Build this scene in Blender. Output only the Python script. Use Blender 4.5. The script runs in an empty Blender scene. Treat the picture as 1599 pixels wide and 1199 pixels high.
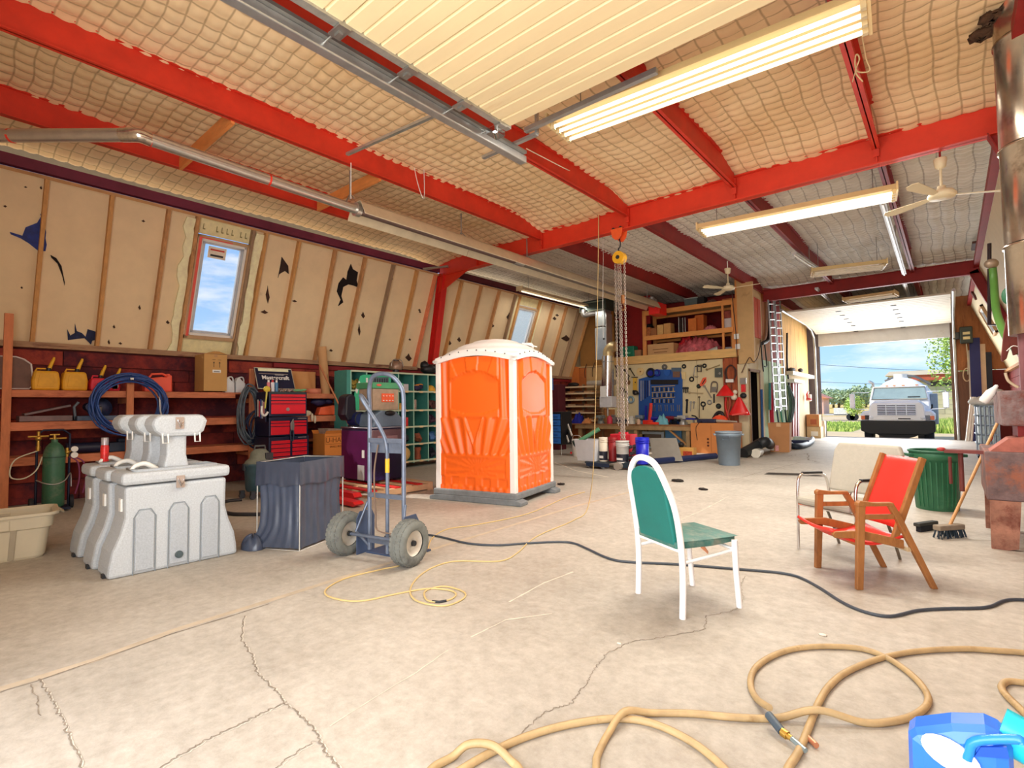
import bpy, math, random
import numpy as np
from mathutils import Vector, Matrix
random.seed(7)
S = bpy.context.scene
COL = S.collection
# ------------------------------------------------------------------ camera (solved from the room's vanishing points)
FPX = 805.9798; CXY = (799.5, 599.5); EYE = Vector((0, 0, 1.30))
def _ray(p): return Vector((p[0]-CXY[0], -(p[1]-CXY[1]), -FPX))
_Y = _ray((1485, 627)).normalized(); _X = (-_ray((-150, 646))).normalized(); _Z = _X.cross(_Y)
MW = Matrix((_X, _Y, _Z))
cam = bpy.data.cameras.new('camera'); cam.sensor_width = 36; cam.lens = FPX/1599*36; cam.clip_end = 2000; cam.clip_start = .05
camo = bpy.data.objects.new('camera', cam); COL.objects.link(camo)
camo.matrix_world = Matrix.Translation(EYE) @ MW.to_4x4(); S.camera = camo
S.view_settings.view_transform = 'Standard'; S.view_settings.look = 'None'
S.view_settings.gamma = 1; S.view_settings.use_curve_mapping = False
S.view_settings.exposure = 0.18
# survey helpers: real points of the room read off known planes
def DIR(x, y): return MW @ _ray((x, y))
def F(x, y, z=0.0): v = DIR(x, y); return EYE + v*((z-EYE.z)/v.z)
def AX(x, y, X): v = DIR(x, y); return EYE + v*(X/v.x)
def AY(x, y, Y): v = DIR(x, y); return EYE + v*(Y/v.y)
def depth(P): return -((MW.transposed() @ (Vector(P)-EYE)).z)
def WID(P, w): P = Vector(P); d = (P-EYE).length; dz = depth(P); return w/FPX*dz*(dz/d)
# ------------------------------------------------------------------ sky, sun, exposure
W = bpy.data.worlds.new('sky'); S.world = W; W.use_nodes = True
nt = W.node_tree; nt.nodes.clear()
def N(nt, t, **k):
    n = nt.nodes.new(t)
    for a, b in k.items():
        if a.startswith('i_'): n.inputs[a[2:].replace('_', ' ')].default_value = b
        else: setattr(n, a, b)
    return n
tc = N(nt, 'ShaderNodeTexCoord'); sep = N(nt, 'ShaderNodeSeparateXYZ'); nt.links.new(tc.outputs['Generated'], sep.inputs[0])
rmp = N(nt, 'ShaderNodeValToRGB'); nt.links.new(sep.outputs['Z'], rmp.inputs[0])
e = rmp.color_ramp.elements; e[0].position = 0.0; e[0].color = (.50, .73, .93, 1); e[1].position = .75; e[1].color = (.10, .28, .72, 1)
e2 = rmp.color_ramp.elements.new(.18); e2.color = (.26, .52, .90, 1)
mp = N(nt, 'ShaderNodeMapping'); mp.inputs['Scale'].default_value = (1.6, 1.6, 6.5); nt.links.new(tc.outputs['Generated'], mp.inputs[0])
cn = N(nt, 'ShaderNodeTexNoise'); cn.inputs['Scale'].default_value = 2.2; cn.inputs['Detail'].default_value = 7; cn.inputs['Roughness'].default_value = .62
nt.links.new(mp.outputs[0], cn.inputs[0])
cr = N(nt, 'ShaderNodeValToRGB'); cr.color_ramp.elements[0].position = .50; cr.color_ramp.elements[1].position = .68
nt.links.new(cn.outputs[0], cr.inputs[0])
mx = N(nt, 'ShaderNodeMix', data_type='RGBA'); nt.links.new(cr.outputs[0], mx.inputs[0]); nt.links.new(rmp.outputs[0], mx.inputs[6]); mx.inputs[7].default_value = (.88, .91, .95, 1)
bg = N(nt, 'ShaderNodeBackground'); bg.inputs[1].default_value = 1.15
out = N(nt, 'ShaderNodeOutputWorld'); nt.links.new(mx.outputs[2], bg.inputs[0]); nt.links.new(bg.outputs[0], out.inputs[0])
sun = bpy.data.lights.new('sun', 'SUN'); sun.energy = 4.6; sun.angle = .01; sun.color = (1, .95, .86)
suno = bpy.data.objects.new('sun', sun); COL.objects.link(suno)
suno.rotation_euler = Vector((-.70, -.31, .64)).to_track_quat('Z', 'Y').to_euler()
def area(name, loc, to, sx, sy, power, color=(1, 1, 1)):
    l = bpy.data.lights.new(name, 'AREA'); l.shape = 'RECTANGLE'; l.size = sx; l.size_y = sy; l.energy = power; l.color = color
    o = bpy.data.objects.new(name, l); COL.objects.link(o); o.location = loc
    o.rotation_euler = (Vector(loc)-Vector(to)).to_track_quat('Z', 'Y').to_euler(); return o
# fill lamps added in both open vehicle doorways, standing in for daylight
area('door_fill_near', (-1.2, -.9, 2.0), (-3.4, 6, 5.6), 4.2, 3.9, 340, (1, .98, .95))
area('door_fill_far', (-1.9, 23.1, 1.9), (-1.9, 15, 2.0), 3.6, 3.4, 330, (.93, .97, 1))
# ------------------------------------------------------------------ materials
def lin(c): return tuple(((x/255)/12.92 if x/255 <= .04045 else ((x/255+.055)/1.055)**2.4) for x in c)
MATS = {}
def M(col, rough=.7, metal=0.0, var=.12, sc=6.0, bump=0.0, bsc=40.0, dark=None, dthr=.6, alpha=None, emit=0, stretch=None, trans=0, key=None):
    k = (tuple(col), rough, metal, var, sc, bump, bsc, tuple(dark) if dark else None, dthr, alpha, emit, stretch, trans)
    if k in MATS: return MATS[k]
    m = bpy.data.materials.new('mat_%d' % len(MATS)); m.use_nodes = True; nt = m.node_tree
    b = nt.nodes['Principled BSDF']; c = lin(col)
    b.inputs['Roughness'].default_value = rough; b.inputs['Metallic'].default_value = metal
    m.diffuse_color = (*c, 1)
    tc = N(nt, 'ShaderNodeTexCoord'); src = tc.outputs['Object']
    if stretch:
        mp = N(nt, 'ShaderNodeMapping'); mp.inputs['Scale'].default_value = stretch; nt.links.new(src, mp.inputs[0]); src = mp.outputs[0]
    if var:
        no = N(nt, 'ShaderNodeTexNoise'); no.inputs['Scale'].default_value = sc; no.inputs['Detail'].default_value = 5; no.inputs['Roughness'].default_value = .65
        nt.links.new(src, no.inputs[0])
        r = N(nt, 'ShaderNodeValToRGB'); nt.links.new(no.outputs[0], r.inputs[0])
        r.color_ramp.elements[0].position = .3; r.color_ramp.elements[1].position = .7
        r.color_ramp.elements[0].color = (*[x*(1-var) for x in c], 1); r.color_ramp.elements[1].color = (*[min(1, x*(1+var)) for x in c], 1)
        o = r.outputs[0]
        if dark:
            n2 = N(nt, 'ShaderNodeTexNoise'); n2.inputs['Scale'].default_value = sc*.6; n2.inputs['Detail'].default_value = 8; n2.inputs['Roughness'].default_value = .7
            nt.links.new(src, n2.inputs[0])
            r2 = N(nt, 'ShaderNodeValToRGB'); r2.color_ramp.elements[0].position = dthr-.08; r2.color_ramp.elements[1].position = dthr+.08; nt.links.new(n2.outputs[0], r2.inputs[0])
            mx = N(nt, 'ShaderNodeMix', data_type='RGBA'); nt.links.new(r2.outputs[0], mx.inputs[0]); nt.links.new(o, mx.inputs[6]); mx.inputs[7].default_value = (*lin(dark), 1); o = mx.outputs[2]
        nt.links.new(o, b.inputs['Base Color'])
    else: b.inputs['Base Color'].default_value = (*c, 1)
    if bump:
        nb = N(nt, 'ShaderNodeTexNoise'); nb.inputs['Scale'].default_value = bsc; nb.inputs['Detail'].default_value = 4; nt.links.new(src, nb.inputs[0])
        bp = N(nt, 'ShaderNodeBump'); bp.inputs['Strength'].default_value = bump; bp.inputs['Distance'].default_value = .01
        nt.links.new(nb.outputs[0], bp.inputs['Height']); nt.links.new(bp.outputs[0], b.inputs['Normal'])
    if alpha is not None: b.inputs['Alpha'].default_value = alpha
    if trans: b.inputs['Transmission Weight'].default_value = trans
    if emit: b.inputs['Emission Color'].default_value = (*c, 1); b.inputs['Emission Strength'].default_value = emit
    MATS[k] = m; return m
# shared palette
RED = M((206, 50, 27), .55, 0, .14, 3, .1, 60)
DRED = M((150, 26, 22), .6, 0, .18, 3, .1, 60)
STUD = M((196, 144, 94), .8, 0, .2, 5, .15, 60, dark=(120, 80, 50), dthr=.66, stretch=(4, 4, .8))
LUM = M((214, 148, 88), .78, 0, .16, 4, .15, 60, dark=(160, 95, 50), dthr=.68, stretch=(3, 1, 3))
LUMX = M((214, 158, 92), .78, 0, .16, 4, .15, 60, dark=(150, 95, 50), dthr=.7, stretch=(1, 3, 3))
LUMG = M((170, 138, 96), .8, 0, .18, 5, .1, 60, dark=(105, 80, 55), dthr=.64)
PLY = M((204, 166, 112), .8, 0, .1, 3, .05, 60, dark=(150, 105, 65), dthr=.72)
PANEL = M((238, 212, 170), .75, 0, .05, 3, .05, 60, dark=(176, 138, 92), dthr=.74)
CREAM = M((240, 224, 180), .5, 0, .04, 3)
RUSTW = M((132, 44, 38), .85, 0, .35, 3, .3, 40, dark=(72, 20, 34), dthr=.5)
STEEL = M((172, 172, 168), .35, .85, .08, 8)
GALV = M((190, 192, 190), .32, .8, .14, 5)
DKM = M((48, 50, 54), .5, .4, .15, 8)
BLACK = M((20, 20, 24), .5, 0, .2, 8)
RUBB = M((34, 36, 42), .8, 0, .15, 10)
WHITE = M((236, 234, 228), .5, 0, .03, 5)
NAVY = M((22, 26, 56), .45, 0, .15, 6)
CARD = M((196, 142, 88), .85, 0, .06, 4)
BLUE = M((36, 92, 178), .4, 0, .08, 6)
DBLUE = M((24, 34, 150), .4, 0, .1, 6)
GREEN = M((24, 128, 92), .55, 0, .08, 5)
TEAL = M((74, 150, 138), .75, 0, .1, 4, .05, 50)
ORNG = M((255, 106, 26), .38, 0, .03, 3)
REDP = M((222, 34, 40), .4, 0, .06, 6)
YEL = M((232, 176, 34), .5, 0, .07, 6)
BRASS = M((190, 150, 70), .35, .8, .1, 10)
CHROME = M((225, 225, 228), .12, 1, 0)
GREY = M((150, 152, 152), .6, 0, .08, 6)
TUBE = M((255, 246, 226), .4, 0, 0, emit=1.0)
# ------------------------------------------------------------------ mesh builder
class MB:
    def __init__(s): s.v = []; s.f = []; s.s = []
    def add(s, vs, fs, sm=False):
        o = len(s.v); s.v += [tuple(map(float, v)) for v in vs]
        for f in fs: s.f.append(tuple(i+o for i in f)); s.s.append(sm)
        return s
    def bb(s, a, b):
        x0, x1 = sorted((a[0], b[0])); y0, y1 = sorted((a[1], b[1])); z0, z1 = sorted((a[2], b[2]))
        return s.add([(x0, y0, z0), (x1, y0, z0), (x1, y1, z0), (x0, y1, z0), (x0, y0, z1), (x1, y0, z1), (x1, y1, z1), (x0, y1, z1)],
                     [(3, 2, 1, 0), (4, 5, 6, 7), (0, 1, 5, 4), (1, 2, 6, 5), (2, 3, 7, 6), (3, 0, 4, 7)])
    def box(s, c, d, R=None):
        m = MB().bb((-d[0]/2, -d[1]/2, -d[2]/2), (d[0]/2, d[1]/2, d[2]/2))
        c = Vector(c); return s.add([c+(R @ Vector(v) if R else Vector(v)) for v in m.v], m.f)
    def beam(s, p0, p1, w, h, up=(0, 0, 1)):
        p0 = Vector(p0); p1 = Vector(p1); d = (p1-p0).normalized(); u = Vector(up); x = d.cross(u)
        if x.length < 1e-4: x = d.cross(Vector((1, 0, 0)))
        x.normalize(); u = x.cross(d)
        vs = [p+x*a*w/2+u*b*h/2 for p in (p0, p1) for a, b in ((-1, -1), (1, -1), (1, 1), (-1, 1))]
        return s.add(vs, [(0, 1, 2, 3), (7, 6, 5, 4), (0, 4, 5, 1), (1, 5, 6, 2), (2, 6, 7, 3), (3, 7, 4, 0)])
    def cyl(s, p0, p1, r0, r1=None, n=14, cap=True):
        r1 = r0 if r1 is None else r1; p0 = Vector(p0); p1 = Vector(p1); d = (p1-p0).normalized()
        x = d.orthogonal().normalized(); y = d.cross(x)
        a = [math.tau*i/n for i in range(n)]
        vs = [p0+(x*math.cos(t)+y*math.sin(t))*r0 for t in a]+[p1+(x*math.cos(t)+y*math.sin(t))*r1 for t in a]
        s.add(vs, [(i, (i+1) % n, (i+1) % n+n, i+n) for i in range(n)], True)
        if cap: s.add(vs[:n], [tuple(range(n))[::-1]]); s.add(vs[n:], [tuple(range(n))])
        return s
    def tube(s, pts, r, n=8, closed=False, sm=0):
        P = [Vector(p) for p in pts]
        if sm:
            n0 = len(P); P = catmull(P, sm, closed)
            if isinstance(r, (list, tuple)): r = [r[min(i//sm, n0-1)]+(r[min(i//sm+1, n0-1)]-r[min(i//sm, n0-1)])*(i % sm)/sm for i in range(len(P))]
        L = len(P); vs = []; prev = None
        for i in range(L):
            if closed: t = P[(i+1) % L]-P[i-1]
            else: t = P[min(i+1, L-1)]-P[max(i-1, 0)]
            t.normalize()
            if prev is None: x = t.orthogonal().normalized()
            else:
                x = prev-t*prev.dot(t); x = x.normalized() if x.length > 1e-6 else t.orthogonal().normalized()
            prev = x; y = t.cross(x); rr = r[i] if isinstance(r, (list, tuple)) else r
            vs += [P[i]+(x*math.cos(math.tau*k/n)+y*math.sin(math.tau*k/n))*rr for k in range(n)]
        fs = []
        for i in range(L if closed else L-1):
            j = (i+1) % L
            for k in range(n): fs.append((i*n+k, i*n+(k+1) % n, j*n+(k+1) % n, j*n+k))
        s.add(vs, fs, True)
        if not closed: s.add(vs[:n], [tuple(range(n))[::-1]]); s.add(vs[-n:], [tuple(range(n))])
        return s
    def lathe(s, prof, c=(0, 0, 0), n=24, R=None, sx=1, sy=1, sm=True, cap=True):
        c = Vector(c); vs = []
        for r, z in prof:
            for k in range(n):
                v = Vector((r*math.cos(math.tau*k/n)*sx, r*math.sin(math.tau*k/n)*sy, z)); vs.append(c+(R @ v if R else v))
        fs = [(i*n+k, i*n+(k+1) % n, (i+1)*n+(k+1) % n, (i+1)*n+k) for i in range(len(prof)-1) for k in range(n)]
        s.add(vs, fs, sm)
        if cap: s.add(vs[:n], [tuple(range(n))[::-1]]); s.add(vs[-n:], [tuple(range(n))])
        return s
    def prism(s, poly, a, b, fn=None):
        """poly of (u,v), extruded between w=a and w=b; fn maps (u,v,w) to space"""
        fn = fn or (lambda u, v, w: (u, v, w)); n = len(poly)
        vs = [fn(u, v, a) for u, v in poly]+[fn(u, v, b) for u, v in poly]
        return s.add(vs, [tuple(range(n))[::-1], tuple(range(n, 2*n))]+[(i, (i+1) % n, (i+1) % n+n, i+n) for i in range(n)])
    def ball(s, c, r, n=12, m=8, R=None):
        if not isinstance(r, (tuple, list)): r = (r, r, r)
        pr = [(math.sin(math.pi*(i/m)) or 1e-4, -math.cos(math.pi*i/m)) for i in range(m+1)]
        pr = [(max(a, 1e-3), b) for a, b in pr]; c = Vector(c); vs = []
        for a, z in pr:
            for k in range(n):
                v = Vector((a*math.cos(math.tau*k/n)*r[0], a*math.sin(math.tau*k/n)*r[1], z*r[2])); vs.append(c+(R @ v if R else v))
        return s.add(vs, [(i*n+k, i*n+(k+1) % n, (i+1)*n+(k+1) % n, (i+1)*n+k) for i in range(m) for k in range(n)], True)
    def grid(s, fn, nu, nv, th=None, sm=True):
        vs = [fn(i/nu, j/nv) for j in range(nv+1) for i in range(nu+1)]
        fs = [(j*(nu+1)+i, j*(nu+1)+i+1, (j+1)*(nu+1)+i+1, (j+1)*(nu+1)+i) for j in range(nv) for i in range(nu)]
        s.add(vs, fs, sm)
        return s
    def xf(s, Mx): s.v = [tuple(Mx @ Vector(v)) for v in s.v]; return s
    def jit(s, a, seed=1):
        r = random.Random(seed); s.v = [tuple(c+r.uniform(-a, a) for c in v) for v in s.v]; return s
def catmull(P, k, closed=False):
    out = []; n = len(P)
    rng = range(n) if closed else range(n-1)
    for i in rng:
        g = (lambda j: P[j % n]) if closed else (lambda j: P[max(0, min(n-1, j))])
        a, b, c, d = g(i-1), g(i), g(i+1), g(i+2)
        for q in range(k):
            t = q/k; out.append(.5*((2*b)+(c-a)*t+(2*a-5*b+4*c-d)*t*t+(3*b-a-3*c+d)*t**3))
    if not closed: out.append(P[-1])
    return out
ROOT = {}
def link(name, mb, mat, bev=0, smooth=False):
    me = bpy.data.meshes.new(name); me.from_pydata(mb.v, [], mb.f)
    me.polygons.foreach_set('use_smooth', [bool(x) or smooth for x in mb.s]); me.materials.append(mat); me.update()
    o = bpy.data.objects.new(name, me); COL.objects.link(o)
    if bev:
        b = o.modifiers.new('bevel', 'BEVEL'); b.width = bev; b.segments = 2; b.limit_method = 'ANGLE'; b.angle_limit = .9
    return o
def thing(name, label, cat, loc=(0, 0, 0), rz=0.0, group=None, R=None):
    o = bpy.data.objects.new(name, None); COL.objects.link(o); o.location = loc; o.empty_display_size = .1
    if R is not None: o.rotation_euler = R.to_euler(); mr = R.to_4x4()
    else: o.rotation_euler = (0, 0, rz); mr = Matrix.Rotation(rz, 4, 'Z')
    o['label'] = label; o['category'] = cat
    if group: o['group'] = group
    ROOT[o.name] = Matrix.Translation(Vector(loc)) @ mr
    return o
def part(t, name, mb, mat, w=False, bev=0, label=None, smooth=False, kind=None):
    """w: the mesh was built in room coordinates"""
    root = t
    while root.parent: root = root.parent
    if w and root.name in ROOT: mb.xf(ROOT[root.name].inverted())
    o = link(name, mb, mat, bev, smooth); o.parent = t
    if label: o['label'] = label
    if kind: o['kind'] = kind
    return o
def solo(name, label, cat, mb, mat, group=None, bev=0, smooth=False, kind=None):
    a = np.array(mb.v); c = Vector(((a[:, 0].min()+a[:, 0].max())/2, (a[:, 1].min()+a[:, 1].max())/2, a[:, 2].min()))
    mb.xf(Matrix.Translation(-c)); o = link(name, mb, mat, bev, smooth); o.location = c; o['label'] = label; o['category'] = cat
    ROOT[o.name] = Matrix.Translation(c)
    if group: o['group'] = group
    if kind: o['kind'] = kind
    return o
def struct(name, mb, mat, bev=0, parent=None, smooth=False):
    o = link(name, mb, mat, bev, smooth)
    if parent: o.parent = parent
    else: o['kind'] = 'structure'
    return o
def stroot(name):
    o = bpy.data.objects.new(name, None); COL.objects.link(o); o['kind'] = 'structure'; return o
def kids(o): return [c for c in bpy.data.objects if c.parent == o]
def dup(o, loc=None, rz=None, label=None, parent=None):
    c = o.copy(); COL.objects.link(c); c.parent = parent
    if loc is not None: c.location = loc
    if rz is not None: c.rotation_euler = (0, 0, rz)
    if label: c['label'] = label
    if parent is None: ROOT[c.name] = Matrix.Translation(Vector(c.location)) @ c.rotation_euler.to_matrix().to_4x4()
    for k in kids(o): dup(k, parent=c)
    return c
def text(t, s, size, o, u, v, mat, name='lettering', w=True, ext=.0015, align='CENTER', bold=0):
    cu = bpy.data.curves.new(name, 'FONT'); cu.body = s; cu.size = size; cu.extrude = ext; cu.align_x = align; cu.align_y = 'CENTER'; cu.offset = bold
    oc = bpy.data.objects.new(name, cu); COL.objects.link(oc); bpy.context.view_layer.update()
    me = bpy.data.meshes.new_from_object(oc.evaluated_get(bpy.context.evaluated_depsgraph_get())); bpy.data.objects.remove(oc)
    ob = bpy.data.objects.new(name, me); COL.objects.link(ob); me.materials.clear(); me.materials.append(mat)
    u = Vector(u).normalized(); v = Vector(v); v = (v-u*v.dot(u)).normalized(); n = u.cross(v)
    Mx = Matrix((u, v, n)).transposed().to_4x4(); Mx.translation = Vector(o)
    root = t
    while root.parent: root = root.parent
    ob.parent = t; ob.matrix_parent_inverse = Matrix.Identity(4)
    ob.matrix_basis = (ROOT[root.name].inverted() @ Mx) if (w and root.name in ROOT) else Mx
    return ob
# ================================================================== STRUCTURE
# concrete: mottled, dusty, with trowel marks
def concrete():
    m = bpy.data.materials.new('concrete'); m.use_nodes = True; nt = m.node_tree; b = nt.nodes['Principled BSDF']; b.inputs['Roughness'].default_value = .62
    tc = N(nt, 'ShaderNodeTexCoord')
    def no(sc, det=6, ro=.65, st=None):
        src = tc.outputs['Object']
        if st: mp = N(nt, 'ShaderNodeMapping'); mp.inputs['Scale'].default_value = st; nt.links.new(src, mp.inputs[0]); src = mp.outputs[0]
        n = N(nt, 'ShaderNodeTexNoise'); n.inputs['Scale'].default_value = sc; n.inputs['Detail'].default_value = det; n.inputs['Roughness'].default_value = ro
        nt.links.new(src, n.inputs[0]); return n.outputs[0]
    def ramp(s, p0, c0, p1, c1):
        r = N(nt, 'ShaderNodeValToRGB'); r.color_ramp.elements[0].position = p0; r.color_ramp.elements[0].color = (*lin(c0), 1)
        r.color_ramp.elements[1].position = p1; r.color_ramp.elements[1].color = (*lin(c1), 1); nt.links.new(s, r.inputs[0]); return r.outputs[0]
    def mix(f, a, b_, bt='MIX'):
        x = N(nt, 'ShaderNodeMix', data_type='RGBA', blend_type=bt)
        if isinstance(f, float): x.inputs[0].default_value = f
        else: nt.links.new(f, x.inputs[0])
        nt.links.new(a, x.inputs[6]); nt.links.new(b_, x.inputs[7]); return x.outputs[2]
    base = ramp(no(.45, 8, .7), .35, (174, 166, 154), .66, (208, 200, 188))
    fine = ramp(no(14, 8, .75), .3, (168, 160, 150), .7, (255, 255, 255))
    c = mix(.55, base, fine, 'MULTIPLY')
    st = ramp(no(1.3, 8, .75, (1.0, .35, 1)), .52, (0, 0, 0), .74, (150, 150, 150))
    dk = N(nt, 'ShaderNodeRGB'); dk.outputs[0].default_value = (*lin((150, 136, 120)), 1)
    c = mix(st, c, dk.outputs[0])
    sp = ramp(no(60, 4, .8), .62, (0, 0, 0), .74, (150, 150, 150))
    wh = N(nt, 'ShaderNodeRGB'); wh.outputs[0].default_value = (*lin((226, 220, 208)), 1)
    c = mix(sp, c, wh.outputs[0])
    nt.links.new(c, b.inputs['Base Color'])
    bp = N(nt, 'ShaderNodeBump'); bp.inputs['Strength'].default_value = .35; bp.inputs['Distance'].default_value = .006
    nt.links.new(no(30, 8, .75), bp.inputs['Height']); nt.links.new(bp.outputs[0], b.inputs['Normal']); return m
CONC = concrete()
floor = struct('floor', MB().bb((-10.3, -1.0, -.18), (3.4, 23.55, 0)), CONC)
# joints and cracks lie in the slab: thin filled strips
def strip(pts, w, z=.0015, jag=0, seed=0, sub=1):
    r = random.Random(seed); P = [Vector(p) for p in pts]
    if sub > 1:
        Q = []
        for a, b in zip(P, P[1:]):
            for i in range(sub):
                d = (b-a); n = Vector((-d.y, d.x, 0)).normalized(); Q.append(a.lerp(b, i/sub)+n*r.uniform(-jag, jag))
        P = Q+[P[-1]]
    m = MB(); vs = []
    for i, p in enumerate(P):
        d = (P[min(i+1, len(P)-1)]-P[max(i-1, 0)]); n = Vector((-d.y, d.x, 0)).normalized(); ww = w*(r.uniform(.35, 1.2) if jag else 1)
        vs += [(p.x-n.x*ww/2, p.y-n.y*ww/2, z), (p.x+n.x*ww/2, p.y+n.y*ww/2, z)]
    m.add(vs, [(2*i, 2*i+1, 2*i+3, 2*i+2) for i in range(len(P)-1)]); return m
JOINT = M((188, 172, 150), .9, 0, .15, 6); CRK = M((136, 124, 110), .95, 0, .3, 20); CRL = M((208, 200, 186), .9, 0, .1, 20)
SCF = M((216, 206, 188), .8, 0, .15, 8)
def fp(*px): return [F(x, y) for x, y in px]
def fc(name, mb, mat): return struct(name, mb, mat, parent=floor)
fc('floor_joint', strip(fp((-40, 1088), (60, 1058), (150, 1030), (272, 984), (420, 938), (540, 900), (700, 850), (900, 790), (985, 768)), .055, .001), JOINT)
fc('floor_joint', strip(fp((-40, 1093), (60, 1063), (272, 989), (420, 943)), .010, .002, .004, 2, 8), CRK)
for i, (pts, w) in enumerate([
    (fp((381, 962), (376, 1000), (392, 1022), (402, 1052), (430, 1078), (445, 1098), (468, 1118), (492, 1142), (512, 1180), (540, 1210)), .016),
    (fp((448, 1096), (405, 1116), (370, 1134), (320, 1156), (280, 1180), (240, 1205)), .014),
    (fp((494, 1156), (462, 1175), (430, 1200)), .007),
    (fp((62, 1060), (80, 1092), (95, 1120), (108, 1150), (128, 1200)), .013),
    (fp((50, 1068), (64, 1118)), .008),
    (fp((815, 1146), (850, 1112), (893, 1098), (912, 1072), (926, 1048), (946, 1022), (985, 1002), (1030, 996), (1100, 983), (1104, 962), (1140, 955), (1152, 950)), .009),
    (fp((1152, 950), (1162, 935), (1156, 915), (1164, 900)), .006),
    (fp((120, 862), (135, 855), (130, 848)), .006),
    (fp((355, 848), (378, 846), (385, 852)), .005),
    (fp((1230, 712), (1262, 708), (1262, 718), (1280, 722)), .05)]):
    fc('floor_crack', strip(pts, w*.55, .0022, .008 if i < 9 else .03, i, 14), CRK)
    if i < 4: fc('floor_crack', strip([p+Vector((.012, .004, 0)) for p in pts], w*.4, .0018, .006, i, 14), CRL)  # pale offset copy paints a highlight along the crack
for i, (pts, w) in enumerate([
    (fp((735, 995), (790, 968), (862, 958)), .012), (fp((795, 940), (850, 910), (895, 893)), .014), (fp((515, 1134), (600, 1080), (650, 1050), (700, 1015)), .007),
    (fp((1062, 812), (1100, 795), (1138, 775)), .012), (fp((866, 722), (900, 735), (950, 745)), .05)]):
    fc('floor_scuff', strip(pts, w, .0016, .002, i+9, 6), SCF)
for i, (a, b, w) in enumerate([((1190, 722), (1500, 700), .03), ((1262, 700), (1560, 716), .025), ((1400, 735), (1540, 742), .03), ((1385, 728), (1470, 732), .02), ((1130, 752), (1250, 722), .02)]):
    fc('floor_crack', strip([F(*a), F(*b)], w*.5, .002, .02, i+70, 14), CRK)
# ceiling: quilted insulation held up by wire netting
def ceil_mat(name, c0, c1, wire, dk):
    m = bpy.data.materials.new(name); m.use_nodes = True; nt = m.node_tree; b = nt.nodes['Principled BSDF']; b.inputs['Roughness'].default_value = .75
    tc = N(nt, 'ShaderNodeTexCoord'); s = N(nt, 'ShaderNodeSeparateXYZ')
    n = N(nt, 'ShaderNodeTexNoise'); n.inputs['Scale'].default_value = .8; n.inputs['Detail'].default_value = 7; n.inputs['Roughness'].default_value = .7; nt.links.new(tc.outputs['Object'], n.inputs[0])
    r = N(nt, 'ShaderNodeValToRGB'); r.color_ramp.elements[0].position = .3; r.color_ramp.elements[0].color = (*lin(c0), 1); r.color_ramp.elements[1].position = .65; r.color_ramp.elements[1].color = (*lin(c1), 1)
    x = r.color_ramp.elements.new(.24); x.color = (*lin(dk), 1)
    nt.links.new(n.outputs[0], r.inputs[0])
    att = N(nt, 'ShaderNodeAttribute'); att.attribute_name = 'cell'
    nt.links.new(att.outputs['Vector'], s.inputs[0]); ds = []
    for ax, wd in (('X', .045), ('Y', .05)):
        pp = N(nt, 'ShaderNodeMath', operation='PINGPONG'); pp.inputs[1].default_value = .5; nt.links.new(s.outputs[ax], pp.inputs[0])
        lt = N(nt, 'ShaderNodeMapRange'); lt.inputs[1].default_value = wd*.3; lt.inputs[2].default_value = wd*1.6; lt.inputs[3].default_value = .55; lt.inputs[4].default_value = 0; nt.links.new(pp.outputs[0], lt.inputs[0]); ds.append(lt.outputs[0])
    mm = N(nt, 'ShaderNodeMath', operation='MAXIMUM'); nt.links.new(ds[0], mm.inputs[0]); nt.links.new(ds[1], mm.inputs[1])
    mx = N(nt, 'ShaderNodeMix', data_type='RGBA'); nt.links.new(mm.outputs[0], mx.inputs[0]); nt.links.new(r.outputs[0], mx.inputs[6]); mx.inputs[7].default_value = (*lin(wire), 1)
    nt.links.new(mx.outputs[2], b.inputs['Base Color']); return m
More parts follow.
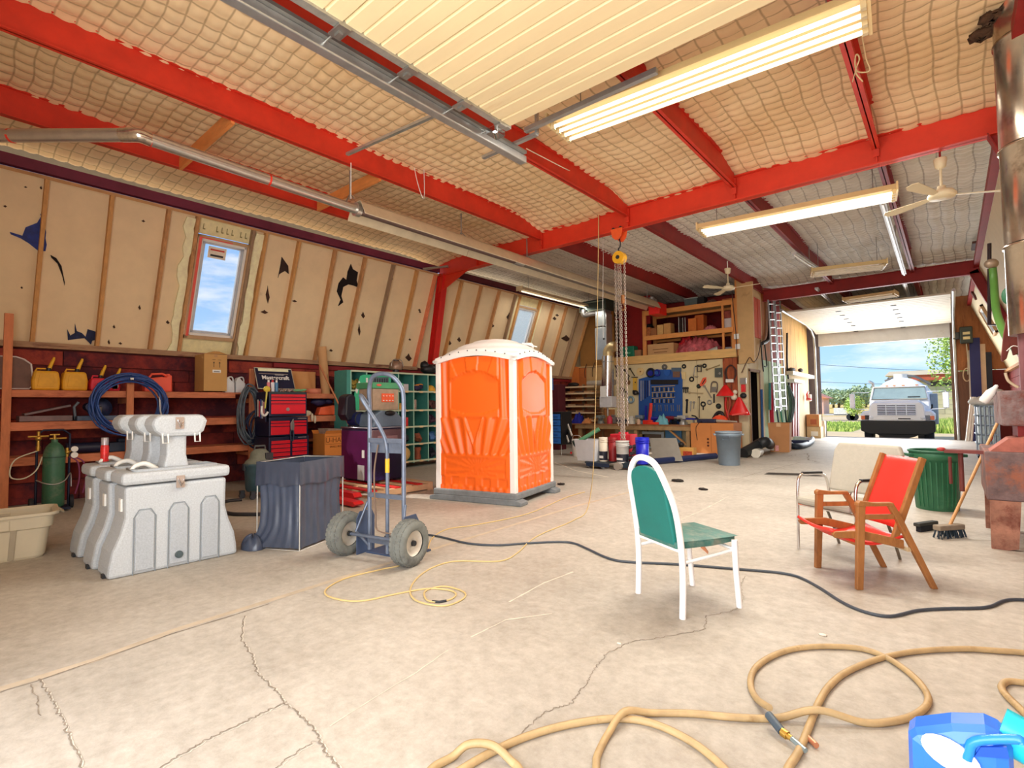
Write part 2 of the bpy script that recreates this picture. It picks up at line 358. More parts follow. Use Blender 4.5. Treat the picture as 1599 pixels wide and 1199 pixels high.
def ceiling(name, y0, y1, mat, amp, seed, x0=-9.4, x1=.95, cx=.20, cy=.155):
    nx = int((x1-x0)/cx)*4; ny = int((y1-y0)/cy)*4
    X, Y = np.meshgrid(np.linspace(x0, x1, nx+1), np.linspace(y0, y1, ny+1))
    rs = np.random.RandomState(seed)
    wob = .018*np.sin(Y*2.1+X*1.3)+.012*np.sin(Y*5.3-X*2)
    wob2 = .02*np.sin(X*2.7+Y*.9)+.012*np.sin(X*6.1)
    U = (X+wob-x0)/cx; V = (Y+wob2-y0)/cy
    su = np.abs(np.sin(np.pi*U)); sv = np.abs(np.sin(np.pi*V))
    ra = rs.rand(ny//4+3, nx//4+3); A = .8+.35*ra[np.clip(V.astype(int), 0, ny//4+2), np.clip(U.astype(int), 0, nx//4+2)]
    sag = .13*(np.exp(-((Y-8.2)/.5)**2)+np.exp(-((Y-16.7)/.5)**2)+np.exp(-((X+9.3)/.45)**2))
    Z = 4.945-sag-amp*A*np.power(su*sv+1e-6, .55)-.03*np.sin((X-x0+.1)/1.77*np.pi*1.0)**2-.012*np.sin(Y*1.7+X)
    co = np.stack([X, Y, Z], -1).reshape(-1, 3)
    i = np.arange(nx); j = np.arange(ny); I, J = np.meshgrid(i, j); a = (J*(nx+1)+I).ravel()
    fs = np.stack([a, a+nx+1, a+nx+2, a+1], -1).astype(np.int32)
    me = bpy.data.meshes.new(name); me.vertices.add(len(co)); me.vertices.foreach_set('co', co.ravel())
    me.loops.add(len(fs)*4); me.loops.foreach_set('vertex_index', fs.ravel()); me.polygons.add(len(fs))
    me.polygons.foreach_set('loop_start', np.arange(len(fs))*4); me.polygons.foreach_set('use_smooth', np.ones(len(fs), bool)); me.update(calc_edges=True)
    cc = np.stack([U.ravel(), V.ravel(), 0*U.ravel()], -1)   # cell coordinates: the netting's wires run along the creases
    me.attributes.new('cell', 'FLOAT_VECTOR', 'POINT').data.foreach_set('vector', cc.astype(np.float32).ravel())
    me.materials.append(mat); o = bpy.data.objects.new(name, me); COL.objects.link(o); o['kind'] = 'structure'; return o
ceiling('ceiling', -.6, 8.2, ceil_mat('quilt_tan', (228, 192, 142), (244, 216, 172), (136, 104, 66), (186, 140, 90)), .038, 1)
ceiling('ceiling', 8.2, 23.4, ceil_mat('quilt_grey', (206, 198, 182), (238, 232, 220), (112, 98, 82), (156, 130, 98)), .046, 2)
struct('roof', MB().bb((-10.4, -.7, 5.0), (2.0, 23.6, 5.1)), M((120, 110, 100)))
# steel frames and purlins
def ibeam(mb, p0, p1, w, h, tw=.012, tf=.014, up=(0, 0, 1)):
    p0 = Vector(p0); p1 = Vector(p1); d = (p1-p0).normalized(); x = d.cross(Vector(up)).normalized(); u = x.cross(d)
    mb.beam(p0, p1, tw, h, up)
    for s in (-1, 1): mb.beam(p0+u*s*(h/2-tf/2), p1+u*s*(h/2-tf/2), w, tf, up)
    return mb
K = 1/2.65; LN = Vector((1, 0, -K)).normalized(); LU = Vector((K, 0, 1)).normalized(); LP = Vector((-10, 0, 2.28))
RN = Vector((-1, 0, -K)).normalized(); RU = Vector((-K, 0, 1)).normalized(); RP = Vector((1.46, 0, 2.28))
def SL(y, z, off=0): return Vector((-10+K*(z-2.28), y, z))+LN*off
def SR(y, z, off=0): return Vector((1.46-K*(z-2.28), y, z))+RN*off
def ASL(x, y): v = DIR(x, y); t = LN.dot(LP-EYE)/LN.dot(v); return EYE+v*t
def ASR(x, y): v = DIR(x, y); t = RN.dot(RP-EYE)/RN.dot(v); return EYE+v*t
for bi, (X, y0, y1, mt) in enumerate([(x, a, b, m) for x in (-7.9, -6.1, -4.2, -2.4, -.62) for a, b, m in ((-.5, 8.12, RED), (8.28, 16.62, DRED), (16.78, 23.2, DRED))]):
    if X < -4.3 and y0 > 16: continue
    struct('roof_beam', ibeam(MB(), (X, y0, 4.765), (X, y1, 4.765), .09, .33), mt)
frame = stroot('frame_beam')
struct('web', ibeam(MB(), (-9.2, 8.2, 4.60), (.68, 8.2, 4.60), .15, .38, .014, .018), M((216, 56, 30), .5, 0, .1, 3), parent=frame)
for X in (-7.9, -6.1, -4.2, -2.4, -.62):
    for s in (-1, 1): struct('stiffener_plate', MB().bb((X-.008, 8.2+s*.012, 4.43), (X+.008, 8.2+s*.075, 4.77)).bb((X+.03, 8.2+s*.076, 4.5), (X-.03, 8.2+s*.092, 4.74)), RED, parent=frame)
struct('haunch_plate', MB().prism([(-9.2, 4.42), (-8.2, 4.42), (-9.0, 4.1), (-9.35, 4.0)], 8.19, 8.21, lambda u, v, w: (u, w, v)), M((216, 56, 30), .5, 0, .1, 3), parent=frame)
frame2 = stroot('frame_beam')
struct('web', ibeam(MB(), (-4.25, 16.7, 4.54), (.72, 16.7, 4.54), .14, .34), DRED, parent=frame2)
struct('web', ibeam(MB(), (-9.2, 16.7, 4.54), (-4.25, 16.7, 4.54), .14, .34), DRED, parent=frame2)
for nm, yy in (('frame_post', 8.2), ('frame_post', 16.7)):
    if yy < 10: struct(nm, ibeam(MB(), SL(yy, .0, .10)+Vector((.86, 0, 0)), SL(yy, 4.5, .10), .16, .2, up=tuple(LN)), M((206, 34, 26), .5, 0, .1, 3))
    struct(nm, ibeam(MB(), SR(yy, .4, .10), SR(yy, 4.5, .10), .16, .2, up=tuple(RN)), DRED)
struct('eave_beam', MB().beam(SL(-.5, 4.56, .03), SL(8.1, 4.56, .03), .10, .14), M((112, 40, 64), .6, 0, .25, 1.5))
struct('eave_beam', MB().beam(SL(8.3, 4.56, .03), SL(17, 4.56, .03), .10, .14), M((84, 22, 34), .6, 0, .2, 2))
struct('eave_beam', MB().beam(SR(-.5, 4.6, .0), SR(23.2, 4.6, .0), .10, .14), DRED)
for y0, x0, x1, z in ((2.35, -7.86, -6.14, 4.62), (4.35, -7.86, -6.14, 4.62)):
    struct('roof_bridging', MB().bb((x0, y0-.02, z-.05), (x1, y0+.02, z+.12)), M((224, 140, 72), .8, 0, .15, 3, stretch=(1, 4, 4)))
# ---- left wall: plank foot, plates, leaning studs, insulation panels
def wallL():
    wl = stroot('wall_left')
    def w(n, mb, mt): return struct(n, mb, mt, parent=wl)
    w('backing', MB().bb((-10.16, -.5, -.02), (-10.04, 17.45, 2.3)), M((92, 32, 34), .9, 0, .3, 3))
    bz = [0, .30, .60, .9, 1.2, 1.5, 1.78, 1.98, 2.20]; r = random.Random(3)
    for i in range(len(bz)-1):
        y = -.5-r.random()
        while y < 14.9:
            L = r.uniform(1.6, 3.2); a = max(y, -.5); b = min(y+L-.012, 14.98)
            if b > a: w('board', MB().bb((-10.04, a, bz[i]+.006), (-10.0+r.uniform(-.012, .012), b, bz[i+1]-.006)), RUSTW if r.random() < .7 else M((160, 62, 46), .85, 0, .3, 4, .2, 40, dark=(90, 26, 34), dthr=.55))
            y += L
    PL = M((168, 132, 100), .8, 0, .2, 4, .1, 60, dark=(110, 60, 50), dthr=.6, stretch=(4, .8, 4))
    w('bottom_plate', MB().bb((-10.04, -.5, 2.22), (-9.9, 8.1, 2.30)), PL); w('bottom_plate', MB().bb((-10.04, 8.3, 2.22), (-9.9, 14.9, 2.30)), PL)
    w('plate_skirt', MB().bb((-10.04, 4.6, 2.12), (-9.93, 14.9, 2.2)), M((140, 30, 34), .7, 0, .2, 3))
    for a, b in ((-.5, 8.1), (8.3, 15.0)): w('top_plate', MB().beam(SL(a, 4.46, .035), SL(b, 4.46, .035), .045, .09, tuple(LN)), M((196, 146, 96), .8, 0, .18, 4, stretch=(4, .8, 4)))
    st = [-.3, .45, 1.16, 1.88, 2.58, 2.99, 3.86, 4.08, 4.69, 5.44, 6.11, 6.82, 7.49, 8.9, 9.6, 10.3, 11.0, 11.18, 12.12, 12.8, 13.5, 14.2, 14.85]
    for i, y in enumerate(st):
        off = r.uniform(-.012, .012)
        mt = [STUD, M((206, 152, 92), .8, 0, .15, 5, .1, 60, dark=(150, 100, 60), dthr=.7, stretch=(4, 4, .8)), M((156, 128, 100), .8, 0, .2, 5, .1, 60, stretch=(4, 4, .8))][(i*7 % 5) % 3]
        w('stud', MB().beam(SL(y+off, 2.3, .035), SL(y-off, 4.44, .035), .045, .10, tuple(LN)), mt)
    w('stud', MB().beam(SL(8.04, 2.3, .035), SL(8.04, 4.44, .035), .045, .10, tuple(LN)), M((226, 132, 92), .8, 0, .15, 5))
    ys = [-.5, -.3, .45, 1.16, 1.88, 2.58, 2.99, 3.86, 4.08, 4.69, 5.44, 6.11, 6.82, 7.49, 8.04, 8.9, 9.6, 10.3, 11.18, 12.12, 12.8, 13.5, 14.2, 17.45]
    def pan(y0, y1, z0, z1, mt=PANEL, off=-.01):
        w('panel', MB().prism([(y0+.004, z0), (y1-.004, z0), (y1-.004, z1), (y0+.004, z1)], off-.03, off, lambda u, v, q: SL(u, v, q)), mt)
    FO = M((240, 228, 176), .6, 0, .12, 9, .3, 30)
    for a, b in zip(ys, ys[1:]):
        if (a, b) == (2.99, 3.86): pan(a, b, 4.2, 4.46, FO); pan(a, b, 2.28, 2.55, FO)
        elif (a, b) == (11.18, 12.12): pan(a, b, 4.2, 4.46, FO); pan(a, b, 2.28, 2.55, FO)
        else: pan(a, b, 2.28, 4.46)
    # torn insulation beside the openings, and holes torn through the facing
    for y0, y1, sd in ((2.84, 2.97, 1), (3.9, 4.05, 2), (11.02, 11.16, 3), (12.16, 12.26, 4)):
        rr = random.Random(sd); n = 14; zz = [2.3+i*2.1/n for i in range(n+1)]
        w('insulation_edge', MB().prism([(y0+rr.uniform(-.03, .05), z) for z in zz]+[(y1+rr.uniform(-.02, .02), z) for z in zz[::-1]], -.005, .03, lambda u, v, q: SL(u, v, q)), M((250, 240, 196), .6, 0, .12, 12, .3, 30))
    BLK = M((22, 10, 10), .9); NV = M((24, 44, 128), .6, 0, .5, 9)
    def tear(px, mt, flap=None):
        q = [ASL(*p) for p in px]
        w('tear', MB().prism([(a.y, a.z) for a in q], -.009, .003, lambda u, v, k: SL(u, v, k)), mt)
    tear([(15, 362), (35, 368), (40, 355), (58, 348), (64, 338), (63, 334), (70, 333), (68, 348), (72, 362), (71, 372), (73, 382), (71, 392), (60, 392), (45, 380), (32, 372), (17, 366)], NV)
    tear([(79, 398), (88, 403), (96, 415), (101, 440), (101, 446), (97, 430), (90, 412), (80, 402)], BLK)
    tear([(105, 514), (110, 524), (117, 520), (117, 505), (120, 517), (128, 520), (134, 526), (137, 514), (150, 518), (152, 530), (144, 532), (142, 538), (132, 528), (120, 529), (106, 531)], M((30, 40, 78), .7, 0, .5, 12))
    tear([(440, 401), (450, 415), (451, 428), (445, 423), (436, 428), (434, 434), (438, 414)], M((52, 34, 30), .8, 0, .4, 12))
    tear([(548, 412), (551, 420), (559, 425), (557, 438), (560, 449), (552, 446), (544, 444), (536, 448), (533, 462), (536, 472), (528, 478), (532, 468), (526, 455), (529, 442), (536, 433), (541, 437), (543, 424)], BLK)
    for x, y, a, b in ((413, 487, 6, 3), (418, 460, 3, 14), (561, 515, 2, 9), (567, 492, 3, 5), (638, 558, 5, 6), (460, 470, 4, 2), (224, 345, 3, 2), (262, 503, 3, 3), (178, 510, 2, 3), (188, 536, 3, 2), (8, 322, 3, 2), (40, 292, 3, 1.5), (64, 293, 2, 3), (218, 480, 2, 4), (170, 534, 2, 4), (600, 480, 2, 2), (655, 484, 2, 2), (640, 530, 2, 2), (517, 547, 3, 2), (34, 449, 2, 2), (395, 420, 4, 1.5), (795, 495, 4, 7), (866, 497, 3, 3), (884, 528, 8, 5), (702, 535, 3, 4), (717, 530, 3, 4), (769, 508, 3, 3), (870, 492, 3, 2), (656, 487, 2, 1.5), (612, 435, 2, 2)):
        tear([(x-a, y), (x-a*.2, y-b*.6), (x, y-b), (x+a*.5, y-b*.2), (x+a, y+b*.3), (x+a*.1, y+b), (x-a*.5, y+b*.5)], M((70, 44, 30), .9, 0, .3, 12))
    for y0, z0, sd in ((1.3, 3.9, 1), (2.2, 3.7, 2)):
        pass
wallL()
# windows set in the leaning wall
def window(n, y0, y1, z0, z1, S_, stickers=True, fac=.03, bare=False):
    o = stroot('window_%d' % n)
    def rect(a, b, c, d, q0, q1): return MB().prism([(a, c), (b, c), (b, d), (a, d)], q0, q1, lambda u, v, k: S_(u, v, k))
    def ring(nm, a, b, c, d, t, q0, q1, mt):
        m = MB()
        for r_ in ((a, a+t, c, d), (b-t, b, c, d), (a, b, c, c+t), (a, b, d-t, d)):
            m2 = rect(*r_, q0, q1); m.add(m2.v, m2.f)
        return struct(nm, m, mt, parent=o)
    ring('casing', y0, y1, z0, z1, .05, -.04, .06, M((196, 160, 120), .8, 0, .1, 4))
    ring('frame', y0+.05, y1-.05, z0+.05, z1-.05, .04, -.06, .03, WHITE)
    ring('sash', y0+.10, y1-.10, z0+.09, z1-.09, .035, -.05, .01, M((196, 200, 206), .4))
    struct('pane', rect(y0+.13, y1-.13, z0+.12, z1-.12, -.03, -.026), M((235, 245, 250), .02, 0, 0, alpha=.12), parent=o)
    if stickers:
        struct('seal_tape', rect(y0+.02, y0+.06, z0+.04, z1-.05, .061, .064), M((236, 96, 84), .5), parent=o)
        struct('seal_tape', rect(y0+.02, y1-.3, z1-.05, z1-.03, .061, .064), M((236, 96, 84), .5), parent=o)
        struct('sticker', rect(y0+.2, y0+.48, z1-.33, z1-.15, -.024, -.02), M((238, 226, 206), .6), parent=o)
        struct('sticker_bar', rect(y0+.24, y0+.44, z1-.30, z1-.27, -.019, -.017), M((60, 56, 56), .6), parent=o)
        struct('sticker_bar', rect(y0+.23, y0+.45, z1-.21, z1-.185, -.019, -.017), M((206, 60, 50), .6), parent=o)
    return o
window(1, 3.03, 3.86, 2.55, 4.19, SL)
window(2, 11.2, 12.1, 2.55, 4.19, SL, False)
# printed dashes on the foam above window 1
for k, y in enumerate((3.1, 3.3, 3.38, 3.46, 3.54, 3.68, 3.76)):
    struct('foam_print', MB().prism([(y, 4.27), (y+.035, 4.27), (y+.035, 4.29), (y+.012, 4.29), (y+.012, 4.36), (y, 4.36)], -.009, -.006, lambda u, v, q: SL(u, v, q)), M((150, 140, 90)), parent=bpy.data.objects['window_1'])
# ---- right wall
wr = stroot('wall_right')
struct('backing', MB().bb((1.50, -.5, 0), (1.62, 23.3, 2.3)), M((110, 40, 30), .9, 0, .3, 4), parent=wr)
for i in range(8): struct('board', MB().bb((1.46, -.5+.0, .285*i+.005), (1.5, 23.2, .285*(i+1)-.005)), M((118, 36, 30), .85, 0, .3, 4, .2, 40), parent=wr)
RPN = M((224, 206, 170), .75, 0, .05, 3, .05, 60)
rys = [-.5]+[1.2*i+.7 for i in range(0, 19)]+[23.2]
for a, b in zip(rys, rys[1:]):
    if a > 19 and a < 20.2:
        for z0, z1 in ((2.28, 3.25), (4.08, 4.5)): struct('panel', MB().prism([(a+.004, z0), (b-.004, z0), (b-.004, z1), (a+.004, z1)], -.04, -.01, lambda u, v, q: SR(u, v, q)), RPN, parent=wr)
        window(3, a+.02, b-.02, 3.25, 4.08, SR, False)
    else: struct('panel', MB().prism([(a+.004, 2.28), (b-.004, 2.28), (b-.004, 4.5), (a+.004, 4.5)], -.04, -.01, lambda u, v, q: SR(u, v, q)), RPN, parent=wr)
struct('bottom_plate', MB().bb((1.36, -.5, 2.22), (1.5, 23.2, 2.30)), STUD, parent=wr)
# ---- near wall round the open door behind the camera
wn = stroot('wall_near')
for a, b in (((-10.3, -.62, 0), (-3.3, -.5, 4.98)), ((1.0, -.62, 0), (1.62, -.5, 4.98)), ((-3.3, -.62, 4.25), (1.0, -.5, 4.98))): struct('wall_panel', MB().bb(a, b), M((220, 200, 168), .8, 0, .06, 3), parent=wn)
# ---- far wall with the open door to the yard
wf = stroot('wall_far')
OB = M((176, 112, 66), .8, 0, .15, 3, .1, 50, dark=(120, 66, 40), dthr=.62, stretch=(4, 4, .6))
struct('wall_panel', MB().bb((.12, 23.2, 2.35), (1.9, 23.3, 4.98)), OB, parent=wf)
struct('wall_panel', MB().bb((.12, 23.2, 0), (.86, 23.3, 2.33)), M((134, 92, 72), .8, 0, .15, 3, .1, 50, dark=(90, 60, 48), dthr=.62, stretch=(4, 4, .6)), parent=wf)
struct('wall_panel', MB().bb((.87, 23.2, 0), (1.9, 23.3, 2.33)), M((120, 38, 32), .8, 0, .2, 3), parent=wf)
struct('wall_panel', MB().bb((-4.4, 23.2, 4.3), (.12, 23.3, 4.98)), M((76, 40, 34), .85, 0, .2, 3), parent=wf)
struct('door_jamb', MB().bb((-4.4, 23.12, 0), (-3.86, 23.3, 4.3)), M((118, 104, 104), .7, 0, .2, 4), parent=wf)
struct('door_jamb', MB().bb((.04, 23.1, 0), (.14, 23.3, 4.3)), M((120, 92, 78), .7, 0, .2, 4), parent=wf)
struct('concrete_block', MB().bb((-4.1, 22.9, 0), (-3.72, 23.3, .62)), M((206, 198, 184), .85, 0, .1, 8, .2, 40), parent=wf, bev=.01)
# ---- peg wall under the loft
wb = stroot('wall_back')
PEGC = M((222, 206, 164), .8, 0, .06, 3, .05, 50, dark=(176, 150, 110), dthr=.72)
for a, b, mt in ((-8.3, -6.95, PEGC), (-6.94, -5.6, PEGC), (-5.59, -4.45, PEGC)):
    struct('wall_panel', MB().bb((a, 14.9, 0), (b, 14.94, 2.58)), mt, parent=wb)
struct('wall_panel', MB().bb((-9.35, 14.9, 1.2), (-8.31, 14.94, 2.58)), PLY, parent=wb)
struct('wall_panel', MB().bb((-10.1, 14.9, 0), (-9.36, 14.94, 2.58)), M((196, 112, 52), .8, 0, .15, 3), parent=wb)
struct('wall_panel', MB().bb((-9.35, 14.9, 0), (-8.31, 14.94, 1.19)), M((190, 130, 78), .8, 0, .15, 3), parent=wb)
struct('post', MB().bb((-4.82, 14.78, 0), (-4.45, 14.96, 2.58)), M((166, 84, 46), .8, 0, .2, 4, .2, 40, dark=(100, 44, 28), dthr=.55, stretch=(4, 4, .6)), parent=wb)
struct('loft_beam', MB().bb((-8.55, 14.80, 2.60), (-4.45, 14.90, 2.84)), M((226, 182, 114), .75, 0, .1, 4, .05, 60, dark=(170, 120, 64), dthr=.7, stretch=(.8, 4, 4)), parent=wb)
struct('loft_deck', MB().bb((-9.9, 14.9, 2.60), (-4.45, 17.4, 2.64)), PLY, parent=wb)
struct('column', MB().bb((-4.42, 14.86, 2.4), (-4.2, 15.1, 4.8)), M((214, 172, 118), .75, 0, .08, 3), parent=wb)
struct('column', MB().bb((-4.38, 14.78, 2.4), (-3.98, 14.86, 4.62)), M((206, 168, 116), .75, 0, .08, 3, dark=(160, 124, 80), dthr=.7), parent=wb)
struct('column', MB().bb((-4.45, 14.84, 0), (-4.2, 14.92, 2.4)), M((220, 204, 166), .75, 0, .08, 3, dark=(170, 150, 110), dthr=.68), parent=wb)
wl2 = stroot('wall_loft')
struct('wall_panel', MB().bb((-10, 17.3, 2.6), (-4.2, 17.4, 4.98)), M((140, 22, 22), .8, 0, .2, 2, dark=(84, 12, 16), dthr=.55), parent=wl2)
struct('wall_panel', MB().bb((-7.55, 15.6, 2.64), (-7.5, 17.3, 4.75)), M((150, 26, 24), .8, 0, .2, 2, dark=(84, 12, 16), dthr=.55), parent=wl2)
struct('wall_panel', MB().bb((-9.6, 14.93, 2.62), (-8.3, 14.99, 4.5)), M((160, 112, 54), .8, 0, .15, 2), parent=wl2)
struct('wall_panel', MB().bb((-8.3, 15.3, 2.62), (-7.2, 15.36, 4.8)), M((150, 22, 22), .75, 0, .2, 2, dark=(90, 12, 16), dthr=.6), parent=wl2)
# ---- passage wall towards the far door
wm = stroot('wall_passage')
XC = -4.2
def ply(a, b, z0, z1, mt, x=XC): return struct('wall_panel', MB().bb((x-.05, a, z0), (x, b, z1)), mt, parent=wm)
YP = M((222, 172, 98), .75, 0, .12, 2, .05, 50, dark=(170, 112, 58), dthr=.62, stretch=(4, 2.2, .5))
GRNP = M((178, 204, 160), .8, 0, .08, 3)
ply(14.95, 15.05, 0, 2.58, M((214, 196, 156), .8, 0, .08, 3)); ply(15.05, 15.95, 2.2, 2.6, M((214, 196, 156), .8, 0, .08, 3))
ply(15.95, 16.45, 0, 2.6, M((206, 186, 144), .8, 0, .08, 3)); ply(14.95, 16.45, 2.6, 4.8, M((214, 180, 128), .8, 0, .08, 3))
ply(16.45, 18.6, 0, 2.6, GRNP); ply(16.45, 17.6, 2.6, 4.8, M((176, 108, 50), .8, 0, .15, 3)); ply(17.6, 18.6, 2.6, 4.8, M((150, 30, 26), .8, 0, .15, 3))
for i in range(6): ply(18.6+i*.7, 18.6+i*.7+.69, 2.25, 4.8, YP)
ply(18.6, 19.6, 0, 2.25, GRNP); ply(19.6, 22.8, 0, 2.25, M((196, 176, 140), .8, 0, .1, 3))
for i in range(2): struct('board', MB().bb((XC-.0, 15.6+i*.34, 3.2), (XC+.03, 15.9+i*.34, 4.35)), M((206, 80, 40), .8, 0, .15, 3), parent=wm)
struct('doorway_trim', MB().bb((XC, 14.98, 0), (XC+.03, 15.05, 2.24)).bb((XC, 15.95, 0), (XC+.03, 16.02, 2.24)).bb((XC, 14.98, 2.2), (XC+.03, 16.02, 2.27)), M((150, 116, 84), .8), parent=wm)
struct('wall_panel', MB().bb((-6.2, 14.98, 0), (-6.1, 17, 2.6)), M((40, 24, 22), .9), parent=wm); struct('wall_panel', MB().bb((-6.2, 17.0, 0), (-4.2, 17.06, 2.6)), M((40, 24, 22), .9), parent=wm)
# ---- overhead doors, rolled up under the roof
def rollup(n, x0, x1, secs, mt, ribs=4):
    o = stroot('door_%d' % n)
    for i, (a, b) in enumerate(secs):
        a = Vector((0, *a)); b = Vector((0, *b)); d = (b-a); L = d.length; d.normalize(); nn = Vector((1, 0, 0)).cross(d)
        if nn.z > 0 or (abs(nn.z) < .2 and nn.y > 0): nn = -nn
        m = MB(); g = L/ribs
        for k in range(ribs):
            p = a+d*(g*k+.003); q = a+d*(g*(k+1)-.003); c = (p+q)/2
            m.add([(x, *(v+nn*w).yz) for w in (0, .018) for x in (x0, x1) for v in (p+d*.012*(w > 0), q-d*.012*(w > 0))], [(0, 1, 3, 2), (4, 6, 7, 5), (0, 4, 5, 1), (2, 3, 7, 6), (0, 2, 6, 4), (1, 5, 7, 3)])
        bk = MB().add([(x, *(v-nn*w).yz) for w in (0, .03) for x in (x0, x1) for v in (a, b)], [(0, 1, 3, 2), (4, 6, 7, 5), (0, 4, 5, 1), (2, 3, 7, 6), (0, 2, 6, 4), (1, 5, 7, 3)])
        m.add(bk.v, bk.f); struct('door_section', m, mt, parent=o)
    return o
DPN = M((228, 208, 164), .5, 0, .05, 1.6, dark=(208, 168, 112), dthr=.7, stretch=(.6, 2.5, 1))
d1 = rollup(1, -3.35, 1.1, [((y, 4.2), (y+.635, 4.2)) for y in (-.5, .14, .78, 1.42, 2.06, 2.70, 3.34)], DPN, 4)
m = MB(); m.bb((-3.74, -.4, 4.12), (-3.64, 4.6, 4.20)); struct('door_track', m, GALV, parent=d1, bev=.01)
struct('door_track', MB().bb((-3.69, -.4, 4.20), (-3.6, 4.55, 4.23)).bb((-3.78, -.4, 4.205), (-3.74, 4.5, 4.225)), M((160, 160, 156), .35, .8, .1, 5), parent=d1)
struct('edge_stile', MB().bb((-3.42, -.4, 4.16), (-3.35, 3.98, 4.26)), M((168, 166, 158), .4, .6, .15, 14), parent=d1)
for y in (.1, .78, 1.42, 2.06, 2.7, 3.34, 3.85):
    struct('roller_hinge', MB().cyl((-3.68, y, 4.17), (-3.40, y, 4.17), .009).cyl((-3.70, y, 4.17), (-3.655, y, 4.17), .028).bb((-3.5, y-.05, 4.14), (-3.34, y+.05, 4.155)).bb((-3.46, y-.02, 4.12), (-3.40, y+.02, 4.19)), STEEL, parent=d1)
struct('lift_handle', MB().bb((-1.62, 2.62, 4.165), (-1.46, 2.70, 4.183)).tube([(-1.6, 2.66, 4.16), (-1.58, 2.66, 4.13), (-1.5, 2.66, 4.13), (-1.48, 2.66, 4.16)], .008), STEEL, parent=d1)
struct('track_hanger', MB().beam((-3.72, 3.42, 4.26), (-5.5, 3.42, 4.4), .04, .03), GALV, parent=d1)
struct('track_hanger', MB().beam((-4.1, 4.35, 4.24), (-3.3, 4.35, 4.24), .05, .03).beam((-3.3, 4.35, 4.24), (-3.3, 4.35, 4.55), .04, .03).beam((-3.42, 4.3, 4.3), (-1.9, 4.3, 4.3), .05, .05), GALV, parent=d1)
struct('bottom_bracket', MB().box((-3.47, 3.87, 4.12), (.12, .16, .05)).cyl((-3.5, 3.92, 4.11), (-3.43, 3.82, 4.11), .03), CHROME, parent=d1)
FD = M((226, 216, 196), .6, 0, .06, 2, dark=(180, 160, 130), dthr=.66, stretch=(.6, 3, 1))
secs = []; pts = [(18.2, 4.22), (19.0, 4.20), (19.8, 4.18), (20.6, 4.16), (21.4, 4.14), (22.2, 4.11), (22.9, 3.98)]
for a, b in zip(pts, pts[1:]): secs.append((a, b))
d2 = rollup(2, -3.9, .1, secs, FD, 3)
struct('door_section', MB().bb((-3.86, 23.04, 3.50), (.06, 23.10, 4.08)), M((206, 206, 208), .6, 0, .08, 3, dark=(170, 160, 150), dthr=.68), parent=d2)
for X, mt in ((-3.98, GALV), (.16, GALV)):
    struct('door_track', MB().tube([(X, 17.9, 4.25), (X, 21.5, 4.2), (X, 22.4, 4.1), (X, 22.9, 3.85), (X, 23.0, 3.4), (X, 23.0, 0)], .045, 8), mt, parent=d2)
for y, z in pts[1:]:
    for x in (-2.6, -1.2): struct('roller_hinge', MB().bb((x-.07, y-.04, z-.035), (x+.07, y+.04, z-.02)), DKM, parent=d2)
struct('spring_tube', MB().cyl((-3.9, 22.3, 4.55), (.1, 22.3, 4.55), .06), M((60, 34, 30), .6, .3), parent=d2)
# ---- yard
struct('ground', MB().bb((-260, -120, -.6), (200, 900, -.45)), M((214, 188, 146), .95, 0, .1, .4, .2, 3))
struct('driveway', MB().prism([(-.2, -.2), (23.55, -.2), (23.55, 0), (24.6, -.1), (26, -.449), (-.2, -.449)], -9, 3.4, lambda u, v, w: (w, u+0, v)) if False else MB().prism([(23.55, 0), (24.4, -.05), (25.8, -.44), (23.55, -.44)], -8, 3, lambda u, v, w: (w, u, v)), M((214, 196, 164), .95, 0, .1, 2))
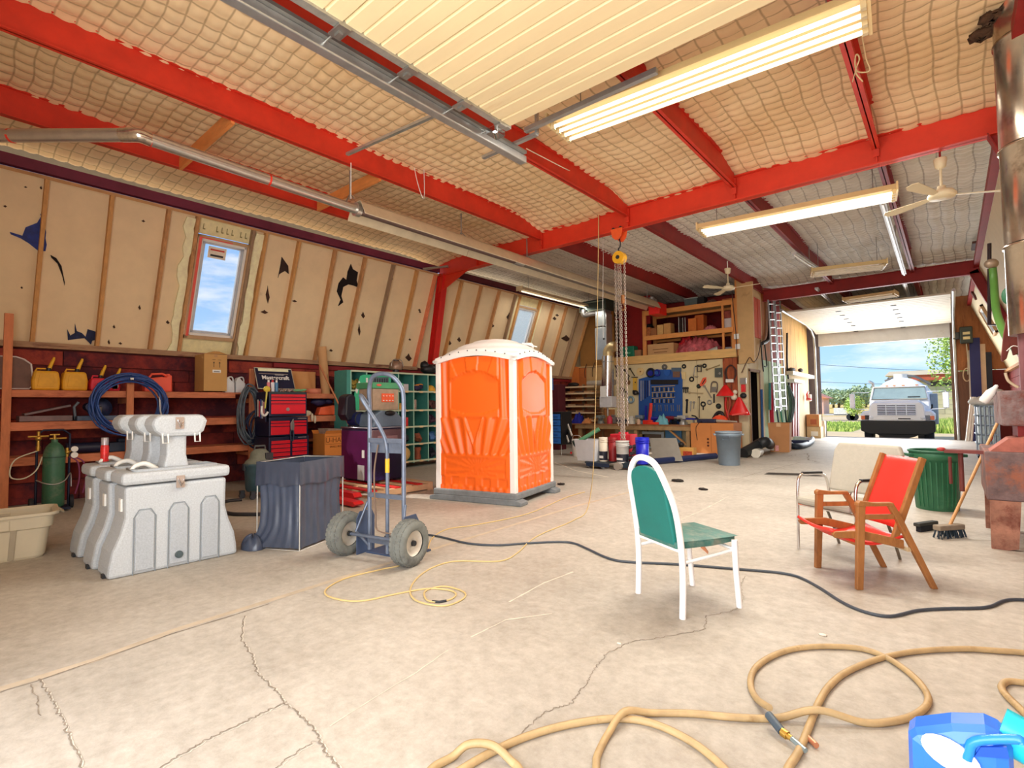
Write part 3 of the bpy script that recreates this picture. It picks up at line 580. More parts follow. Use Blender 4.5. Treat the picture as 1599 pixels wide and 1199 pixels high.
# ================================================================== THINGS
# ---- portable toilet
def toilet():
    near, L, R_ = F(795, 795), F(690, 776), F(860, 770)
    # square footprint fitted to the three visible corners
    e1 = (L-near); e2 = (R_-near); e1.z = e2.z = 0; w1, w2 = e1.length, e2.length
    ang = math.atan2(e2.y, e2.x)
    ctr = near+e1/2+e2/2; W1 = (w1+w2)/2*.96
    t = thing('portable_toilet', 'bright orange plastic portable toilet with a white domed roof standing in mid floor', 'portable toilet', (ctr.x, ctr.y, 0), ang)
    h = W1/2-.03; D = W1
    OG = ORNG; WT = M((240, 232, 226), .5, 0, .05, 5); GB = M((120, 124, 126), .8, 0, .2, 8)
    b = MB().bb((-h-.05, -h-.05, .07), (h+.05, h+.05, .16))
    part(t, 'base', b, GB, bev=.02)
    for x in (-h+.05, h-.05): part(t, 'skid', MB().prism([(-h-.12, .0), (-h-.12, .05), (-h-.02, .08), (h+.02, .08), (h+.12, .05), (h+.12, 0)], x-.1, x+.1, lambda u, v, w: (w, u, v)), GB, bev=.01)
    top = 2.0
    for ax in range(4):
        Rz = Matrix.Rotation(ax*math.pi/2, 3, 'Z')
        def pt(u, v, w): return Rz @ Vector((u, -h-w, v))     # w outward
        q = h-.055
        def relief(u, z):
            # moulded relief: arched recess on top, sunburst flutes below, a low panel with rays, ribs at the foot
            w = 0.0; a = u/q
            if z > 1.16:
                inside = abs(a) < .70 and z < 1.80-.30*a*a and z > 1.28-.16*(.5-a*a)
                w = .006 if inside else .026
                if not inside and z > 1.70: w += .012*(1 if (int((math.atan2(z-1.2, u*1.2)+.2)/.33) % 2) else 0)
                if not inside and z < 1.45 and abs(a) < .7: w = .02
                if abs(a) > .70: w = .012+.014*math.sin(a*26+(z-1.3)*1.5)
            elif z > .66:
                s = (z-.66)/.5; k = a/(.62+.36*s) if True else a
                w = .016+.016*math.sin(k*17.5)
                if abs(a) < .34*(s-.12): w = .03 if abs(abs(a)-.34*(s-.12)) < .05 else .006
            elif z > .34:
                w = .022
                if .36 < z < .60 and abs(a) < .86:
                    th = math.atan2(z-.44, (u-.05)); w = .008+.007*(math.sin(th*22) > .2)
            else:
                w = .010+.012*(math.sin(a*14) > .1)
                if z < .22: w = .022+.008*math.sin(a*30)
            return w
        m = MB().grid(lambda s, r: pt(-q+2*q*s, .16+(top-.16)*r, relief(-q+2*q*s, .16+(top-.16)*r)-.01+.02*math.sin(math.pi*s)*math.sin(math.pi*r)), 96, 110)
        part(t, 'side_panel' if ax != 3 else 'door', m, OG, smooth=True)
        part(t, 'corner_post', MB().box(Rz @ Vector((h-.02, -h+.02, (top+.16)/2)), (.085, .085, top-.14), Rz), WT, bev=.012)
        # roof eave follows a low arch on each face
        n = 16; arc = [(-h-.05+2*(h+.05)*i/n, top-.03+.10*math.sin(math.pi*i/n)) for i in range(n+1)]
        part(t, 'roof_eave', MB().prism([(-h-.05, top-.06)]+arc+[(h+.05, top-.06)]+[(x*.98, z-.06) for x, z in arc[::-1]][1:-1], -.02, .05, lambda u, v, w: pt(u, v, w)), WT)
    core = MB().bb((-h+.04, -h+.04, .16), (h-.04, h-.04, top)); part(t, 'liner', core, OG)
    def dome(s, r):
        u = -1+2*s; v = -1+2*r; z = .31*(1-abs(u)**2.6)*(1-abs(v)**2.6)+.10*(1-min(1, (u*u*v*v)))*0+.1*max(math.sin(math.pi*s), 0)*(1 if abs(abs(v)-1) < 2 else 0)*abs(v)**4+.1*math.sin(math.pi*r)*abs(u)**4
        z += .009*(math.sin(z*70) > 0)-(.07 if max(abs(u), abs(v)) > .985 else 0)
        return (u*(h+.05), v*(h+.05), top-.02+z)
    part(t, 'roof', MB().grid(dome, 60, 60), WT, smooth=True)
    part(t, 'vent_cap', MB().lathe([(.09, 0), (.09, .05), (.07, .09), (0.001, .1)], (h*.55, -h*.6, top+.17), 16), WT)
    for ax in range(4):
        Rz = Matrix.Rotation(ax*math.pi/2, 3, 'Z')
        m = MB()
        for i in range(8):
            a = -h+.1+(2*h-.2)*i/7; p = Rz @ Vector((a, -h-.052, top+.03+.10*math.sin(math.pi*(a+h)/(2*h))-.045)); m.ball(p, .009, 6, 4)
        part(t, 'rivet', m, DKM, kind='stuff')
    part(t, 'roof_patch', MB().box((h*.35, -h*.75, top+.215), (.2, .16, .015), Matrix.Rotation(.3, 3, 'X')), M((246, 244, 240), .4))
toilet()
# ---- hand-wash stations
def sink(loc, label, first=None):
    if first: return dup(first, loc, None, label)
    PG = M((186, 191, 195), .6, 0, .14, 90, .05, 60); PG2 = M((172, 178, 184), .6, 0, .14, 90)
    t = thing('handwash_station', label, 'sink', loc, 0, 'handwash stations in a row')
    w = .40  # half width along y ; depth along x : 0 front, -.36 back
    prof = [(-.475, 0), (-.47, .08), (-.45, .20), (-.40, .33), (-.37, .45), (-.375, .70), (.375, .70), (.37, .45), (.40, .33), (.45, .20), (.47, .08), (.475, 0)]
    part(t, 'tank', MB().prism(prof, -.34, 0, lambda u, v, q: (q, u, v)), PG, bev=.025)
    for y, zt in ((-.24, .50), (.0, .52), (.24, .54)):
        part(t, 'rib_panel', MB().prism([(y-.065, .03), (y+.065, .03), (y+.065, zt-.04), (y+.03, zt), (y-.03, zt), (y-.065, zt-.04)], 0, .014, lambda u, v, q: (q, u, v)), PG2, bev=.006)
        part(t, 'groove', MB().tube([(.004, y-.075, .0), (.004, y-.075, zt-.05), (.004, y-.04, zt+.01), (.004, y+.04, zt+.01), (.004, y+.075, zt-.05), (.004, y+.075, 0)], .004, 5), M((136, 144, 150), .7))
    part(t, 'drain_plug', MB().cyl((.015, 0, .1), (.028, 0, .1), .03, n=18).cyl((.028, 0, .1), (.034, 0, .1), .018), M((74, 88, 92), .6))
    part(t, 'lid', MB().prism([(-.40, 0), (.40, 0), (.40, .10), (-.40, .10)], -.36, .02, lambda u, v, q: (q, u, .71+v)), PG, bev=.03)
    part(t, 'basin_rim', MB().tube([(-.28, -.3, .815), (-.04, -.3, .815), (-.04, .3, .815), (-.28, .3, .815)], .016, 8, True), PG2)
    part(t, 'column', MB().prism([(-.10, 0), (-.075, .12), (-.075, .28), (-.11, .38), (.11, .38), (.075, .28), (.075, .12), (.10, 0)], -.27, -.07, lambda u, v, q: (q, u, .80+v)), PG, bev=.02)
    part(t, 'dispenser_head', MB().prism([(-.17, .05), (-.11, 0), (.15, 0), (.20, .04), (.225, .13), (.19, .185), (-.13, .185), (-.18, .16), (-.19, .10)], -.30, -.02, lambda u, v, q: (q, u, 1.08+v)), PG, bev=.035)
    for y in (-.10, .14): part(t, 'towel_guide', MB().tube([(-.03, y-.02, 1.11), (-.02, y-.02, 1.03), (-.02, y+.02, 1.03), (-.03, y+.02, 1.11)], .007, 6), WHITE)
    for z in (.70, 1.19):
        l = part(t, 'latch', MB().bb((.02 if z < 1 else -.02, -.03, z-.045), (.034 if z < 1 else -.006, .03, z+.055)), M((196, 180, 168), .35, .5)); part(l, 'latch_hook', MB().tube([(.04 if z < 1 else 0, -.02, z+.03), (.05 if z < 1 else .01, 0, z-.03), (.04 if z < 1 else 0, .02, z+.02)], .008, 6), CHROME)
    part(t, 'faucet', MB().tube([(-.17, -.12, .81), (-.17, -.2, .86), (-.16, -.27, .85), (-.15, -.3, .82)], [.022, .02, .018, .014], 8, sm=4), WHITE)
    part(t, 'foot_pump', MB().bb((-.14, -.49, .0), (-.08, -.47, .03)), DKM)
    part(t, 'side_handle', MB().bb((-.14, -.385, .5), (-.08, -.37, .6)), WHITE)
    return t
s0 = sink((-4.985, 1.52, 0), 'speckled grey handwash station in front of the two others, latched face clear')
s1 = sink((-5.40, 1.50, 0), 'grey handwash station in the middle, between two alike', s0)
s2 = sink((-5.95, 1.50, 0), 'rear grey handwash station with a red spray can on its lid', s0)
c = Vector((-6.12, 1.24, .828))
t = thing('spray_can', 'red and silver spray can standing on the rear handwash station', 'spray can', c)
part(t, 'can', MB().lathe([(.031, 0), (.033, .01), (.033, .14), (.028, .155)], (0, 0, 0), 16), M((214, 44, 42), .35, .1, .3, 30)); part(t, 'cap', MB().lathe([(.03, .155), (.03, .22), (.026, .225), (.001, .226)], (0, 0, 0), 16), M((176, 166, 170), .35, .4))
# ---- white tubular chair, green back
def chair_white():
    a, b, c, d = F(997, 926), F(1066, 966), F(1130, 944), F(1068, 912)
    o = (a+b)/2; ang = math.atan2((b-a).y, (b-a).x); w = (b-a).length/2; dp = .43
    t = thing('dining_chair', 'white tubular steel dining chair with worn green vinyl seat and rounded back', 'chair', (o.x, o.y, 0), ang)
    WT = M((244, 242, 240), .35, 0, .03, 6); GV = M((18, 112, 104), .5, 0, .10, 5, dark=(70, 150, 140), dthr=.68); GS = M((58, 110, 100), .6, 0, .25, 7, dark=(120, 132, 118), dthr=.56)
    tl = .10   # back leans backward (-y) towards the top
    arch = [(-w, 0, 0), (-w, .01, .25), (-w, .0, .45), (-w+.005, -.03, .65), (-w+.035, -.07, .80), (-w*.5, -.09, .925), (0, -.1, .96), (w*.5, -.09, .925), (w-.035, -.07, .80), (w-.005, -.03, .65), (w, .0, .45), (w, .01, .25), (w, 0, 0)]
    part(t, 'back_frame', MB().tube(arch, .0205, 12, sm=6), WT)
    for x in (-w+.01, w-.01): part(t, 'leg', MB().tube([(x, dp+.02, 0), (x, dp, .25), (x, dp-.005, .43)], .019, 12), WT)
    part(t, 'side_rail', MB().tube([(-w, .0, .33), (-w+.02, dp-.05, .36), (-w+.05, dp-.005, .37), (w-.05, dp-.005, .37), (w-.02, dp-.05, .36), (w, 0, .33)], .011, 8, sm=4), WT)
    part(t, 'rear_rail', MB().tube([(-w, 0, .40), (w, 0, .40)], .010, 8), WT)
    poly = []
    for i in range(25):
        th = math.pi*i/24; poly.append((-math.cos(th)*(w-.055), .80+math.sin(th)*.105))
    poly = [(-w+.045, .42)]+poly+[(w-.045, .42)]
    part(t, 'backrest', MB().prism(poly, -.012, .03, lambda u, v, q: (u, .005-.105*max(0, (v-.4)/.55)**1.2+q, v)), GV, bev=.01)
    part(t, 'seat', MB().grid(lambda s, r: ((-1+2*s)*(w-.015)*(1-.10*(1-math.sin(math.pi*r/1.6+.3))), -.01+r*(dp+.05), .45+.022*math.sin(math.pi*s)**.6*math.sin(math.pi*min(1, r*1.0))**.6), 18, 18), GS, smooth=True)
    part(t, 'seat_base', MB().prism([(-w+.03, -.01), (w-.03, -.01), (w-.012, dp*.6), (w-.05, dp+.04), (-w+.05, dp+.04), (-w+.012, dp*.6)], .405, .452), GS, bev=.012)
    part(t, 'torn_label', MB().add([(w-.12, dp-.2, .412), (w-.08, dp-.2, .412), (w-.06, dp-.17, .36), (w-.1, dp-.14, .33), (w-.12, dp-.18, .37)], [(0, 1, 2, 3, 4)]), M((224, 150, 110)))
    for x, y in ((-w, 0), (w, 0), (-w+.01, dp+.02), (w-.01, dp+.02)): part(t, 'foot_cap', MB().cyl((x, y, 0), (x, y, .015), .018), M((170, 166, 160), .7))
chair_white()
# ---- red vinyl armchair in oak
def chair_red():
    r1, r2, r3 = F(1275, 885), F(1345, 922), F(1443, 922); r1.z = r2.z = r3.z = 0
    o = (r1+r2)/2; ang = math.atan2((r2-r1).y, (r2-r1).x); w = (r2-r1).length/2-.02; dp = .50
    OK = M((156, 102, 54), .5, 0, .2, 6, .05, 50, dark=(124, 76, 40), dthr=.62, stretch=(3, 3, 1)); RV = M((226, 54, 44), .4, 0, .05, 6)
    t = thing('armchair', 'low wooden armchair with bright red vinyl seat and back in right half', 'chair', (o.x, o.y, 0), ang)
    for sx in (-1, 1):
        x = sx*w
        part(t, 'leg', MB().prism([(-.025, 0), (.020, 0), (.045, .35), (.06, .60), (.005, .60), (-.01, .30)], x-.016, x+.016, lambda u, v, q: (q, u, v)), OK, bev=.005)
        part(t, 'leg', MB().prism([(dp+.0, 0), (dp+.04, 0), (.30, .52), (.25, .60), (.215, .585), (.26, .50)], x-.016, x+.016, lambda u, v, q: (q, u, v)), OK, bev=.005)
        part(t, 'armrest', MB().prism([(.0, .575), (.0, .60), (.02, .615), (.12, .60), (.25, .60), (.26, .575), (.12, .575)], x-.022, x+.022, lambda u, v, q: (q, u, v)), OK, bev=.006)
        part(t, 'arm_rail', MB().beam((x, .04, .50), (x, .26, .50), .02, .035), OK, bev=.004)
        part(t, 'seat_rail', MB().prism([(-.14, .395), (-.16, .375), (-.14, .35), (.02, .345), (.34, .27), (.34, .33), (.05, .40)], x-sx*.03-.012, x-sx*.03+.012, lambda u, v, q: (q, u, v)), OK, bev=.005)
        part(t, 'back_post', MB().beam((x-sx*.05, .28, .30), (x-sx*.05, .52, .90), .03, .045, (0, 1, 0)), OK, bev=.006)
    part(t, 'stretcher', MB().beam((-w, .02, .31), (w, .02, .31), .03, .035), OK, bev=.004); part(t, 'stretcher', MB().beam((-w, .36, .27), (w, .36, .27), .03, .03), M((196, 170, 130), .5), bev=.004)
    ws = w-.035
    part(t, 'seat', MB().grid(lambda s, r: ((-1+2*s)*ws, -.16+r*.52, .42-.075*math.sin(math.pi*min(1, r*1.05))-.06*r-.02*math.sin(math.pi*s)), 12, 16), RV, smooth=True).modifiers.new('s', 'SOLIDIFY').thickness = .02
    part(t, 'backrest', MB().grid(lambda s, r: ((-1+2*s)*(ws-.015), .315+r*.205+.028*math.sin(math.pi*s), .40+r*.49), 12, 12), RV, smooth=True).modifiers.new('s', 'SOLIDIFY').thickness = .022
chair_red()
def chair_grey():
    a, b = F(1247, 857), F(1338, 884); a.z = b.z = 0
    o = (a+b)/2; ang = math.atan2((b-a).y, (b-a).x); w = (b-a).length/2
    t = thing('office_armchair', 'pale grey armchair with chrome tube frame behind the red one', 'chair', (o.x, o.y, 0), ang)
    GF = M((178, 172, 158), .85, 0, .05, 30, .1, 120)
    for sx in (-1, 1):
        x = sx*w
        part(t, 'arm_frame', MB().tube([(x, 0, 0), (x, .01, .35), (x, .02, .58), (x, .06, .655), (x, .14, .66), (x, .30, .65), (x, .37, .60), (x, .40, .45)], .0125, 10, sm=5), CHROME)
        part(t, 'armrest', MB().beam((x, .08, .672), (x, .31, .665), .035, .02), BLACK, bev=.006)
        part(t, 'leg', MB().tube([(x, .02, .40), (x, .30, .38), (x, .42, .2), (x, .50, 0)], .0115, 8, sm=4), M((120, 112, 100), .4, .6))
    part(t, 'seat_frame', MB().tube([(-w, .015, .40), (-w+.03, -.0, .40), (w-.03, .0, .40), (w, .015, .40)], .011, 8), CHROME)
    part(t, 'seat', MB().bb((-w+.02, -.03, .41), (w-.02, .43, .475)), GF, bev=.022)
    part(t, 'backrest', MB().prism([(-w-.03, .50), (w+.03, .50), (w+.035, .86), (w+.0, .93), (-w-.0, .93), (-w-.035, .86)], -.03, .025, lambda u, v, q: (u, .44+(v-.5)*.28+q+.25*u*u*.3, v)), GF, bev=.018)
    part(t, 'back_support', MB().tube([(-.1, .40, .40), (-.1, .47, .55)], .012, 8).tube([(.1, .40, .40), (.1, .47, .55)], .012, 8), CHROME)
chair_grey()
# ---- hand truck with fat tyres
def hand_truck():
    a, b = F(545, 868), F(625, 887); a.z = b.z = 0
    a = Vector((-4.12, 2.60, 0)); b = Vector((-3.50, 2.72, 0))
    o = (a+b)/2; ang = math.atan2((b-a).y, (b-a).x)
    PT = M((112, 122, 140), .45, .5, .2, 12, dark=(150, 150, 150), dthr=.66)
    t = thing('hand_truck', 'grey steel hand truck with two fat dirty pneumatic wheels and looped handle', 'hand truck', (o.x, o.y, 0), ang)
    TY = M((112, 114, 108), .95, 0, .2, 14, .2, 60, dark=(84, 84, 82), dthr=.6); RM = M((206, 198, 184), .5, .3, .1, 12)
    for sx in (-1, 1):
        c = Vector((sx*.30, 0, .155)); Rw = Matrix.Rotation(math.pi/2, 3, 'Y')
        tyre = [(.085, -.05), (.105, -.062), (.135, -.058), (.152, -.035), (.156, 0), (.152, .035), (.135, .058), (.105, .062), (.085, .05)]
        wl = part(t, 'wheel', MB().lathe(tyre, c, 32, Rw, cap=False), TY)
        m = MB()
        for k in range(28):
            for row in (-1, 0, 1):
                th = math.tau*(k+.5*(row != 0))/28; R2 = Matrix.Rotation(th, 3, 'X')
                m.box(c+Vector((row*.032, 0, 0))+R2 @ Vector((0, 0, .152-.006*abs(row))), (.024, .022, .012), R2)
        part(wl, 'tread', m, TY, kind='stuff')
        part(wl, 'rim', MB().lathe([(.086, -.04), (.075, -.03), (.05, -.02), (.02, -.032), (.02, .032), (.05, .02), (.075, .03), (.086, .04)], c, 24, Rw, cap=False), RM)
        part(wl, 'hub', MB().cyl(c-Vector((.05, 0, 0)), c+Vector((.05, 0, 0)), .018), DKM)
        part(t, 'fender', MB().prism([(.02, .0), (.20, .0), (.20, .26), (.17, .31), (.05, .31), (.02, .26)], sx*.215-.004, sx*.215+.004, lambda u, v, q: (q, u, v)), M((70, 84, 112), .5, .3, .1, 8), bev=.003)
    part(t, 'axle', MB().cyl((-.3, 0, .155), (.3, 0, .155), .012), PT)
    P = [(-.165, .10, .03), (-.165, .10, 1.08), (-.16, .09, 1.20), (-.10, .06, 1.29), (0, .05, 1.315), (.10, .06, 1.29), (.16, .09, 1.20), (.165, .10, 1.08), (.165, .10, .03)]
    part(t, 'frame', MB().tube([P[0], P[1]], .016, 10).tube(P[1:-1], .016, 10, sm=6).tube([P[-2], P[-1]], .016, 10), PT)
    part(t, 'loop_handle', MB().tube([(-.165, .08, 1.10), (-.15, .0, 1.16), (-.10, -.03, 1.12), (-.02, .06, .92), (.01, .09, .80), (.01, .10, .62), (.01, .10, .02)], .014, 10, sm=6), PT)
    for z in (.83, .43, .10): part(t, 'crossbar', MB().bb((-.165, .085, z-.016), (.165, .11, z+.016)), PT)
    part(t, 'panel', MB().bb((-.16, .10, .60), (.16, .106, .72)) if False else MB().bb((-.165, .10, .74), (.165, .106, .82)), PT)
    for sx in (-1, 1):
        part(t, 'brace', MB().tube([(sx*.18, .10, .38), (sx*.22, .02, .17)], .010, 6).tube([(sx*.22, .02, .17), (sx*.16, .10, .05)], .010, 6), PT)
    part(t, 'nose_plate', MB().bb((-.20, .10, .0), (.20, .36, .012)), M((70, 84, 112), .5, .4))
    part(t, 'warning_sticker', MB().cyl((.01, .10, .60), (.01, .10, .70), .0155), YEL)
    part(t, 'strap', MB().tube([(-.07, .09, .80), (-.06, .04, .6), (-.055, .05, .3), (-.02, .03, .2), (.1, .05, .18)], .006, 6, sm=5), M((120, 100, 86), .8))
hand_truck()
_h = bpy.data.objects['hand_truck']; _h.scale = (1.22, 1.22, 1.22)
# ---- black sack in a wire stand
def bag():
    A, B_, C_, D_ = F(472, 862), F(540, 838), F(497, 815), F(436, 840)
    near = Vector((-4.60, 2.38, 0)); right = Vector((-4.86, 2.98, 0)); left = Vector((-5.02, 2.18, 0))
    t = thing('bag_stand', 'dark grey plastic refuse sack hung in a tall white wire stand', 'trash bag', (near.x, near.y, 0))
    o = near; u = right-near; v = left-near
    WR = M((196, 194, 188), .4, .4, .05, 8); BG = M((66, 74, 92), .28, 0, .18, 5, .25, 14); BG2 = M((56, 62, 78), .3, 0, .15, 6, .2, 14)
    def P(a, b, z): q = o+u*a+v*b; return Vector((q.x, q.y, z))
    H = .80
    part(t, 'wire_stand', MB().tube([P(0, 0, H), P(1, 0, H), P(1, 1, H), P(0, 1, H)], .006, 6, True).tube([P(0, 0, 0), P(1, 0, 0), P(1, 1, 0), P(0, 1, 0)], .006, 6, True)
         .tube([P(0, 0, 0), P(0, 0, H)], .006, 6).tube([P(1, 0, 0), P(1, 0, H)], .006, 6).tube([P(1, 1, 0), P(1, 1, H)], .006, 6).tube([P(0, 1, 0), P(0, 1, H)], .006, 6), WR, w=True)
    def ring(s, z, f):
        p = s*4 % 4; k = int(p) % 4; q = p-int(p); cs = [(0, 0), (1, 0), (1, 1), (0, 1)]; a = Vector(cs[k]).lerp(Vector(cs[(k+1) % 4]), q)
        wr_ = .010*math.sin(s*150)+.008*math.sin(s*83+z*5)
        a = Vector((.5, .5))+(a-Vector((.5, .5)))*(f+wr_*min(1, (H-z)*3)*1.6); q_ = o+u*a.x+v*a.y; return Vector((q_.x, q_.y, z))
    def body(s, r):
        z = .02+(H-.03)*r; f = .985-.06*math.sin(math.pi*(1-r))**2; p = ring(s, z, f)
        if r < .3: k = (1-r/.3)**2*math.exp(-((s-.80)*10)**2); p += (left-o)*.22*k+Vector((-.01, -.05, 0))*k
        return p
    part(t, 'sack', MB().grid(body, 240, 24), BG, w=True, smooth=True)
    part(t, 'sack_cuff', MB().grid(lambda s, r: ring(s, H-.205+r*.215+.012*math.sin(s*40)*(1-r), 1.03+.02*(1-r)), 200, 8), BG2, w=True, smooth=True)
    part(t, 'sack_foot', MB().grid(lambda s, r: (lambda p: Vector((p.x, p.y, .0+.12*math.sin(math.pi*r*.5+.02)*(1+.15*math.sin(s*40)))))(Vector((left.x-.03, left.y-.02, 0))+Vector((math.cos(s*math.tau)*.14*math.cos(r*1.5), math.sin(s*math.tau)*.10*math.cos(r*1.5), 0))), 40, 8), BG, w=True, smooth=True)
bag()
solo('white_box', 'small white plastic box on the floor behind the dark refuse sack', 'box', MB().prism([(0, 0), (.22, 0), (.24, .16), (-.02, .16)], 0, .14, lambda u, v, w: (-5.45+u*.5, 2.45+u+w*.2, v)), WHITE, bev=.006)
# ---- grey tote with cable in it
def tote():
    A, B_ = F(0, 884), F(100, 868)
    t = thing('storage_tote', 'beige plastic storage tote without lid at the left edge, a coiled cable inside', 'storage tote', (-6.55, .52, 0), math.radians(84))
    PT = M((206, 194, 168), .6, 0, .05, 4); PT2 = M((170, 158, 136), .65, 0, .05, 4)
    def wall(z0, z1, f0, f1, th=.0):
        return None
    L, Wd, H = .44, .28, .40
    def ring(f, z, n=12):
        out = []
        for sx, sy in ((1, 1), (-1, 1), (-1, -1), (1, -1)):
            for k in range(n+1):
                a = {(1, 1): 0, (-1, 1): 1, (-1, -1): 2, (1, -1): 3}[(sx, sy)]*math.pi/2+math.pi/2*k/n; r = .09
                out.append(((sx*(L-r)+r*math.cos(a))*f, (sy*(Wd-r)+r*math.sin(a))*f, z))
        return out
    m = MB(); prof = [(.80, 0), (.83, .02), (.90, .26), (.945, .27), (.97, .37), (1.04, .375), (1.04, .40), (.99, .40), (.94, .38), (.88, .26), (.80, .03)]
    vs = []; n = None
    for f, z in prof: r = ring(f, z); n = len(r); vs += r
    m.add(vs, [(i*n+k, i*n+(k+1) % n, (i+1)*n+(k+1) % n, (i+1)*n+k) for i in range(len(prof)-1) for k in range(n)], False)
    m.add(vs[:n], [tuple(range(n))[::-1]]); m.add(vs[-n:], [tuple(range(n))]); part(t, 'body', m, PT)
    for x in (-.14, .14):
        for sy in (-1, 1): part(t, 'rib', MB().beam((x*1.0, sy*Wd*.83, .01), (x*1.1, sy*Wd*.935, .27), .04, .02, (0, sy, 0)), PT2, bev=.003)
    part(t, 'handle', MB().bb((-.13, -Wd-.0, .27), (.13, -Wd+.03, .36)), PT, bev=.01); part(t, 'handle', MB().bb((-.13, Wd-.03, .27), (.13, Wd-.0, .36)), PT, bev=.01)
    for s in (-1, 1): part(t, 'end_handle', MB().tube([(s*(L+.02), -.07, .38), (s*(L+.05), -.06, .36), (s*(L+.05), .06, .36), (s*(L+.02), .07, .38)], .009, 6), PT)
    c = thing('cable_coil', 'loops of grey cable lying inside the beige tote', 'cable', (-6.5, .5, .02))
    rr = random.Random(4); pts = []
    for i in range(60): a = i*.62; pts.append((math.cos(a)*(.15+rr.uniform(-.02, .02))*.8, math.sin(a)*(.24+rr.uniform(-.02, .02)), .02+i*.0056))
    part(c, 'coil', MB().tube(pts, .010, 6, sm=4), M((150, 146, 138), .6, 0, .1, 10))
    solo('work_glove', 'tan leather work glove draped on the rim of the beige tote', 'glove', MB().ball((-6.75, .42, .42), (.11, .05, .03)).ball((-6.68, .50, .425), (.05, .025, .02)).ball((-6.66, .46, .425), (.055, .02, .018)).ball((-6.83, .36, .43), (.05, .03, .025)), M((186, 124, 66), .85, 0, .2, 12))
    solo('wood_plank', 'weathered grey plank lying on the floor at the left edge', 'plank', MB().box((-5.35, .16, .03), (1.0, .16, .05), Matrix.Rotation(math.radians(168), 3, 'Z')), M((140, 130, 116), .9, 0, .2, 5, .2, 30, stretch=(1, 5, 5)))
tote()
# ---- oxygen bottle on a cart, hoses and gauges
def gas():
    c = Vector((-9.05, 1.30, 0))
    t = thing('gas_cylinder', 'green gas cylinder with brass gauges chained to a cart by the shelves', 'gas cylinder', c)
    GN = M((58, 104, 78), .45, 0, .22, 5, dark=(116, 128, 104), dthr=.58)
    part(t, 'bottle', MB().lathe([(.105, .06), (.115, .08), (.115, .72), (.108, .78), (.085, .85), (.05, .89), (.035, .90), (.035, .94)], (0, 0, 0), 28), GN)
    part(t, 'neck_band', MB().lathe([(.117, .70), (.117, .715)], (0, 0, 0), 28), M((44, 74, 60)))
    part(t, 'valve', MB().cyl((0, 0, .93), (0, 0, 1.0), .018).bb((-.012, -.05, .995), (.012, .05, 1.01)).cyl((0, -.05, .95), (0, .12, .95), .012), BRASS)
    rg = part(t, 'regulator', MB().cyl((0, -.16, .86), (0, -.16, 1.05), .018).cyl((0, -.26, .985), (0, -.06, .985), .013).ball((0, -.16, .96), .035).cyl((0, -.16, .80), (0, -.16, .86), .024), BRASS)
    for z, y in ((.72, .20), (.80, .20)): part(t, 'gauge', MB().cyl((.02, y, z), (.05, y, z), .038, n=20), WHITE)
    part(t, 'gauge_body', MB().cyl((.0, .13, .70), (0, .13, .82), .02).ball((0, .13, .76), .03).cyl((0, .13, .76), (.02, .2, .79), .01), BRASS)
    part(t, 'hose', MB().tube([(0, -.16, .80), (.03, -.38, .70), (.05, -.42, .50), (.05, -.30, .46), (.04, -.18, .55), (.02, -.12, .72)], .008, 6, sm=5), M((206, 196, 170)))
    part(t, 'hose', MB().tube([(.02, .15, .7), (.02, .24, .62), (.02, .26, .40), (.02, .22, .2)], .010, 6, sm=5).tube([(.02, .18, .7), (.02, .30, .62), (.02, .33, .40), (.02, .3, .2)], .010, 6, sm=5), M((128, 52, 92), .6))
    part(t, 'cart', MB().tube([(-.1, -.16, .0), (-.1, -.16, 1.0), (-.1, -.1, 1.06), (-.1, .1, 1.06), (-.1, .17, 1.0), (-.1, .17, 0)], .014, 8).bb((-.16, -.16, .02), (.14, .16, .05)), M((30, 36, 60), .5, .3))
    for y in (-.2, .2): part(t, 'wheel', MB().cyl((-.12, y-.02, .09), (-.12, y+.02, .09), .09, n=20), RUBB)
    part(t, 'chain', MB().tube([(.0, -.17, .42), (.1, -.1, .38), (.125, 0, .36), (.1, .1, .40), (0, .17, .48), (.0, .18, .3)], .008, 6, sm=4), GALV)
gas()
# ---- long shelving on the left wall
def shelf_left():
    t = thing('timber_shelving', 'long shelving of rough reddish timber along the left wall', 'shelf', (-9.7, 3.3, 0))
    L = M((204, 122, 84), .8, 0, .2, 4, .1, 50, dark=(150, 74, 56), dthr=.62, stretch=(4, .8, 4)); LU_ = M((206, 126, 84), .8, 0, .18, 4, .1, 50, dark=(160, 84, 60), dthr=.66, stretch=(4, 4, .8))
    for y, z1 in ((.86, 2.6), (2.19, 1.86), (3.96, 2.02), (5.84, 2.02)):
        part(t, 'upright', MB().bb((-9.40, y-.045, 0), (-9.36, y+.045, z1)), LU_, w=True, bev=.004)
        part(t, 'cross_arm', MB().bb((-9.98, y-.02, 1.42), (-9.40, y+.02, 1.50)).bb((-9.98, y-.02, .96), (-9.40, y+.02, 1.04)).bb((-9.98, y-.02, .50), (-9.40, y+.02, .56)), LU_, w=True)
    for z, th, ys in ((1.60, .095, ((.9, 2.2), (2.2, 3.7), (4.9, 5.84))), (1.17, .115, ((.9, 2.3), (2.3, 4.0), (4.9, 5.84))), (.70, .11, ((.9, 1.25), (1.45, 2.2), (2.2, 5.0)))):
        for a, b in ys:
            part(t, 'front_board', MB().bb((-9.45, a, z-th), (-9.41, b, z)), L, w=True, bev=.004)
        for k, x in enumerate((-9.93, -9.73, -9.53)): part(t, 'shelf_board', MB().bb((x-.095, .9, z-.025), (x+.09, 5.9, z-.002)), L, w=True)
shelf_left()
SHZ = (1.60, 1.17, .70)
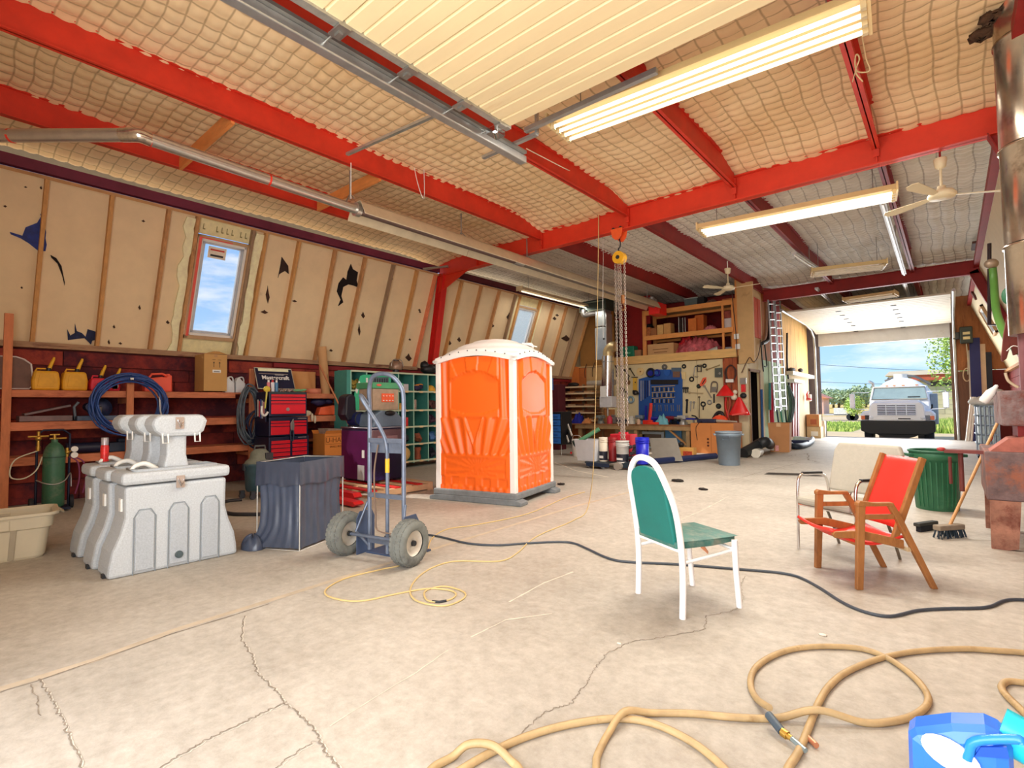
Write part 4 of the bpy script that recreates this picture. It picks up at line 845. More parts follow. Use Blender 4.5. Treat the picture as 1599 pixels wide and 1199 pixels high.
def jug(name, label, y, x, z, w, h, d, mat, spout=True, grp=None, sy=0):
    t = thing(name, label, 'fuel can', (x, y, z), 0, grp)
    part(t, 'body', MB().prism([(-w/2, .0), (w/2, 0), (w/2+.005, h*.5), (w*.44, h), (-w*.44, h), (-w/2-.005, h*.5)], -d/2, d/2, lambda u, v, q: (q, u, v)), mat, bev=.03)
    part(t, 'moulded_panel', MB().prism([(-w*.32, h*.2), (w*.32, h*.2), (w*.25, h*.8), (-w*.25, h*.8)], d/2, d/2+.006, lambda u, v, q: (q, u, v)), mat, bev=.004)
    part(t, 'carry_handle', MB().tube([(-0, -w*.36, h-.01), (0, -w*.3, h+.035), (0, w*.05, h+.035), (0, w*.1, h-.01)], .012, 8), mat)
    if spout:
        part(t, 'collar', MB().cyl((0, sy, h-.01), (0, sy+.005, h+.045), .03), BLACK)
        part(t, 'spout', MB().tube([(0, sy+.01, h+.03), (0, sy+.03, h+.10), (0, sy+.055, h+.17), (0, sy+.06, h+.20)], [.024, .022, .018, .012], 10), YEL)
    return t
YG = 'fuel cans on the top shelf'
YL = M((224, 162, 30), .55, 0, .12, 8)
jug('fuel_can', 'yellow fuel can, the one nearer the old headboard on the top shelf', 1.26, -9.60, 1.6, .29, .27, .22, YL, True, YG, .03)
jug('fuel_can', 'yellow fuel can beside the red ones, spout raised', 1.57, -9.60, 1.6, .28, .27, .22, YL, True, YG, .03)
jug('fuel_can', 'red fuel can with yellow spout next to the yellow cans', 1.84, -9.60, 1.6, .19, .19, .2, M((226, 44, 66), .45, 0, .06, 6), True, YG, .03)
j = jug('fuel_can', 'small red fuel can with white label, behind the blue hose coil', 2.02, -9.60, 1.6, .16, .15, .18, M((226, 44, 66), .45, 0, .06, 6), True, YG, .03)
part(j, 'label', MB().cyl((.09, .01, .075), (.096, .01, .075), .045, n=16), M((232, 220, 214), .5, 0, .2, 40))
t = thing('jerry_can', 'flat orange-red jerry can with moulded handle right of the hose coil', 'fuel can', (-9.6, 2.60, 1.6), 0, YG)
OR_ = M((242, 92, 66), .5, 0, .04, 5)
part(t, 'body', MB().prism([(-.19, 0), (.18, 0), (.18, .27), (.12, .27), (.10, .23), (.04, .24), (-.19, .20)], -.08, .08, lambda u, v, q: (q, u, v)), OR_, bev=.02)
part(t, 'handle', MB().tube([(0, -.12, .22), (0, -.08, .28), (0, .06, .29), (0, .12, .26)], .018, 8), OR_); part(t, 'cap', MB().cyl((0, .14, .26), (0, .14, .29), .028), OR_)
t = thing('machine_headboard', 'dark brown rounded panel with white rim at the left end of the top shelf', 'panel', (-9.6, .98, 1.6))
pp = [(-.25, .02), (.12, .02), (.16, .08), (.13, .36), (.06, .42), (-.02, .45), (-.25, .45)]
part(t, 'panel', MB().prism(pp, -.02, .02, lambda u, v, q: (q, u, v)), M((110, 76, 64), .6, 0, .2, 8)); part(t, 'rim', MB().tube([(.02, u, v) for u, v in pp], .012, 6, True), M((214, 200, 196), .5))
def carton(name, label, c, d, rz=0, mat=CARD, tape=True, flaps=False, grp=None):
    t = thing(name, label, 'cardboard box', c, rz, grp)
    part(t, 'box', MB().bb((-d[0]/2, -d[1]/2, 0), (d[0]/2, d[1]/2, d[2])), mat, bev=.004)
    if tape: part(t, 'tape', MB().bb((-d[0]/2-.001, -.025, d[2]-.05), (d[0]/2+.001, .025, d[2]+.002)), M((184, 138, 86), .4))
    if flaps:
        for s in (-1, 1): part(t, 'flap', MB().beam((s*d[0]/2, -d[1]/2+.01, d[2]), (s*(d[0]/2-.03), d[1]/2-.01, d[2]), .003, .01) if False else MB().add([(s*d[0]/2, -d[1]/2, d[2]), (s*d[0]/2, d[1]/2, d[2]), (s*(d[0]/2+.05), d[1]/2, d[2]+.06), (s*(d[0]/2+.05), -d[1]/2, d[2]+.06)], [(0, 1, 2, 3)]), mat)
    return t
b = carton('cardboard_box', 'tall plain cardboard box with two printed arrows on the top shelf', (-9.62, 3.38, 1.62), (.42, .36, .62), 0, M((200, 154, 92), .8, 0, .05, 4))
part(b, 'flap', MB().prism([(-.18, .62), (-.03, .67), (.05, .67), (.18, .63)], .17, .21, lambda u, v, q: (q, u, v)), M((186, 138, 78), .8))
INK = M((60, 52, 46), .8)
for y in (-.03, .06):
    part(b, 'arrow_print', MB().prism([(y-.004, .40), (y+.004, .40), (y+.004, .47), (y+.014, .47), (y, .50), (y-.014, .47), (y-.004, .47)], .2115, .213, lambda u, v, q: (q, u, v)).bb((.2115, y-.025, .525), (.213, y+.025, .53)), INK)
part(b, 'label', MB().bb((.2115, -.05, .31), (.213, .08, .36)), WHITE); part(b, 'label_print', MB().bb((.2132, -.03, .32), (.2138, .06, .335)), M((110, 106, 100)))
for i, (y, lb) in enumerate(((3.66, 'white plastic jug beside the tall box on the top shelf'), (3.84, 'second white plastic jug, partly behind the shelf upright'))):
    t = thing('plastic_jug', lb, 'jug', (-9.6, y, 1.6), 0, 'white jugs on the top shelf'); WJ = M((226, 230, 232), .4, 0, .05, 8)
    part(t, 'body', MB().prism([(-.08, 0), (.08, 0), (.08, .17), (.02, .22), (-.02, .27), (-.05, .27), (-.08, .2)], -.06, .06, lambda u, v, q: (q, u, v)), WJ, bev=.015)
    part(t, 'handle', MB().tube([(0, -.03, .26), (0, .04, .28), (0, .07, .24), (0, .07, .17)], .012, 8, sm=3), WJ)
# hose and cable coils hanging from the uprights
def coil(name, label, c, ry, rz_, r, n, mat, tr=.012, sq=1.0, seed=0, cat='hose', nrm=0):
    rr = random.Random(seed); t = thing(name, label, cat, c); m = MB(); pts = []
    for i in range(n*14):
        a = i/14*math.tau; w = math.sin(a*.37+seed)*.5+.5; R1 = ry*(1+.16*(w-.5)+rr.uniform(-.012, .012)); R2 = rz_*(1+.16*(w-.5)); drop = -.035*math.sin(a*.21)
        pts.append((.0+rr.uniform(-1, 1)*r*.5+.04*math.sin(a*.11), math.sin(a)*R1+.03*math.sin(a*.13), math.cos(a)*R2+drop))
    part(t, 'loops', m.tube(pts, tr, 6, sm=2), mat); return t
hs = coil('hose_coil', 'big coil of blue air hose hung from a shelf upright', (-9.26, 2.16, 1.40), .43, .40, .10, 13, M((40, 74, 140), .4, 0, .25, 10), .013, seed=2)
part(hs, 'hose_end', MB().tube([(.06, .36, .12), (.07, .37, -.1), (.06, .40, -.2)], .014, 6), M((190, 190, 190), .3, .5))
part(hs, 'hook', MB().bb((-.1, -.02, .36), (.1, .02, .39)), GALV)
cc = coil('cable_coil', 'tall coil of grey welding cable beside the tool chest', (-9.26, 3.87, 1.22), .15, .46, .08, 9, M((88, 98, 108), .45, 0, .2, 10), .014, seed=5, cat='cable')
cc2 = coil('cable_coil', 'dark blue cable looped low between upright and tool chest', (-9.30, 4.05, .98), .20, .30, .08, 6, M((38, 46, 78), .45, 0, .2, 10), .013, seed=8, cat='cable')
# things on the lower shelves
solo('tool_case', 'grey open tray with slanted lid on the middle shelf at left', 'tool box', MB().bb((-9.8, 1.0, 1.175), (-9.5, 1.55, 1.25)).box((-9.7, 1.3, 1.33), (.25, .5, .03), Matrix.Rotation(.25, 3, 'X')), M((120, 98, 98), .6, 0, .25, 9), bev=.004)
t = thing('chop_saw', 'dark mitre saw on the middle shelf below the fuel cans', 'saw', (-9.6, 1.85, 1.17))
DB = M((44, 52, 84), .5, .2, .3, 10)
part(t, 'base', MB().bb((-.16, -.26, 0), (.16, .26, .07)), M((82, 96, 118), .5, .3, .25, 10), bev=.008); part(t, 'guard', MB().lathe([(.001, -.03), (.15, -.03), (.15, .03), (.001, .03)], (0, .02, .18), 20, Matrix.Rotation(math.pi/2, 3, 'Y')), DB)
part(t, 'motor', MB().cyl((-.1, -.1, .2), (.1, -.1, .2), .06), DB); part(t, 'handle', MB().tube([(0, -.25, .02), (0, -.27, .2), (0, -.22, .27)], .018, 8), M((110, 120, 130), .5)); part(t, 'spindle', MB().cyl((.1, .0, .12), (.12, 0, .2), .03), GALV)
solo('oil_jug', 'black can lying on the lowest shelf at left', 'can', MB().cyl((-9.6, 1.5, .78), (-9.6, 1.9, .78), .075), M((26, 30, 56), .5, 0, .2, 9))
solo('chain_saw_case', 'dark blue tool case on the lowest shelf behind the sinks', 'tool case', MB().bb((-9.75, 1.98, .70), (-9.5, 2.5, .84)).bb((-9.7, 2.1, .84), (-9.55, 2.35, .89)), M((34, 50, 74), .5, 0, .3, 9), bev=.01)
# ---- hoses and leads on the slab
def lead(name, label, cat, pts, r, mat, z=None, sm=6, n=8, lift=0):
    z = r if z is None else z; P = []
    for p in pts:
        q = F(p[0], p[1], z); q.z = z+(p[2] if len(p) > 2 else 0); P.append(q)
    c = P[len(P)//2]; t = thing(name, label, cat, (c.x, c.y, 0)); part(t, 'run', MB().tube(P, r, n, sm=sm), mat, w=True); return t
HOSE = M((182, 154, 110), .55, 0, .16, 9, .05, 60, dark=(138, 106, 62), dthr=.64)
def h1():
    t = lead('air_hose', 'thick beige air hose with brass coupling curling round in front', 'hose',
     [(929, 1260), (931, 1199), (933, 1179), (950, 1145), (976, 1122.6, .03), (1018, 1113), (1081, 1114), (1150, 1120), (1214, 1121), (1276, 1120, .03), (1346, 1127.5), (1388, 1127), (1425, 1118), (1447, 1101), (1447, 1082), (1425, 1055), (1388, 1028.6), (1346, 1013), (1290, 1009), (1240, 1013), (1203, 1025.8), (1178, 1045), (1172, 1068), (1181, 1090), (1202, 1118.5, .035)], .0145, HOSE)
    a, b, c, d = F(1200, 1116, .045), F(1221, 1142, .03), F(1236, 1153, .025), F(1258, 1172, .02)
    part(t, 'sleeve', MB().tube([a, b], .0165, 10), M((66, 78, 88), .5), w=True); part(t, 'coupling', MB().cyl(b, b.lerp(c, .6), .017, n=6).cyl(b.lerp(c, .5), c, .011), BRASS, w=True)
    part(t, 'nozzle', MB().tube([c, d], .010, 8), M((150, 168, 172), .3, .6), w=True)
h1()
lead('air_hose', 'beige air hose sweeping from the foreground up and out at the right', 'hose', [(640, 1290), (690, 1225), (725, 1199), (770, 1173), (819, 1151), (875, 1134), (931, 1124), (969, 1122), (1006, 1126), (1044, 1139), (1089, 1164), (1130, 1199), (1165, 1240), (1215, 1235), (1231, 1199), (1248, 1172), (1265, 1130), (1279, 1096), (1296, 1070), (1324, 1048), (1374, 1028, .0), (1430, 1017), (1501, 1013), (1557, 1016), (1610, 1021), (1700, 1040)], .0145, HOSE)
lead('air_hose', 'short arch of beige hose at the bottom edge of the floor', 'hose', [(650, 1230), (676, 1199), (706, 1182), (732, 1175, .03), (770, 1177, .03), (800, 1190), (812, 1202), (830, 1240)], .0145, HOSE)
lead('air_hose', 'bend of beige hose beside the blue jug at the right edge', 'hose', [(1660, 1170), (1599, 1112), (1571, 1085), (1564, 1072), (1574, 1064), (1599, 1066), (1660, 1075)], .0145, HOSE)
cp = thing('copper_pipe_end', 'short copper tube lying beside the brass hose coupling', 'pipe', F(1268, 1158)); part(cp, 'tube', MB().cyl(F(1262, 1152, .012), F(1275, 1164, .012), .011), M((206, 140, 106), .35, .6), w=True)
YC = M((208, 180, 122), .5, 0, .06, 10)
t = lead('power_lead', 'thin yellow extension cord looped on the floor by the hand truck', 'cord', [(925.6, 745), (917.8, 793), (896, 812), (849, 832), (827, 845), (808, 863), (780, 876), (714, 876), (680, 884), (655, 899), (641, 918), (645, 934), (667, 943), (699, 945), (724, 934), (724, 924), (699, 916), (680, 917), (663, 924), (667, 937), (686, 939.5), (705, 935), (712, 927), (699, 921), (667, 919), (620, 927), (573, 937), (542, 938), (511, 930), (511, 918), (542, 902), (595, 889), (630, 881), (664, 863), (675, 840), (699, 826), (745, 819), (824, 802), (883, 777), (913, 768)], .006, YC)
part(t, 'tape_wrap', MB().tube([F(675, 939, .006), F(686, 939.8, .006), F(697, 938, .006)], .009, 8), DKM, w=True)
part(t, 'drop', MB().tube([AY(935, 305, 8.1), AY(934, 420, 8.12), AY(931, 580, 8.14), AY(928, 690, 8.16), F(925.6, 745, .006)], .007, 6, sm=5), YC, w=True)
part(t, 'beam_run', MB().tube([AY(935, 305, 8.1), AY(925, 285, 7.8), AX(880, 262, -4.12), AX(822, 232, -4.12)], .007, 6, sm=4), M((236, 224, 200), .5), w=True)
lead('power_cable', 'long black power cable snaking across the floor behind the white chair', 'cable', [(600, 838), (645, 834), (683, 837), (730, 848), (777, 851), (824, 848), (871, 846), (896, 848), (918, 857), (949, 871), (980, 877), (1060, 881), (1135, 887), (1185, 891), (1220, 894.5), (1248, 901), (1279, 917), (1315, 940), (1350, 955), (1390, 962), (1433, 953), (1480, 950), (1540, 948), (1571, 937), (1610, 937), (1700, 945)], .010, M((66, 72, 80), .5, 0, .15, 12))
# ---- blue jug at the lower right
def bluejug():
    Y0 = 1.95; g = lambda x, y: AY(x, y, Y0)
    px_ = [(1421, 1199), (1420, 1128), (1430, 1121), (1485, 1114.5), (1536, 1116), (1558, 1126), (1571, 1139), (1579, 1152), (1580, 1199)]
    q = [g(*p) for p in px_]; x0 = q[0].x; x1 = q[-1].x; cx_ = (x0+x1)/2
    t = thing('plastic_jug', 'bright blue plastic jug with cyan cap and blank white label', 'jug', (cx_, Y0+.1, 0))
    BL = M((50, 120, 232), .25, 0, .06, 4)
    poly = [(p.x, p.z) for p in q[1:-1]]; poly = [(x0, .01)]+poly+[(x1, .01)]
    part(t, 'body', MB().prism(poly, Y0-.09, Y0+.045, lambda u, v, w: (u, w, v)), BL, w=True, bev=.035, smooth=False)
    Y0 -= .095
    a, b, c = g(1513, 1176), g(1524, 1157), g(1586, 1154)
    part(t, 'handle', MB().tube([g(1510, 1185), a, b, c, g(1596, 1160)], .012, 8, sm=4), M((40, 138, 232), .25, 0, .05, 4), w=True)
    part(t, 'grip_recess', MB().prism([(p.x, p.z) for p in (g(1522, 1180), g(1532, 1166), g(1572, 1166), g(1576, 1184))], Y0-.002, Y0+.006, lambda u, v, w: (u, w, v)), M((30, 84, 200), .3), w=True)
    n = 20; cc = g(1484, 1178); part(t, 'label', MB().prism([(cc.x+.062*math.cos(math.tau*i/n)+.0*i, cc.z+.040*math.sin(math.tau*i/n)-.22*.062*math.cos(math.tau*i/n)) for i in range(n)], Y0-.004, Y0+.002, lambda u, v, w: (u, w, v)), M((240, 242, 244), .5), w=True)
    d = g(1592, 1185); part(t, 'cap', MB().cyl((d.x-.03, Y0+.10, d.z+.02), (d.x+.10, Y0+.08, d.z-.02), .055, n=20), M((30, 200, 222), .3), w=True)
bluejug()
# ---- green rubbish can, broom
def can(name, label, c, r, h, mat, rim, grp=None, cat='trash can', hand=True):
    t = thing(name, label, cat, c)
    part(t, 'body', MB().lathe([(r*.80, 0), (r*.82, .01), (r*.97, h*.86), (r*1.0, h*.86), (r*1.0, h), (r*.96, h), (r*.93, h*.85), (r*.78, .03)], (0, 0, 0), 36), mat)
    part(t, 'rim', MB().tube([(r*1.0*math.cos(a*math.tau/32), r*1.0*math.sin(a*math.tau/32), h) for a in range(32)], .016, 8, True), rim)
    if hand:
        for s in (0, math.pi): part(t, 'handle', MB().box((math.cos(s+.4)*(r+.02), math.sin(s+.4)*(r+.02), h*.93), (.05, .16, .035), Matrix.Rotation(s+.4, 3, 'Z')), rim, bev=.008)
    return t
cg = F(1463, 800, 0); cg.y += .28
RG = WID(cg, 86)/2
G = M((48, 112, 78), .5, 0, .12, 6, dark=(84, 140, 104), dthr=.62)
t = can('garbage_can', 'large open green plastic garbage can behind the red armchair', cg, RG, .70, G, M((34, 92, 66), .5, 0, .1, 6))
for i in range(9): a = -2.4+i*.22; part(t, 'rib', MB().beam((RG*.835*math.cos(a), RG*.835*math.sin(a), .04), (RG*.975*math.cos(a), RG*.975*math.sin(a), .58), .012, .012), G)
cb = F(1134, 727, 0); cb.y += .2
t = can('garbage_can', 'blue-grey round garbage bin in front of the tall carton', cb, WID(cb, 41)/2, .70, M((122, 138, 152), .5, 0, .08, 5), M((136, 150, 162), .5))
R_ = WID(cb, 41)/2; part(t, 'embossed_frame', MB().tube([(-.1+.06, -R_*1.0, .55), (.1-.0, -R_*1.0, .55), (.1, -R_*.99, .63), (-.04, -R_*.99, .63)], .008, 6, True), M((92, 108, 122), .5))
def broom():
    a, b = F(1473, 838, 0), None
    tip = F(1472, 838, .0); head = Vector((tip.x+.05, tip.y+.0, .05)); top = AY(1560, 655, head.y+.95)
    t = thing('push_broom', 'broom with wooden handle and red tape leaning against the rusty stove', 'broom', (head.x, head.y, 0))
    part(t, 'handle', MB().cyl(head+Vector((0, 0, .05)), top, .014), M((204, 150, 94), .5, 0, .1, 10, stretch=(6, 6, 1)), w=True)
    d = (top-head); part(t, 'tape', MB().cyl(head+d*.80, head+d*.83, .0155), REDP, w=True)
    Rz = Matrix.Rotation(.9, 3, 'Z')
    part(t, 'head_block', MB().box(head+Vector((-.0, 0, .05)), (.30, .075, .05), Rz), M((150, 136, 118), .8, 0, .15, 9), w=True, bev=.01)
    m = MB(); rr = random.Random(2)
    for i in range(60): x = rr.uniform(-.145, .145); y = rr.uniform(-.03, .03); p = head+Rz @ Vector((x, y, .03)); q = head+Rz @ Vector((x*1.1, y*1.8, -.045)); q.z = .002; m.cyl(p, q, .006, .004, 5)
    part(t, 'bristles', m, M((44, 60, 74), .8, 0, .2, 12), w=True, kind='stuff')
    t = thing('dark_brush', 'small black hand brush lying against the green can', 'brush', (head.x-.18, head.y+.22, 0))
    part(t, 'block', MB().box((head.x-.18, head.y+.22, .07), (.06, .30, .035), Matrix.Rotation(-.5, 3, 'Z')), M((56, 58, 56), .7), w=True, bev=.008); part(t, 'bristle', MB().box((head.x-.17, head.y+.22, .03), (.045, .28, .055), Matrix.Rotation(-.5, 3, 'Z')), M((30, 32, 40), .9), w=True)
broom()
# ---- rusty wood stove and its flue
def stove():
    t = thing('barrel_stove', 'rusted steel wood stove on flared legs at the right edge', 'stove', (.75, 6.6, 0))
    RS = M((118, 96, 94), .85, .1, .35, 9, .4, 40, dark=(156, 96, 74), dthr=.56); RS2 = M((126, 106, 104), .85, .1, .35, 9, .4, 40, dark=(116, 62, 52), dthr=.56)
    Y0 = 6.25; x0 = AY(1540, 760, Y0).x; zt, zb = AY(1540, 705, Y0).z, AY(1540, 780, Y0).z
    X1 = x0+1.0
    part(t, 'lower_chamber', MB().bb((x0, Y0, zb), (X1, Y0+1.1, zt)), RS, w=True, bev=.012)
    u0, u1 = AY(1562, 665, Y0).z, AY(1562, 610, Y0).z; xu = AY(1563, 640, Y0).x
    part(t, 'upper_chamber', MB().bb((xu, Y0-.0, u0), (X1, Y0+1.0, u1)), RS2, w=True, bev=.012)
    part(t, 'centre_neck', MB().bb((AY(1592, 690, Y0).x, Y0+.1, zt), (X1, Y0+.6, u0)), M((150, 40, 36), .7, .1, .2, 5), w=True)
    for yy in (Y0+.02, Y0+1.0): 
        for xx, s in ((x0+.02, 1), (X1-.2, -1)): part(t, 'leg', MB().prism([(xx, zb), (xx+.20, zb), (xx+.17, .02), (xx+.10, 0), (xx-.005, 0)] if s > 0 else [(xx, zb), (xx+.20, zb), (xx+.20, 0), (xx+.08, 0)], yy-.02, yy+.05, lambda u, v, w: (u, w, v)), M((160, 112, 92), .85, .1, .3, 9, .4, 40, dark=(118, 66, 52), dthr=.54), w=True)
    part(t, 'hinge_rod', MB().tube([(x0-.16, Y0+.3, zt-.02), (x0-.16, Y0+.3, zb+.02)], .02, 8).tube([(x0-.24, Y0+.5, zt-.1), (x0-.24, Y0+.5, zb+.06)], .014, 8).bb((x0-.28, Y0+.2, zt-.04), (x0, Y0+.32, zt-.01)), M((120, 60, 54), .6, .3), w=True)
    part(t, 'red_knob', MB().ball((x0-.3, Y0+.24, zt-.01), (.035, .03, .02)), M((170, 50, 50), .5), w=True)
    fc_ = (x0+.45, Y0+.45)
    CH = M((178, 164, 146), .22, .9, .15, 4, dark=(110, 92, 74), dthr=.62)
    xm = AY(1568, 400, Y0+.3).x; r = .26; cx_, cy_ = xm+r, Y0+.3
    tp = thing('flue_pipe', 'shiny insulated steel chimney rising from the stove through the roof', 'chimney', (cx_, cy_, u1))
    zc = AY(1568, 525, cy_).z
    for a, b in ((zc, 2.7), (2.72, 3.6), (3.62, 4.6), (4.62, 4.95)): part(tp, 'section', MB().lathe([(r, a), (r, b-.01), (r+.012, b-.01), (r+.012, b+.01), (r, b+.01)], (cx_, cy_, 0), 40), CH, w=True)
    part(tp, 'inner_pipe', MB().cyl((cx_+.0, cy_, u1), (cx_, cy_, zc), r*.78, n=32), M((132, 84, 88), .6, .2, .15, 5), w=True)
    solo('torn_ceiling_hole', 'dark torn insulation round the chimney at the ceiling', 'insulation', MB().ball((cx_-.32, cy_+.10, 4.84), (.10, .08, .04), 16, 10).ball((cx_-.26, cy_-.1, 4.86), (.1, .08, .04), 16, 10).jit(.022, 4), M((82, 56, 36), .95, 0, .4, 14), kind='thing')
    WF = M((176, 166, 140), .8, 0, .12, 6)
    solo('firewood_slab', 'slanted slab of bark-red wood lying between the stove chambers', 'wood', MB().prism([(x0+.04, zt+.002), (x0+.16, zt+.12), (x0+.36, zt+.16), (x0+.62, zt+.09), (x0+.74, zt+.002)], Y0+.04, Y0+.3, lambda u, v, w: (u, w, v)).jit(.006, 3), M((172, 100, 84), .8, 0, .25, 8, .3, 30), kind='thing')
    solo('paper_bag', 'pale folded paper sack tucked under the upper stove chamber', 'sack', MB().bb((x0+.34, Y0+.4, zt+.005), (x0+.62, Y0+.6, u0-.012)).jit(.008, 5), WF)
    t2 = thing('pressure_bottle', 'white plastic bottle lying on the stove corner near the pipes', 'bottle', (xu-.12, Y0+.5, u1-.26))
    part(t2, 'body', MB().lathe([(.03, 0), (.04, .02), (.04, .11), (.02, .16), (.015, .19), (.001, .2)], (xu-.10, Y0+.5, u1-.1), 16, Matrix.Rotation(.6, 3, 'Y')), WHITE, w=True)
    t3 = thing('garden_hose', 'green hose hanging down the right wall beside the chimney', 'hose', (.9, 9.5, 1.5))
    part(t3, 'run', MB().tube([AY(1550, 418, 11), AY(1552, 440, 11), AY(1555, 480, 10.6), AY(1562, 505, 10), AY(1574, 530, 9.4), AY(1590, 548, 9)], .05, 10, sm=5), M((74, 118, 46), .5, 0, .08, 6), w=True)
    part(t3, 'valve', MB().ball(AY(1548, 412, 11), (.09, .09, .08)).cyl(AY(1541, 412, 11), AY(1556, 408, 11), .04), M((150, 130, 110), .5, .5), w=True)
    t4 = thing('standpipe', 'thin dark U-shaped pipe in front of the right wall window', 'pipe', (.9, 12, 2)); part(t4, 'run', MB().tube([AY(1545, 380, 12), AY(1545, 507, 12), AY(1575, 507, 11.5)], .028, 8), M((48, 34, 40), .5, .3), w=True)
    t5 = thing('hanging_gloves', 'brown leather gauntlets hanging beside the chimney', 'gloves', (.6, 8.3, 1.7))
    m = MB(); Yg = 8.3
    m.prism([(p.x, p.z) for p in (AY(1574, 485, Yg), AY(1582, 480, Yg), AY(1592, 520, Yg), AY(1590, 552, Yg), AY(1582, 555, Yg), AY(1578, 540, Yg), AY(1572, 560, Yg), AY(1565, 565, Yg), AY(1563, 560, Yg), AY(1567, 520, Yg))], Yg, Yg+.06, lambda u, v, w: (u, w, v))
    part(t5, 'gauntlet', m, M((110, 48, 40), .8, 0, .2, 8), w=True, bev=.01); part(t5, 'string', MB().tube([AY(1572, 548, Yg-.02), AY(1582, 540, Yg-.04), AY(1594, 543, Yg-.02)], .005, 5, sm=4), WHITE, w=True)
stove()
# ---- radiant tube heater and its exhaust duct under the roof
def heater():
    z = 4.10; a = F(232, 217, z); b = F(548, 327, z); X = (a.x+b.x)/2; end = F(1035, 483, z); X = -6.28
    AL = M((208, 206, 200), .28, .85, .1, 6)
    t = thing('radiant_tube_heater', 'long radiant tube heater with reflector and red burner box hung by chains', 'heater', (X, 8, z))
    y0, y1 = b.y+.05, 13.6
    part(t, 'emitter_tube', MB().cyl((X, y0, z), (X, 7.6, z), .065, n=16), M((128, 106, 100), .4, .5, .1, 6), w=True)
    part(t, 'emitter_tube', MB().cyl((X, 7.6, z), (X, y1, z), .065, n=16), M((150, 144, 136), .35, .6, .1, 6), w=True)
    part(t, 'joint_collar', MB().cyl((X, 7.5, z), (X, 7.75, z), .078, n=16), AL, w=True)
    part(t, 'end_clamp', MB().cyl((X, y0-.02, z), (X, y0+.05, z), .095, n=20), AL, w=True)
    R_ = [(-.22, -.10), (-.13, .07), (-.09, .11), (.09, .11), (.13, .07), (.22, -.10), (.215, -.11), (.12, .06), (.085, .10), (-.085, .10), (-.12, .06), (-.215, -.11)]
    for k in range(4):
        ya = y0+(y1-y0)*k/4; yb = y0+(y1-y0)*(k+1)/4-.01
        part(t, 'reflector', MB().prism(R_, ya, yb, lambda u, v, w: (X+u, w, z+v)), M((214, 200, 170), .4, .35, .08, 5), w=True)
    part(t, 'burner_box', MB().bb((X-.16, y1, z-.24), (X+.16, y1+.5, z+.08)), M((224, 24, 20), .4), w=True, bev=.01)
    part(t, 'gas_valve', MB().cyl((X, y1-.1, z+.06), (X, y1-.1, z+.22), .06).bb((X-.05, y1-.2, z+.1), (X+.1, y1, z+.16)), GALV, w=True)
    for y in (3.95, 6.1, 7.9, 10.6, 13.2):
        m = MB().tube([(X, y, z+.11), (X, y, 4.62)], .010, 6).tube([(X-.1, y, z+.1), (X, y, z+.2), (X+.1, y, z+.1)], .007, 5)
        part(t, 'hanger_chain', m, STEEL, w=True)
    d = thing('exhaust_duct', 'shiny foil exhaust pipe bound with red tape under the left roof', 'duct', (X, 2, z))
    c0 = F(-60, 212, z); c1 = F(190, 211, z); e = (X, y0, z)
    part(d, 'pipe', MB().tube([c0, c1], .065, 18), AL, w=True); part(d, 'pipe', MB().tube([F(232, 217, z), e], .065, 18), AL, w=True)
    part(d, 'elbow', MB().tube([c1, F(212, 211, z), F(222, 213, z), F(234, 218, z)], .069, 18, sm=5), M((214, 208, 196), .2, .9, .2, 30), w=True)
    def band(p, q): p = Vector(p); q = Vector(q); u = (q-p).normalized()*.012; return MB().cyl(p-u, p+u, .0685, n=18)
    TP = M((226, 60, 44), .4)
    for p, q in ((F(18, 212, z), c1), (F(197, 211, z), F(215, 211, z)), (F(234, 218, z), Vector(e)), (Vector(e).lerp(F(234, 218, z), .5), Vector(e))): part(d, 'tape_band', band(p, q), TP, w=True)
heater()
# ---- fluorescent fixtures
def fluor(name, label, a, b, w, z, ntube=4, housing=M((232, 204, 146), .5, 0, .05, 4), on=True, power=160, hang=.2):
    a = Vector((a[0], a[1], z)); b = Vector((b[0], b[1], z)); c = (a+b)/2; u = (b-a); L = u.length; ang = math.atan2(u.y, u.x)
    t = thing(name, label, 'ceiling light', c, ang)
    part(t, 'housing', MB().prism([(-w/2-.03, -.01), (-w/2, .07), (-w*.25, .09), (w*.25, .09), (w/2, .07), (w/2+.03, -.01), (w/2, .0), (w*.25, .03), (-w*.25, .03), (-w/2, .0)], -L/2, L/2, lambda p, q, r: (r, p, q)), housing)
    for s in (-1, 1): part(t, 'end_cap', MB().bb((s*L/2-.012, -w/2-.03, -.03), (s*L/2+.012, w/2+.03, .09)), housing)
    for k in range(ntube):
        y = -w/2+w*(k+.5)/ntube; T = part(t, 'tube', MB().cyl((-L/2+.05, y, -.035), (L/2-.05, y, -.035), .019, n=10), TUBE if on else M((236, 226, 204), .3))
        for e in (-L/2+.035, L/2-.035): part(T, 'tube_socket', MB().bb((e-.02, y-.02, -.06), (e+.02, y+.02, .02)), M((200, 180, 140), .5))
    for s in (-.8, .8): part(t, 'suspension', MB().tube([(s*L/2, 0, .09), (s*L/2, 0, .09+hang)], .006, 5), STEEL)
    if on:   # each tube's own light
        for k in range(ntube):
            q = Matrix.Rotation(ang, 3, 'Z') @ Vector((0, -w/2+w*(k+.5)/ntube, -.057)); o = area('tube_light', c+q, c+q-Vector((0, 0, 1)), L-.12, .034, power/ntube, (1, .95, .86)); o.rotation_euler = (0, 0, ang)
    return t
p, q = F(872, 205, 4.32), F(1358, 20, 4.32)
fluor('fluorescent_fixture', 'long four-tube fluorescent fixture hanging nearest, over the middle of the shop', (p.x, p.y), (q.x, q.y), .44, 4.32, 4, power=150, hang=.28)
p, q = F(1094, 362, 4.22), F(1400, 302, 4.22)
